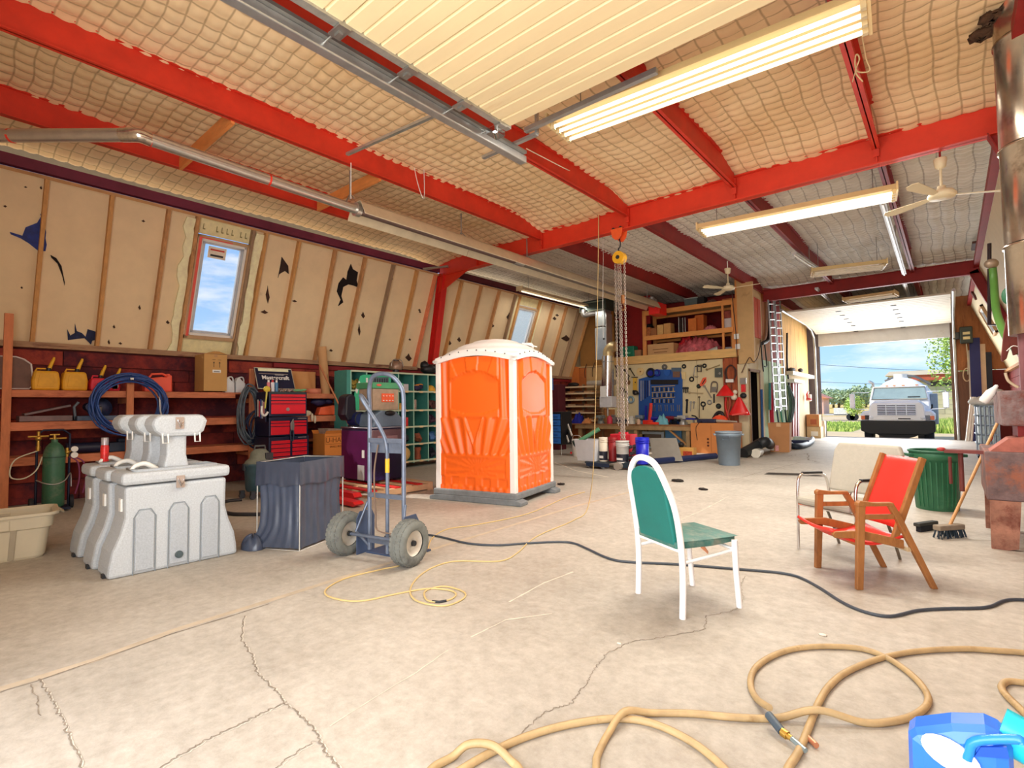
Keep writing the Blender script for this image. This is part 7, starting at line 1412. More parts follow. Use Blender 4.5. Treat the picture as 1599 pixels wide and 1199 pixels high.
t = thing('square_tub', 'large grey square tub at the left end of the dolly', 'tub', (AY(923, 700, CY0+.25).x, CY0+.25, .142)); wq = .26; part(t, 'tub', MB().add([(-wq*.8, -wq*.8, 0), (wq*.8, -wq*.8, 0), (wq*.8, wq*.8, 0), (-wq*.8, wq*.8, 0), (-wq, -wq, .44), (wq, -wq, .44), (wq, wq, .44), (-wq, wq, .44), (-wq*.92, -wq*.92, .44), (wq*.92, -wq*.92, .44), (wq*.92, wq*.92, .44), (-wq*.92, wq*.92, .44), (-wq*.75, -wq*.75, .03), (wq*.75, -wq*.75, .03), (wq*.75, wq*.75, .03), (-wq*.75, wq*.75, .03)], [(3, 2, 1, 0), (0, 1, 5, 4), (1, 2, 6, 5), (2, 3, 7, 6), (3, 0, 4, 7), (4, 5, 9, 8), (5, 6, 10, 9), (6, 7, 11, 10), (7, 4, 8, 11), (8, 9, 13, 12), (9, 10, 14, 13), (10, 11, 15, 14), (11, 8, 12, 15), (12, 13, 14, 15)]), M((214, 216, 222), .5, 0, .06, 6))
part(t, 'roller_in_tub', MB().cyl((-.35, -.1, .34), (.15, .1, .66), .045), M((90, 150, 110), .6)); part(t, 'roller_end', MB().cyl((-.37, -.11, .33), (-.33, -.09, .355), .075), M((30, 50, 44), .6))
ond('two stacked cream pails beside the hanging cord on the dolly', 942, 14, .50, M((226, 216, 194), .5), M((34, 36, 50), .5))
ond('dark red canister on the dolly behind the white lidded pail', 957, 15, .50, M((150, 30, 34), .5), dy=.35)
ond('white lidded pail with black label in the middle of the dolly', 972, 21, .42, M((230, 228, 222), .5), M((34, 36, 50), .5), True)
ond('deep blue plastic drum at the right end of the dolly', 1003, 22, .52, M((24, 34, 186), .4), dy=.2)
t = thing('red_toolbox', 'red plastic toolbox on top of the red canister', 'tool box', (AY(972, 690, CY0+.5).x, CY0+.55, .142)); part(t, 'case', MB().bb((-.25, -.14, 0), (.25, .14, .56)), M((200, 34, 50), .5), bev=.02); part(t, 'grip', MB().bb((-.1, -.03, .56), (.1, .03, .60)), M((222, 50, 70), .5))
onbm = M((60, 56, 60), .6, .1, .4, 14)
t = thing('hose_fittings', 'heap of dark fittings between the white pail and blue drum', 'fittings', (AY(988, 700, CY0+.25).x, CY0+.28, .142)); m = MB(); rr = random.Random(9)
for _ in range(10): a = rr.uniform(-.1, .1); b_ = rr.uniform(-.1, .1); c_ = rr.uniform(.04, .42); m.cyl((a-.05, b_, c_), (a+.05, b_+.04, c_+.03), .035)
part(t, 'heap', m, onbm, kind='stuff')
t = thing('floor_jack', 'dark trolley jack with steel wheel near the dolly corner', 'jack', F(972, 735)); part(t, 'frame', MB().prism([(-.2, .04), (.5, .04), (.5, .12), (.1, .18), (-.1, .14)], -.1, .1, lambda u, v, w: (u, w+.2, v)), M((40, 56, 70), .5, .3), bev=.01); part(t, 'wheel', MB().cyl((-.12, .0, .08), (-.12, .10, .08), .08, n=20), M((180, 170, 160), .4, .4))
pa, pb = F(1010, 722, .06), F(1117, 712, .06)
t = thing('long_pipe', 'long dark blue pipe lying in front of the bench cartons', 'pipe', (pa+pb)/2); part(t, 'tube', MB().cyl(pa, pb, .075, n=20), M((26, 40, 84), .45, .1, .1, 6), w=True)
gp = [F(1020, 722, 0), F(1065, 719, 0)]
t = thing('grey_board', 'grey fibreboard sheet leaning against the bench front', 'board', (F(1040, 719)+Vector((0, .1, 0)))); Yb = gp[0].y+.15
part(t, 'sheet', MB().add([AY(1020, 719, Yb), AY(1066, 720, Yb), AY(1056, 684, Yb+.25), AY(1014, 684, Yb+.25)]+[AY(1020, 719, Yb)+Vector((0, .02, 0)), AY(1066, 720, Yb)+Vector((0, .02, 0)), AY(1056, 684, Yb+.25)+Vector((0, .02, 0)), AY(1014, 684, Yb+.25)+Vector((0, .02, 0))], [(0, 1, 2, 3), (7, 6, 5, 4), (0, 4, 5, 1), (1, 5, 6, 2), (2, 6, 7, 3), (3, 7, 4, 0)]), M((142, 136, 126), .85, 0, .08, 6), w=True)
t = thing('small_carton', 'small yellow carton with red print on the floor by the tall carton', 'cardboard box', F(1072, 718)+Vector((0, .15, 0))); part(t, 'box', MB().bb((-.2, -.1, 0), (.15, .1, .28)), M((226, 168, 84), .7), bev=.004); part(t, 'print', MB().bb((-.1, -.104, .06), (.12, -.1, .2)), M((190, 70, 40), .7, 0, .4, 20)); part(t, 'lamp_head', MB().ball((-.18, 0, .34), .07), BLACK)
for i, (x, w, h, c, lb) in enumerate(((997, .45, .42, (226, 190, 130), 'pale plywood offcut standing under the bench'), (1020, .7, .5, (190, 206, 214), 'white framed pane standing under the bench'), (1052, .5, .55, (90, 150, 200), 'light blue foam board standing under the bench'))):
    p = AY(x, 690, 14.7); t = thing('stored_sheet', lb, 'sheet', (p.x, 14.7, 0)); part(t, 'sheet', MB().bb((-w/2, -.02, .0), (w/2, .02, h)), M(c, .6, 0, .08, 5), bev=.006)
    if i == 1: part(t, 'opening', MB().bb((-w/2+.08, -.024, .05), (w/2-.08, -.02, h-.08)), M((120, 104, 90), .7))
# blue drawer cabinet and blue box behind the toilet
c = F(868, 716); t = thing('drawer_cabinet', 'tall narrow bright blue drawer cabinet right of the toilet', 'cabinet', (AY(868, 690, 11.3).x, 11.5, 0))
X = AY(868, 690, 11.3).x; zt, zb = AY(868, 646, 11.3).z, AY(868, 693, 11.3).z
part(t, 'case', MB().bb((-.22, -.2, zb-.02), (.19, .3, zt+.05)), BLACK, bev=.01)
for k in range(5): h = (zt-zb)/5; o = part(t, 'drawer', MB().bb((-.15, -.22, zb+k*h+.008), (.16, -.2, zb+(k+1)*h-.008)), M((48, 118, 210), .4), bev=.004); part(o, 'drawer_pull', MB().bb((-.06, -.235, zb+(k+.5)*h-.01), (.08, -.22, zb+(k+.5)*h+.012)), M((30, 84, 170), .4))
part(t, 'stand', MB().tube([(-.2, -.18, 0), (-.2, -.18, zb), (.16, -.18, zb), (.16, -.18, 0)], .014, 6), GALV)
t = thing('blue_sign', 'small blue panel on the maroon wall behind the toilet', 'sign', AY(859, 604, 12.59)); part(t, 'plate', MB().bb((-.10, -.02, -.10), (.12, 0, .26)), M((60, 130, 210), .4))
solo('maroon_cabinet', 'tall dark maroon cabinet standing behind the toilet', 'cabinet', MB().bb((AY(852, 600, 12.6).x, 12.6, 0), (AY(871, 600, 12.6).x, 13.0, 1.95)), M((84, 16, 30), .7, 0, .15, 4), bev=.01)
# stock rack
t = thing('stock_rack', 'timber rack of long narrow shelves loaded with metal stock', 'rack', (-8.85, 14.5, 0))
zz = [AY(900, y, 14.4).z for y in (656, 644, 634, 624, 614, 604)]; xa, xb = AY(872, 620, 14.4).x, AY(931, 620, 14.4).x
for i, z in enumerate(zz):
    part(t, 'shelf', MB().bb((xa, 14.3, z-.02), (xb, 14.85, z)), M((206, 170, 130), .8, 0, .12, 6), w=True); part(t, 'front_edge', MB().bb((xa, 14.28, z-.035), (xb, 14.3, z+.015)), M((230, 204, 164), .7, 0, .1, 8), w=True)
    for k in range(4):
        if i < 5: x = xa+.1+k*(xb-xa-.2)/4; part(t, 'stock_bar', MB().bb((x, 14.33, z), (x+(xb-xa)*.2, 14.8, z+.07)), M([(110, 70, 50), (170, 120, 80), (90, 70, 60), (190, 150, 110)][(k+i) % 4], .6, .1, .3, 14), w=True)
for x in (xa+.02, xb-.02, (xa+xb)/2): part(t, 'upright', MB().bb((x-.03, 14.78, 0), (x+.03, 14.86, zz[-1]+.1)), LUMG, w=True)
t = thing('paper_roll', 'grey rolled sheet lying on top of the stock rack', 'roll', (-8.8, 14.5, zz[-1])); part(t, 'roll', MB().cyl((-.25, 0, .10), (.75, 0, .10), .09), M((176, 166, 150), .7, 0, .1, 8))
t = thing('black_tool_case', 'black tool on the left end of the stock rack', 'tool', (xa+.55, 14.5, zz[-1])); part(t, 'body', MB().ball((0, 0, .08), (.22, .12, .08)), BLACK)
t = thing('hanging_wires', 'two thin dark wires hanging on the plywood beside the steel duct', 'wire', (-9, 14.88, 2)); 
for a, b in (((916, 568), (914, 590)), ((929, 566), (925, 588))): part(t, 'strand', MB().tube([S_(*a), S_((a[0]+b[0])/2-2, (a[1]+b[1])/2), S_(*b)], .012, 5, sm=4), M((60, 40, 34), .6), w=True)
solo('pegboard_strip', 'orange plywood triangle against the back wall beside the rack', 'plywood', flat([(880, 640), (890, 570), (905, 574), (905, 604), (884, 615), (882, 645)], 14.88, .02), M((206, 116, 50), .8, 0, .12, 4))
# duct and vertical silencer
t = thing('sheet_metal_duct', 'square galvanised air duct rising to the roof at the back', 'duct', AY(941, 560, 13.9))
G2 = M((176, 184, 186), .3, .75, .12, 5)
a, b = AY(931, 490, 13.9), AY(949, 561, 13.9)
part(t, 'lower_section', MB().bb((a.x, 13.8, b.z), (b.x, 14.2, AY(940, 512, 13.9).z)), G2, w=True, bev=.006); part(t, 'upper_section', MB().bb((a.x, 13.8, AY(940, 511, 13.9).z), (b.x, 14.2, AY(940, 482, 13.9).z)), G2, w=True, bev=.04)
part(t, 'side_flange', MB().bb((b.x, 13.82, b.z), (b.x+.015, 14.18, AY(940, 490, 13.9).z)), M((206, 212, 214), .3, .8), w=True)
z1 = AY(940, 482, 13.9).z; part(t, 'blower_box', MB().bb((a.x-.5, 13.75, z1-.05), (b.x+.05, 14.25, z1+.28)), M((54, 66, 58), .6, .2), w=True, bev=.01)
part(t, 'blower_frame', MB().tube([(a.x-.5, 13.74, z1-.05), (b.x, 13.74, z1-.05), (b.x, 13.74, z1+.22), (a.x-.5, 13.74, z1+.22)], .02, 6, True), M((150, 160, 140), .5, .3), w=True)
part(t, 'elbow', MB().tube([AY(912, 484, 13.7), AY(912, 491, 13.7), AY(920, 490, 13.8), AY(932, 488, 13.9)], .10, 12, sm=4), GALV, w=True)
t = thing('vertical_exhaust', 'bright steel vertical cylinder with grey cap below the elbow', 'exhaust', AY(949, 600, 13.4))
c1, c2 = AY(949.5, 556, 13.4), AY(948.5, 620, 13.4); r = WID(c1, 19)/2
part(t, 'cylinder', MB().cyl(c2, c1, r, n=32), M((206, 210, 212), .18, .95, .05, 4), w=True); part(t, 'seam', MB().lathe([(r*1.02, 0), (r*1.02, .03)], AY(949.5, 566, 13.4), 32), STEEL, w=True)
part(t, 'elbow', MB().tube([c1, AY(950, 548, 13.4), AY(955, 542, 13.4), AY(961, 541, 13.4)], r*.85, 20, sm=5), M((196, 176, 130), .35, .5), w=True)
q1, q2 = AY(938.5, 619, 13.3), AY(958, 636, 13.3)
part(t, 'grey_cap', MB().bb((q1.x, 13.2, q2.z), (q2.x, 13.5, q1.z)), M((206, 206, 208), .5), w=True, bev=.02); part(t, 'paper_note', MB().bb((AY(938, 603, 13.2).x, 13.17, AY(938, 620, 13.2).z), (AY(947, 603, 13.2).x, 13.19, AY(938, 603, 13.2).z)), WHITE, w=True)
part(t, 'hanger', MB().cyl((c2.x, 13.4, q2.z-.25), (c2.x, 13.4, q2.z), .03), STEEL, w=True)
# ---- loft shelving and what it holds
def loft():
    t = thing('loft_shelving', 'raw timber storage shelves standing on the loft', 'shelf', (-5.8, 15.2, 2.84))
    Y = 14.95
    xs = (AY(1006, 520, Y).x, AY(1129, 520, Y).x, AY(1146, 520, Y).x); za, zb, zc = 2.64, AY(1080, 521, Y).z, AY(1080, 480, Y).z
    OL = M((230, 156, 84), .75, 0, .12, 4, dark=(176, 104, 50), dthr=.7, stretch=(1, 3, 3)); OLV = M((226, 150, 82), .75, 0, .12, 4, dark=(176, 104, 50), dthr=.7, stretch=(3, 3, 1))
    for x, w_ in ((xs[0], .12), (xs[1], .06), (xs[2], .12)):
        for y in (Y, Y+.75): part(t, 'upright', MB().bb((x-w_/2, y, za), (x+w_/2, y+.05, zc+.1 if w_ > .1 else zc)), OLV, w=True, bev=.004)
    for z in (zb, zc):
        part(t, 'front_rail', MB().bb((xs[0], Y-.04, z-.07), (xs[2], Y, z+.07)), OL, w=True, bev=.004); part(t, 'rear_rail', MB().bb((xs[0], Y+.8, z-.07), (xs[2], Y+.84, z+.07)), OL, w=True)
        part(t, 'shelf_deck', MB().bb((xs[0], Y, z+.0), (xs[2], Y+.8, z+.02)), PLY, w=True)
    part(t, 'tall_upright', MB().bb((xs[2]+.08, Y-.08, 2.64), (xs[2]+.2, Y, 4.8)), OLV, w=True)
    # side rails at the ends
    return xs, zb+.02, zc+.02, Y
LX, LZ1, LZ2, LY = loft()
def onl(nm, lb, cat, xp, z, w, h, d, mat, kind='box', dy=.3, rz=0):
    p = AY(xp, 520, LY+dy); t = thing(nm, lb, cat, (p.x, LY+dy, z), rz)
    if kind == 'box': part(t, 'box', MB().bb((-w/2, -d/2, 0), (w/2, d/2, h)), mat, bev=.006)
    elif kind == 'heap': part(t, 'sheet', MB().grid(lambda s, r: (w*(s-.5), d*(r-.5), h*math.sin(math.pi*s)**.4*math.sin(math.pi*r)**.4*(1+.2*math.sin(s*31)*math.sin(r*17))), 36, 16), mat, smooth=True)
    elif kind == 'crate':
        part(t, 'base', MB().bb((-w/2, -d/2, 0), (w/2, d/2, .02)), mat)
        for s in (-1, 1): part(t, 'side', MB().add([(s*w/2, -d/2, 0), (s*w/2, d/2, 0), (s*w/2*1.12, d/2, h), (s*w/2*1.12, -d/2, h)], [(0, 1, 2, 3)]), mat); part(t, 'side', MB().add([(-w/2, s*d/2, 0), (w/2, s*d/2, 0), (w/2*1.12, s*d/2*1.1, h), (-w/2*1.12, s*d/2*1.1, h)], [(0, 1, 2, 3)]), mat)
        part(t, 'rim', MB().tube([(-w/2*1.12, -d/2*1.1, h), (w/2*1.12, -d/2*1.1, h), (w/2*1.12, d/2*1.1, h), (-w/2*1.12, d/2*1.1, h)], .018, 6, True), M((170, 176, 172), .5))
    return t
onl('plastic_crate', 'grey plastic crate on the top loft shelf', 'crate', 1083, LZ2+.05, .36, .24, .3, M((84, 100, 100), .5), 'crate')
onl('dark_box', 'black box beside the grey crate on the top loft shelf', 'box', 1097, LZ2+.05, .24, .24, .3, BLACK)
onl('parts_heap', 'brown clutter at the right of the top loft shelf', 'parts', 1113, LZ2+.05, .34, .13, .25, M((120, 84, 70), .8, 0, .4, 14), 'heap')
onl('brown_tray', 'orange brown tray at the end of the top loft shelf', 'tray', 1140, LZ2+.05, .3, .08, .3, M((200, 110, 60), .7))
onl('bottle_crate', 'small red and tan crate at the left of the middle loft shelf', 'crate', 1014, LZ1+.04, .2, .30, .3, M((196, 120, 70), .7, 0, .5, 20))
onl('dark_hat', 'black cap lying over the small crate on the loft', 'cap', 1014, LZ1+.345, .26, .12, .2, BLACK, 'heap')
onl('cardboard_box', 'brown carton behind the others on the middle loft shelf', 'cardboard box', 1024, LZ1+.04, .2, .26, .3, M((170, 110, 66), .8))
onl('cardboard_box', 'tan carton, left of the pair under the red burner', 'cardboard box', 1034, LZ1+.04, .19, .34, .3, M((224, 178, 110), .8))
onl('cardboard_box', 'tan carton, right of the pair under the red burner', 'cardboard box', 1045, LZ1+.04, .22, .36, .3, M((214, 160, 96), .8))
onl('organizer', 'steel wire rack in the middle loft shelf', 'rack', 1063, LZ1+.04, .02, .50, .3, STEEL); bpy.context.view_layer.update()
for dx in (.12, .24): onl('rack_post', 'thin steel post of the wire rack on the loft', 'post', 1063+dx*30, LZ1+.04, .02, .5, .02, STEEL)['group'] = 'wire rack posts'
onl('orange_folder', 'orange carton leaning at the middle of the loft shelf', 'cardboard box', 1084, LZ1+.04, .24, .42, .3, M((216, 120, 50), .8))
onl('orange_folder', 'taller orange-brown carton against the leaning one', 'cardboard box', 1095, LZ1+.04, .26, .52, .3, M((200, 104, 40), .8), 'box', .45)
onl('pink_cloth', 'pink folded plastic beside the orange cartons', 'plastic', 1110, LZ1+.04, .36, .16, .3, M((206, 120, 124), .6, 0, .2, 10), 'heap')
onl('white_carton', 'white carton with red print at the right of the middle loft shelf', 'box', 1138, LZ1+.04, .24, .30, .25, M((224, 210, 206), .7))
onl('red_carton', 'brown-red carton on the white one at the loft end', 'box', 1138, LZ1+.345, .2, .22, .22, M((150, 70, 56), .8, 0, .3, 12))
onl('cardboard_box', 'large printed cardboard box low at the left of the loft', 'cardboard box', 1036, 2.645, .84, .54, .5, M((206, 160, 108), .8, 0, .05, 5), 'box', .3)
p = AY(1034, 548, LY+.04)
for k, w_ in enumerate((.46, .36, .2)): pass
lb_ = [o for o in bpy.data.objects if o.get('label') == 'large printed cardboard box low at the left of the loft'][0]
for k, w_ in enumerate((.5, .42, .16)): part(lb_, 'print_line', MB().bb((-w_/2, -.2525, .36-k*.09), (w_/2, -.2505, .378-k*.09)), M((120, 80, 50), .8))
onl('plastic_bundle', 'big bundle of pink and red plastic packaging on the loft floor', 'plastic', 1090, 2.645, 1.5, .62, .6, M((206, 104, 112), .45, 0, .5, 5, .3, 12, dark=(150, 14, 24), dthr=.56), 'heap', .45)
onl('label_bundle', 'pack of red labels stacked on the pink plastic bundle', 'packaging', 1072, 2.645, .6, .75, .3, M((206, 40, 50), .5, 0, .6, 8, dark=(30, 16, 20), dthr=.56), 'heap', .5)
t = onl('plastic_pail', 'white plastic pail lying on its side on the loft edge', 'pail', 1108, 2.645, .1, .1, .1, WHITE, 'none', .05); part(t, 'pail', MB().cyl((-.22, 0, .09), (.2, .1, .18), .08, .15, n=20), M((206, 206, 196), .5))
onl('steel_fittings', 'line of small steel fittings along the loft edge', 'fittings', 1066, 2.645, .8, .16, .15, M((150, 130, 120), .5, .3, .5, 20), 'heap', .05)
onl('grey_box', 'grey tilted box at the right end of the loft floor', 'box', 1143, 2.645, .3, .28, .3, M((150, 146, 150), .5), 'box', .3)
t = thing('green_crate', 'green plastic tool case on the loft beam near the chains', 'tool case', AY(980, 554, 14.9)); part(t, 'case', MB().bb((-.28, 0, -.0), (.22, .3, .34)), M((20, 120, 90), .5), bev=.02); part(t, 'latch', MB().bb((-.06, -.01, .1), (.1, 0, .14)), M((110, 190, 150), .5)); t.location.z = 2.845
t = thing('small_carton', 'small brown carton beside the green case on the loft', 'cardboard box', (AY(993, 554, 14.9).x, 14.95, 2.845)); part(t, 'box', MB().bb((-.14, 0, 0), (.14, .25, .2)), M((170, 120, 84), .8))
# ---- passage side: cartons, ladders, hangings
c = F(1215, 706); cc_ = thing('cardboard_box', 'open brown carton with shipping labels on the floor before the passage', 'cardboard box', (c.x, c.y+.3, 0), .12)
w_ = WID(c, 30)/2; h_ = .78
BXM = M((196, 140, 92), .85, 0, .06, 4)
part(cc_, 'box', MB().add([(-w_, -.25, 0), (w_, -.25, 0), (w_, .25, 0), (-w_, .25, 0), (-w_*1.15, -.3, h_), (w_*1.15, -.3, h_), (w_*1.15, .3, h_), (-w_*1.15, .3, h_)], [(3, 2, 1, 0), (0, 1, 5, 4), (1, 2, 6, 5), (2, 3, 7, 6), (3, 0, 4, 7)]), BXM)
part(cc_, 'inner_liner', MB().add([(-w_*1.13, -.28, h_-.01), (w_*1.13, -.28, h_-.01), (w_*1.13, .28, h_-.01), (-w_*1.13, .28, h_-.01), (0, 0, .3)], [(0, 1, 4), (1, 2, 4), (2, 3, 4), (3, 0, 4)]), M((120, 84, 56), .9))
part(cc_, 'shipping_label', MB().bb((-w_*.98, -.262, .04), (-w_*.6, -.256, .20)), WHITE); part(cc_, 'shipping_label', MB().bb((-w_*.45, -.262, .03), (-.02, -.256, .18)), M((230, 160, 160), .6, 0, .3, 60)); part(cc_, 'tape', MB().bb((-.06, -.302, h_-.10), (.05, -.29, h_-.0)), M((220, 180, 130), .4))
def XP(x, y): return AX(x, y, -4.12)
def ladder(lb, xl, xr, yb, yt, n, off, rungy):
    a0, a1 = AX(xl, yb, -4.02+off), AX(xl, yt, -4.1+off); b0, b1 = AX(xr, yb, -4.02+off), AX(xr, yt, -4.1+off)
    a1.y = a0.y; b1.y = b0.y
    t = thing('extension_ladder', lb, 'ladder', (a0+b0)/2); AL = M((156, 158, 164), .45, .5, .08, 6)
    part(t, 'rail', MB().beam(a0, a1, .03, .09, (0, 1, 0)), AL, w=True); part(t, 'rail', MB().beam(b0, b1, .03, .09, (0, 1, 0)), AL, w=True)
    for k in range(n): f = (k+.5)/n; part(t, 'rung', MB().cyl(a0.lerp(a1, f), b0.lerp(b1, f), .022, n=8), M((190, 188, 182), .3, .5), w=True)
    for k in range(n): f = (k+.5)/n; part(t, 'rung_rivet', MB().cyl(a0.lerp(a1, f)+Vector((.0, -.02, 0)), a0.lerp(a1, f)+Vector((.02, -.02, 0)), .02, n=8), DKM, w=True)
ladder('tall aluminium extension ladder leaning by the green wall, outer section', 1210, 1218, 642, 474, 14, .12, 0)
ladder('second aluminium ladder section behind the outer one', 1220, 1228, 640, 476, 14, .05, 0)
def hang(nm, lb, cat, px_, r, mat, off=0, g=None):
    P = [AX(x, y, -4.12+off) for x, y in px_]; t = thing(nm, lb, cat, P[-1], 0, g); part(t, 'strand', MB().tube(P, r, 7, sm=4), mat, w=True); return t
hang('black_downpipe', 'black drain pipe with a bend on the passage wall', 'pipe', [(1201, 470), (1201, 525), (1190, 536)], .055, BLACK)
hang('hose_drop', 'thin black hose hanging straight beside the black downpipe', 'hose', [(1188, 535), (1190, 560), (1192, 580)], .02, BLACK)
hang('hose_drop', 'dark green hose loop hanging under the black downpipe', 'hose', [(1194, 538), (1197, 565), (1197, 572), (1194, 572)], .02, M((30, 50, 40), .6))
hang('blue_strap', 'blue strap hanging beside the dark doorway', 'strap', [(1189, 608), (1190, 650), (1191, 690)], .035, M((40, 84, 140), .7))
hang('red_strap', 'red strap hanging on the green wall by the ladder foot', 'strap', [(1206, 598), (1205, 640), (1206, 664)], .06, M((196, 30, 60), .7))
hang('teal_strap', 'teal strap hanging left of the red strap', 'strap', [(1202, 598), (1202, 640)], .04, M((60, 130, 130), .7))
for i, (x, y0, y1) in enumerate(((1213, 640, 660), (1219, 640, 660), (1226, 640, 664))): hang('bungee_cord', ('dark bungee cord', 'second bungee cord', 'third bungee cord')[i]+' hanging below the ladders', 'cord', [(x, y0), (x+2, y1-6), (x+3, y1)], .025, M([(30, 60, 80), (60, 150, 130), (40, 60, 60)][i], .6))
hang('black_cable_drop', 'black cable running down beside the ladders', 'cable', [(1229, 520), (1229, 570), (1233, 610), (1234, 640)], .03, BLACK)
t = thing('cable_hank', 'dark green bundle of cables hanging on the passage wall', 'cable', AX(1235, 640, -4.0)); rr = random.Random(6)
for k in range(12): a = rr.uniform(-2, 3); part(t, 'strand', MB().tube([AX(1231+a*.6, 602, -4.05), AX(1237+a*1.6, 625, -3.98), AX(1236+a*1.4, 645, -3.98), AX(1232+a, 662, -4.05)], .028, 6, sm=4), M([(30, 70, 54), (60, 96, 84), (22, 34, 34)][k % 3], .6), w=True)
t = thing('bracket_rack', 'white bracket with small parts on the passage wall', 'rack', AX(1250, 585, -4.1)); part(t, 'rail', MB().beam(AX(1233, 582, -4.05), AX(1267, 589, -4.05), .2, .12), M((226, 220, 206), .5), w=True); part(t, 'lower_tray', MB().beam(AX(1234, 594, -4.0), AX(1250, 597, -4.0), .25, .10), WHITE, w=True); part(t, 'hose_bits', MB().ball(AX(1236, 577, -4.05), (.1, .3, .07)).ball(AX(1250, 578, -4.05), (.08, .2, .07)), M((60, 50, 46), .7), w=True)
for i, x in enumerate((1238, 1242, 1246)): t = thing('maroon_pipe', ('maroon pipe standing upright, beside the cable bundle', 'maroon pipe, middle of three under the white tray', 'maroon pipe nearest the fire extinguisher')[i], 'pipe', AX(x, 680, -4.08)); part(t, 'tube', MB().beam(AX(x, 682, -4.08), AX(x, 598, -4.08), .05, .22), M([(150, 44, 40), (176, 70, 56), (120, 30, 40)][i], .5), w=True)
t = thing('fire_extinguisher', 'small red and white fire extinguisher on the grey panel near the door', 'fire extinguisher', AX(1263, 622, -4.1)); part(t, 'body', MB().cyl(AX(1263, 626, -4.05), AX(1263, 616, -4.05), .09), M((230, 210, 200), .5), w=True); part(t, 'hose', MB().tube([AX(1262, 612, -4.0), AX(1260, 616, -4.0), AX(1261, 621, -4.0)], .03, 6, sm=3), REDP, w=True); part(t, 'band', MB().cyl(AX(1263, 624.5, -4.05), AX(1263, 622.5, -4.05), .095), REDP, w=True)
for i, (x, y, w_, h_, z0, lb) in enumerate(((1264, 684, 22, .42, 0, 'lower tan carton with white label by the far door'), (1263, 684, 20, .45, .43, 'upper brown carton stacked by the far door'))):
    c = F(x, y); w2 = WID(c, w_)/2; t = thing('cardboard_box', lb, 'cardboard box', (c.x+.14, c.y+.3, z0)); part(t, 'box', MB().bb((-w2, -.25, 0), (w2, .25, h_)), M([(206, 180, 140), (190, 132, 84)][i], .8), bev=.006); part(t, 'label', MB().bb((-w2*.4, -.255, .08), (w2*.6, -.25, h_*.6)), WHITE if i == 0 else M((170, 90, 60)))
t = thing('rolled_tarp', 'white and dark blue rolled tarps on the floor by the passage', 'tarp', F(1250, 690)); a, b = F(1243, 686, .12), F(1263, 688, .12)
part(t, 'white_roll', MB().cyl(a, b, .11), M((214, 216, 226), .6), w=True); a, b = F(1236, 692, .1), F(1262, 692, .1); part(t, 'blue_roll', MB().cyl(a, b, .10), M((26, 40, 84), .6), w=True)
t = thing('suction_hose', 'thick black suction hose curling round the tarps by the passage', 'hose', F(1250, 696)); part(t, 'loop', MB().tube([F(1232, 692, .08), F(1240, 697, .08), F(1256, 695, .08), F(1267, 689, .08), F(1268, 685, .08)], .085, 10, sm=5), M((40, 56, 74), .5, 0, .1, 8), w=True)
t = thing('suction_hose', 'black suction hose heap at the foot of the dark doorway', 'hose', F(1180, 705)); part(t, 'loop', MB().tube([F(1160, 708, .1), F(1175, 700, .2), F(1186, 693, .3), F(1196, 690, .35), F(1202, 694, .2)], .13, 10, sm=5), M((24, 30, 34), .5, 0, .1, 8), w=True); part(t, 'coupling', MB().cyl(F(1180, 708, .1), F(1182, 706, .1)+Vector((0, .2, 0)), .11, n=20), M((214, 210, 196), .5), w=True)
t = thing('light_switch', 'white electrical boxes on the loft column', 'switch', AY(1152, 545, 14.76)); part(t, 'box', MB().bb((-.05, -.04, .0), (.07, 0, .14)), WHITE, bev=.006); part(t, 'box', MB().bb((-.08, -.04, .28), (.05, 0, .42)), WHITE, bev=.006)
t = thing('drooping_cable', 'thin dark cable drooping across the loft column', 'cable', AY(1180, 560, 14.7)); part(t, 'strand', MB().tube([AY(1143, 455, 14.72), AY(1145, 480, 14.72), AY(1149, 520, 14.72), AY(1151, 555, 14.72)], .012, 5, sm=4), M((70, 50, 40)), w=True); part(t, 'strand', MB().tube([AY(1188, 530, 14.7), AY(1184, 555, 14.7), AY(1177, 565, 14.7), AY(1171, 558, 14.7), AY(1166, 565, 14.7), AY(1158, 582, 14.7)], .012, 5, sm=4), M((90, 64, 46)), w=True)
t = thing('meter_switch', 'small red and silver device on the cream panel beside the post', 'switch', AY(1161, 605, 14.8)); part(t, 'plate', MB().bb((-.08, -.03, .1), (.08, 0, .26)), STEEL); part(t, 'red_box', MB().bb((-.05, -.05, -.12), (.06, 0, .08)), REDP); part(t, 'horn', MB().ball((0, -.04, -.22), (.09, .06, .07)), DKM)
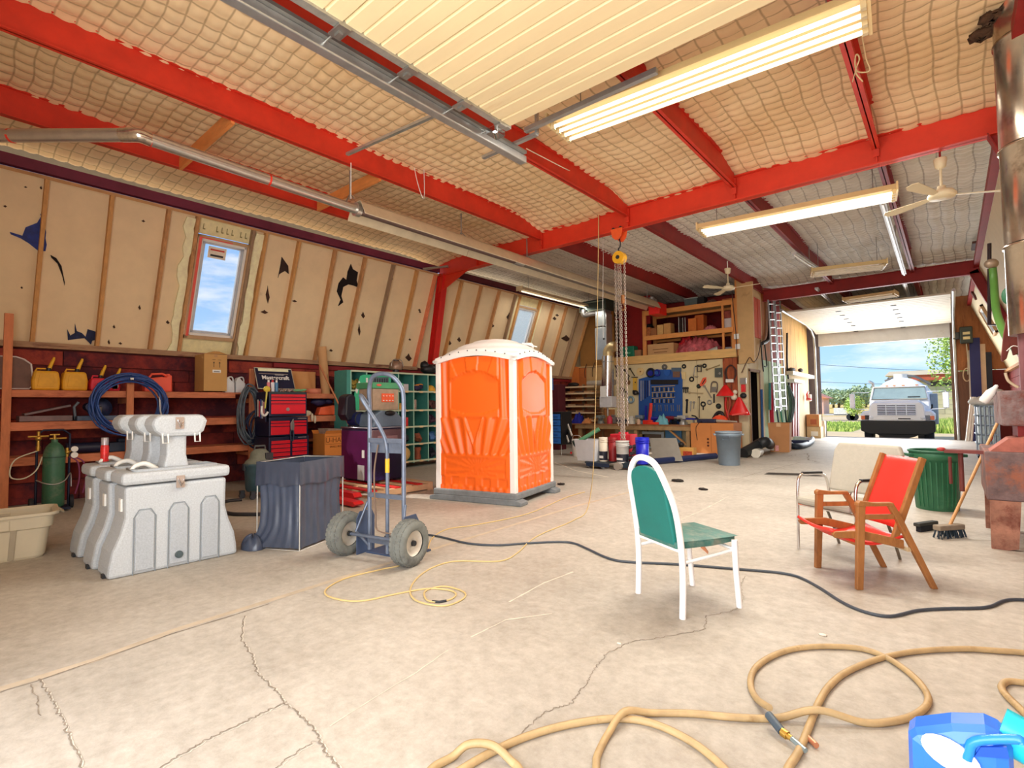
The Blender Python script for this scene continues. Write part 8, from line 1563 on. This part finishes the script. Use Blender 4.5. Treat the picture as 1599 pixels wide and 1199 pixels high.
# drain
a, b, c, d = F(1193, 741), F(1283, 744), F(1287, 753), F(1215, 748)
t = thing('floor_drain', 'narrow steel floor drain grating across the slab behind the chairs', 'drain', (a+b)/2); dx = (b-a)
part(t, 'frame', strip([a+Vector((0, .18, 0)), b+Vector((0, .18, 0))], .42, .003), M((160, 150, 138), .6, .3), w=True)
for k in range(30): p = a.lerp(b, (k+.5)/30); part(t, 'slot', MB().add([(p.x-.022, p.y+.02, .005), (p.x+.022, p.y+.02, .005), (p.x+.022, p.y+.34, .005), (p.x-.022, p.y+.34, .005)], [(0, 1, 2, 3)]), M((84, 76, 68), .9), w=True)
for i, (x, y, s) in enumerate(((876, 757, .05), (1058, 752, .07), (1098, 765, .05), (1285, 992, .014), (967, 1005, .010))):
    p = F(x, y); t = thing('floor_debris', ('dark scrap of rubber on the floor right of the toilet', 'dark rag scrap on the floor behind the white chair', 'second dark scrap beside the rag scrap', 'small white pebble on the floor below the white chair', 'tiny white pebble near the long floor crack')[i], 'debris', p); part(t, 'scrap', MB().ball((0, 0, s*.3), (s*1.6, s, s*.35), 8, 5).jit(s*.12, i), M((40, 34, 30), .9) if i < 3 else M((226, 214, 196), .8))
# right-hand corner: tote tank, boards, electric box
t = thing('water_tank', 'caged white liquid tank standing by the far right wall', 'tank', F(1540, 690)); Yk = 16.0; g = AY(1534, 655, Yk)
x0, x1 = AY(1524, 655, Yk).x, AY(1560, 655, Yk).x; zt = AY(1530, 634, Yk).z
part(t, 'bladder', MB().bb((x0+.03, Yk+.03, .1), (x1, Yk+.9, zt)), M((206, 220, 222), .4), w=True, bev=.05)
for k in range(6): z = .1+(zt-.1)*k/5; part(t, 'cage_bar', MB().tube([(x0, Yk+.9, z), (x0, Yk, z), (x1, Yk, z)], .018, 6), M((170, 190, 210), .4, .5), w=True)
for k in range(6): x = x0+(x1-x0)*k/5; part(t, 'cage_bar', MB().tube([(x, Yk, .05), (x, Yk, zt)], .018, 6), M((170, 190, 210), .4, .5), w=True)
part(t, 'base', MB().bb((x0, Yk, 0), (x1, Yk+.9, .1)), DKM, w=True)
solo('paper_pile', 'white crumpled bags on top of the caged tank', 'bags', MB().ball(((x0+x1)/2, Yk+.4, zt+.10), (.3, .3, .12)).ball(((x0+x1)/2+.2, Yk+.4, zt+.26), (.14, .2, .14)).jit(.03, 3), WHITE)
for i, (x, y1, w_, c, lb) in enumerate(((1519, 545, .06, (206, 190, 170), 'pale board standing against the far right wall, leftmost of the row'), (1526, 525, .12, (36, 40, 96), 'dark blue plank standing between pale boards'), (1531, 532, .05, (214, 196, 170), 'pale board right of the dark blue plank'), (1537, 535, .08, (200, 170, 140), 'tan board standing among the far right boards'), (1545, 548, .10, (30, 34, 50), 'black plank standing at the right of the board row'))):
    p = AY(x, 660, 22.6); t = thing('standing_board', lb, 'board', (p.x, 22.6, 0)); zt2 = AY(x, y1, 22.6).z; part(t, 'board', MB().beam((0, 0, 0), (.0+.05, .5, zt2), w_*2.2, .03, (0, 1, 0)), M(c, .7, 0, .1, 4))
for i, (x0_, x1_) in enumerate(((1512, 1520), (1517, 1523), (1509, 1517))): t = thing('white_pipe', ('white pipe leaning low by the far right boards', 'white pipe leaning, nearest the pale boards', 'white pipe leaning, nearest the door track')[i], 'pipe', F(x0_, 686)); part(t, 'tube', MB().cyl((AY(x0_, 688, 22.3).x, 22.3, .02), AY(x1_, 620, 22.7), .03), WHITE, w=True)
t = thing('door_opener', 'dark electric door opener box mounted beside the far door', 'motor', AY(1508, 520, 23.1)); q = AY(1508, 520, 23.1); part(t, 'case', MB().bb((-.16, -.22, -.36), (.17, 0, .20)), M((44, 50, 40), .5, .1), bev=.03); part(t, 'gearbox', MB().bb((-.34, -.15, -.2), (-.16, 0, .04)), M((54, 54, 50), .5), bev=.02)
for z in (-.02, -.18): part(t, 'label', MB().bb((-.08, -.226, z-.05), (.10, -.22, z+.04)), M((206, 190, 140), .5))
part(t, 'cable', MB().tube([(0, -.05, -.36), (.02, -.05, -.9), (.0, -.05, -1.4)], .015, 5, sm=3), M((196, 180, 150)))
t = thing('rope_loop', 'loop of pale rope hung on the brown far wall', 'rope', AY(1510, 590, 23.1)); part(t, 'loop', MB().tube([AY(1510+6*math.cos(a/16*math.tau), 585+10*math.sin(a/16*math.tau), 23.1) for a in range(16)], .02, 5, True, sm=2), M((222, 190, 150)), w=True)
t = thing('pipe_bracket', 'pale pipe elbow sticking from the right wall over the stove', 'pipe', ASR(1570, 600)); part(t, 'tube', MB().tube([AY(1570, 582, 12), AY(1575, 595, 12), AY(1590, 605, 12)], .022, 8, sm=4), M((222, 200, 170)), w=True)
t = thing('shop_light_bracket', 'round dark vent fitting on the sloping right wall', 'vent', ASR(1521, 460)); part(t, 'flange', MB().cyl(ASR(1521, 460), ASR(1521, 460)+RN*.04, .17, n=8), M((96, 40, 30), .6), w=True)
solo('roof_junction_box', 'rusty square patch on the ceiling at upper right', 'patch', MB().box(F(1534, 382, 4.72), (.35, .7, .05)), M((84, 50, 34), .7))
t = thing('green_fixture', 'small green bracket beside the chimney', 'bracket', AY(1574, 462, 10)); part(t, 'plate', MB().ball((0, 0, 0), (.07, .04, .12)), M((34, 92, 60), .6))
# ================================================================== YARD
def truck():
    Y = 25.3; cxp = AY(1400, 640, Y).x; g = -.45
    t = thing('tank_truck', 'white tank truck parked facing in outside the far door', 'truck', (cxp, Y, g))
    WT = M((246, 246, 246), .4, 0, .03, 3); W2 = M((238, 240, 244), .4, 0, .03, 3); GL = M((150, 170, 168), .15, .1, .1, 3); BK = M((16, 16, 18), .5)
    hw = 1.12
    # z here from the yard level
    part(t, 'bumper', MB().prism([(-hw-.05, .62), (-hw-.05, 1.02), (hw+.05, 1.02), (hw+.05, .62), (hw-.25, .50), (-hw+.25, .50)], -.25, .0, lambda u, v, w: (u, w, v)), BK, bev=.02)
    part(t, 'underside', MB().prism([(-.9, .62), (.9, .62), (.55, .42), (.3, .34), (-.3, .34), (-.55, .42)], -.1, 1.2, lambda u, v, w: (u, w, v)), BK)
    part(t, 'grille_shell', MB().prism([(-.92, 1.02), (-.86, 1.62), (-.76, 1.76), (.76, 1.76), (.86, 1.62), (.92, 1.02)], -.22, .6, lambda u, v, w: (u, w, v)), W2, bev=.05)
    part(t, 'grille_recess', MB().bb((-.60, -.235, 1.24), (.60, -.215, 1.66)), M((50, 54, 84), .5))
    for k in range(7): z = 1.25+k*.065; part(t, 'grille_bar', MB().bb((-.61, -.26, z), (.61, -.235, z+.028)), M((214, 222, 236), .3, .2))
    for x in (-.32, 0, .32): part(t, 'grille_strut', MB().bb((x-.012, -.262, 1.24), (x+.012, -.236, 1.68)), M((214, 222, 236), .3))
    part(t, 'plate_recess', MB().bb((.05, -.236, 1.09), (.44, -.226, 1.13)), BK)
    for s in (-1, 1):
        part(t, 'fender', MB().prism([(s*.62, 1.02), (s*(hw+.04), 1.02), (s*(hw+.05), 1.28), (s*(hw-.04), 1.40), (s*.80, 1.44), (s*.64, 1.36)][::s], -.18, 1.2, lambda u, v, w: (u, w, v)), M((230, 234, 246), .35), bev=.06)
        hl = part(t, 'headlamp', MB().bb((s*.68 if s > 0 else -1.02, -.21, 1.06), (s*.68+.34 if s > 0 else -.68, -.18, 1.24)), M((64, 66, 74), .15, .4)); part(hl, 'lens', MB().ball((s*.80, -.21, 1.15), (.08, .03, .07)), M((226, 230, 236), .1))
        part(t, 'indicator', MB().bb((s*1.02 if s > 0 else -1.15, -.20, 1.07), (s*1.02+.13 if s > 0 else -1.02, -.17, 1.22)), M((226, 110, 50), .3))
        part(t, 'front_wheel', MB().lathe([(.30, -.14), (.48, -.14), (.50, -.10), (.50, .10), (.48, .14), (.30, .14)], (s*(hw-.16), .62, .50), 28, Matrix.Rotation(math.pi/2, 3, 'Y')), M((40, 40, 42), .85))
        part(t, 'rear_wheel', MB().lathe([(.28, -.26), (.48, -.26), (.50, -.22), (.50, .22), (.48, .26), (.28, .26)], (s*.72, 4.6, .50), 24, Matrix.Rotation(math.pi/2, 3, 'Y')), M((40, 40, 42), .85))
        mz = part(t, 'mirror', MB().bb((s*1.50-.09, .35, 1.52), (s*1.50+.09, .42, 2.12)), M((214, 214, 218), .2, .5), bev=.02)
        part(mz, 'mirror_arm', MB().tube([(s*.95, .7, 2.16), (s*1.5, .40, 2.16), (s*1.5, .40, 1.5), (s*1.0, .7, 1.46)], .016, 6), M((226, 226, 230), .3))
    part(t, 'hood', MB().prism([(-.76, 1.70), (-.70, 1.82), (0, 1.86), (.70, 1.82), (.76, 1.70), (.84, 1.3), (-.84, 1.3)], -.1, 1.3, lambda u, v, w: (u, w, v)), WT, bev=.05)
    part(t, 'cab', MB().add([(-1.02, 1.25, 1.2), (1.02, 1.25, 1.2), (1.02, 1.3, 1.85), (-1.02, 1.3, 1.85), (-.90, 1.62, 2.42), (.90, 1.62, 2.42), (-1.02, 2.9, 1.2), (1.02, 2.9, 1.2), (-.92, 2.9, 2.46), (.92, 2.9, 2.46)], [(0, 1, 2, 3), (3, 2, 5, 4), (1, 7, 9, 5, 2), (6, 0, 3, 4, 8), (4, 5, 9, 8), (7, 6, 8, 9)]), WT, bev=.06)
    part(t, 'windscreen', MB().add([(-.92, 1.285, 1.88), (.92, 1.285, 1.88), (.84, 1.575, 2.36), (-.84, 1.575, 2.36)], [(0, 1, 2, 3)]), GL)
    part(t, 'screen_trim', MB().tube([(-.93, 1.27, 1.87), (.93, 1.27, 1.87), (.85, 1.57, 2.37), (-.85, 1.57, 2.37)], .022, 6, True), M((150, 140, 120), .5))
    part(t, 'seat_back', MB().bb((.30, 1.32, 1.9), (.70, 1.34, 1.98)), BK)
    for x in (-.45, -.2, .1, .55): part(t, 'marker_lamp', MB().bb((x, 1.62, 2.43), (x+.10, 1.70, 2.475)), M((240, 160, 90), .4))
    part(t, 'tank', MB().lathe([(.001, 3.1), (.7, 3.12), (1.0, 3.25), (1.06, 3.45), (1.06, 7.4), (.9, 7.6), (.001, 7.7)], (0, 0, 0), 36, Matrix(((1, 0, 0), (0, 0, 1), (0, 1, 0)))).xf(Matrix.Translation((0, 0, 1.78))), WT)
    part(t, 'tank_hatch', MB().cyl((-.05, 3.9, 2.8), (-.05, 3.9, 3.02), .26, n=20), M((244, 238, 224), .4))
    part(t, 'tank_valves', MB().cyl((-.62, 3.6, 2.72), (-.30, 3.6, 2.88), .04).cyl((-.5, 3.6, 2.86), (-.4, 3.6, 2.72), .04).tube([(.2, 3.5, 2.92), (.5, 3.5, 2.86), (.85, 3.5, 2.62), (1.0, 3.5, 2.5)], .05, 8, sm=4), M((120, 116, 110), .4, .4))
    part(t, 'exhaust_stack', MB().tube([(-1.0, 2.95, 1.6), (-1.0, 2.95, 2.5), (-1.04, 2.9, 2.64), (-1.14, 2.8, 2.7)], .055, 10, sm=4), M((190, 184, 176), .3, .6))
    part(t, 'side_box', MB().bb((.96, 2.9, .8), (1.22, 3.5, 2.1)), M((150, 160, 168), .5), bev=.03)
    part(t, 'cab_handle', MB().tube([(1.03, 1.5, 1.45), (1.06, 1.5, 1.55), (1.06, 1.5, 1.65)], .03, 6), BK)
truck()
def G(x, y): return F(x, y, -.45)
GR = M((168, 190, 92), .95, 0, .3, 1.2, .3, 8, dark=(200, 196, 112), dthr=.55)
struct('lawn', MB().bb((-26, 37.0, -.449), (-4.6, 54, -.44)), GR); struct('lawn', MB().bb((-3.6, 37.0, -.449), (9, 54, -.44)), GR)
def grass(name, x0, x1, y0, y1, n, seed, h=.16):
    rr = random.Random(seed); m = MB()
    for _ in range(n):
        x = rr.uniform(x0, x1); y = y0+(y1-y0)*rr.random()**1.3; a = rr.uniform(0, math.pi); s = rr.uniform(.05, .12); hh = h*rr.uniform(.5, 1.6); dx, dy = math.cos(a)*s, math.sin(a)*s
        m.add([(x-dx, y-dy, -.45), (x+dx, y+dy, -.45), (x+rr.uniform(-.08, .08), y, -.45+hh)], [(0, 1, 2)])
    solo(name, 'rough green grass growing on the bank beyond the driveway' if seed == 1 else 'yellow-green weeds growing in front of the block building', 'grass', m, M((176, 198, 96), .9, 0, .35, 3, dark=(206, 204, 120), dthr=.56), kind='stuff')
grass('grass', -14, -4.7, 37.2, 53, 5000, 1); grass('grass', -3.4, 1.5, 37.2, 54, 3500, 2, .4)
struct('road', MB().bb((-80, 57, -.449), (40, 62, -.443)), M((196, 180, 156), .9)); struct('field', MB().bb((-160, 80, -.449), (60, 700, -.42)), M((222, 190, 110), .95, 0, .12, .05))
# flatbed trailer, hut, block building, trees, power lines
Yt = 60; a = AY(1300, 641, Yt); b = AY(1338, 641, Yt)
t = thing('flatbed_trailer', 'white flatbed trailer parked across the road', 'trailer', ((a.x+b.x)/2, Yt, -.45)); L = b.x-a.x
part(t, 'side', MB().bb((-L/2+.1, 0, .55), (L*.08, .1, 1.25)), M((240, 238, 232), .5)); part(t, 'bed', MB().bb((-L*.9, 0, .5), (L/2+.4, 2, .62)), M((206, 200, 196), .5)); part(t, 'fender', MB().prism([(L*.12, .5), (L*.2, 1.0), (L*.4, 1.0), (L*.5, .5)], -.05, .4, lambda u, v, w: (u, w, v)), M((220, 216, 210), .5))
for x in (L*.24, L*.38): part(t, 'wheel', MB().cyl((x, -.06, .36), (x, .2, .36), .36, n=20), RUBB)
Yh = 95; p = AY(1281, 620, Yh); q = AY(1297, 616, Yh)
t = thing('farm_hut', 'small pink hut with a pale gabled roof at the left of the yard view', 'hut', (p.x-1, Yh, -.45)); part(t, 'wall', MB().bb((-4, 0, 0), (1.4, 5, 2.6)), M((232, 190, 176), .8)); part(t, 'roof', MB().prism([(-4.5, 2.5), (-1.3, 4.2), (2.1, 2.5)], -.3, 5.3, lambda u, v, w: (u, w, v)), M((226, 150, 120), .8))
Yb2 = 54.5; xl = AY(1440, 630, Yb2).x; zt = AY(1465, 583, Yb2).z; zr = AY(1465, 593, Yb2).z
bt = thing('block_building', 'long cream concrete-block building with red fascia behind the truck', 'building', (xl+6, Yb2+5, -.45))
rowh = .38; z = -.45; k = 0
while z < zr-.05:
    for i in range(14): x = xl-1.5+i*.98+(k % 2)*.49; part(bt, 'block', MB().bb((x, Yb2, z+.01), (x+.96, Yb2+.3, z+rowh-.01)), M((222, 206, 166), .9, 0, .08, 2) if (i*3+k*5) % 4 else M((206, 190, 156), .9, 0, .08, 2), w=True)
    z += rowh; k += 1
part(bt, 'wall_core', MB().bb((xl-1.4, Yb2+.05, -.45), (xl+12, Yb2+9, zr)), M((196, 184, 150), .9), w=True); part(bt, 'fascia', MB().bb((xl-.6, Yb2-.5, zr), (xl+13, Yb2+.3, zr+.45)), M((206, 96, 70), .8), w=True)
part(bt, 'roof', MB().prism([(Yb2-.6, zr+.45), (Yb2+4, zt+.5), (Yb2+9, zr+.5)], xl-2.4, xl+13, lambda u, v, w: (w, u, v)), M((204, 184, 150), .9, 0, .1, 1), w=True)
part(bt, 'soffit_vent', MB().bb((xl+.6, Yb2-.05, zr-.5), (xl+3, Yb2+.0, zr-.1)), M((90, 80, 76), .8), w=True)
def tree(lb, c, r, h, n, seed, col=(96, 130, 60), grp=None, leaf=.16, trunk=True):
    rr = random.Random(seed); t = thing('tree', lb, 'tree', c, 0, grp); m = MB()
    for _ in range(n):
        a = rr.uniform(0, math.tau); e = rr.uniform(-1, 1); q = rr.random()**.4*(1+.25*math.sin(a*3+seed)); p = Vector((math.cos(a)*math.sqrt(1-e*e)*r*q, math.sin(a)*math.sqrt(1-e*e)*r*q, h*.62+e*h*.36*q)); s = leaf*rr.uniform(.6, 1.4)
        d1 = Vector((rr.uniform(-1, 1), rr.uniform(-1, 1), rr.uniform(-1, 1))).normalized()*s; d2_ = d1.orthogonal().normalized()*s*.6; m.add([p-d1, p+d2_, p+d1, p-d2_], [(0, 1, 2, 3)])
    part(t, 'foliage', m, M(col, .8, 0, .35, 1.5), kind='stuff')
    if trunk: part(t, 'trunk', MB().tube([(0, 0, 0), (.1, .1, h*.35), (0, .1, h*.7)], [r*.09, r*.07, r*.03], 8), M((110, 90, 66), .9))
    return t
tree('leafy branch end of a tree hanging at the top right of the far doorway', (AY(1500, 545, 33).x, 33, -.45), 1.25, 7.1, 3400, 3, (176, 200, 100), None, .075)
for i in range(9):
    x = 1284+i*8.5; Yq = 190+((i*37) % 50); p = AY(x, 626, Yq); tree('distant low tree in the belt along the horizon, seen left of the truck', (p.x, Yq, -.45), 4.4, 5.2+((i*5) % 3), 700, 20+i, (168, 184, 140), 'trees along the horizon', .5)
p = AY(1333, 640, 58); tree('bright green bush just left of the truck bonnet', (p.x, 58.5, -.45), .8, 2.3, 1600, 44, (186, 210, 110), None, .08, False)
for i, (y0, y1, lb) in enumerate(((569, 579, 'upper power line crossing the sky outside'), (596, 600, 'lower power line crossing the sky outside'))):
    t = thing('power_line', lb, 'power line', AY(1380, y0, 75)); part(t, 'wire', MB().tube([AY(1180, y0-6, 75), AY(1276, y0, 75), AY(1380, (y0+y1)/2+1.5, 75), AY(1490, y1, 75), AY(1650, y1-1, 75)], .035, 5, sm=4), M((120, 140, 150), .6), w=True)
# pale sheds seen through the windows of the left wall
t = thing('neighbour_shed', 'long white shed outside, seen low in the large left window', 'building', (-48, 14, -.45)); part(t, 'wall', MB().bb((-6, -22, 0), (0, 26, 5.6)), M((232, 228, 220), .8)); part(t, 'roof', MB().prism([(-6.6, 5.5), (-3, 6.9), (.6, 5.5)], -22.5, 26.5, lambda u, v, w: (u, w, v)), M((236, 236, 236), .6)); part(t, 'door', MB().bb((0, -4, 0), (.08, -1, 3.2)), M((206, 204, 196), .8))
t = thing('white_silo', 'tall white wall outside, filling the second left window', 'building', (-34, 44, -.45)); part(t, 'wall', MB().bb((-8, -8, 0), (0, 8, 15)), M((244, 244, 240), .7)); part(t, 'corner_trim', MB().bb((-.1, -.2, 0), (.1, .2, 15)), M((190, 206, 220), .7))
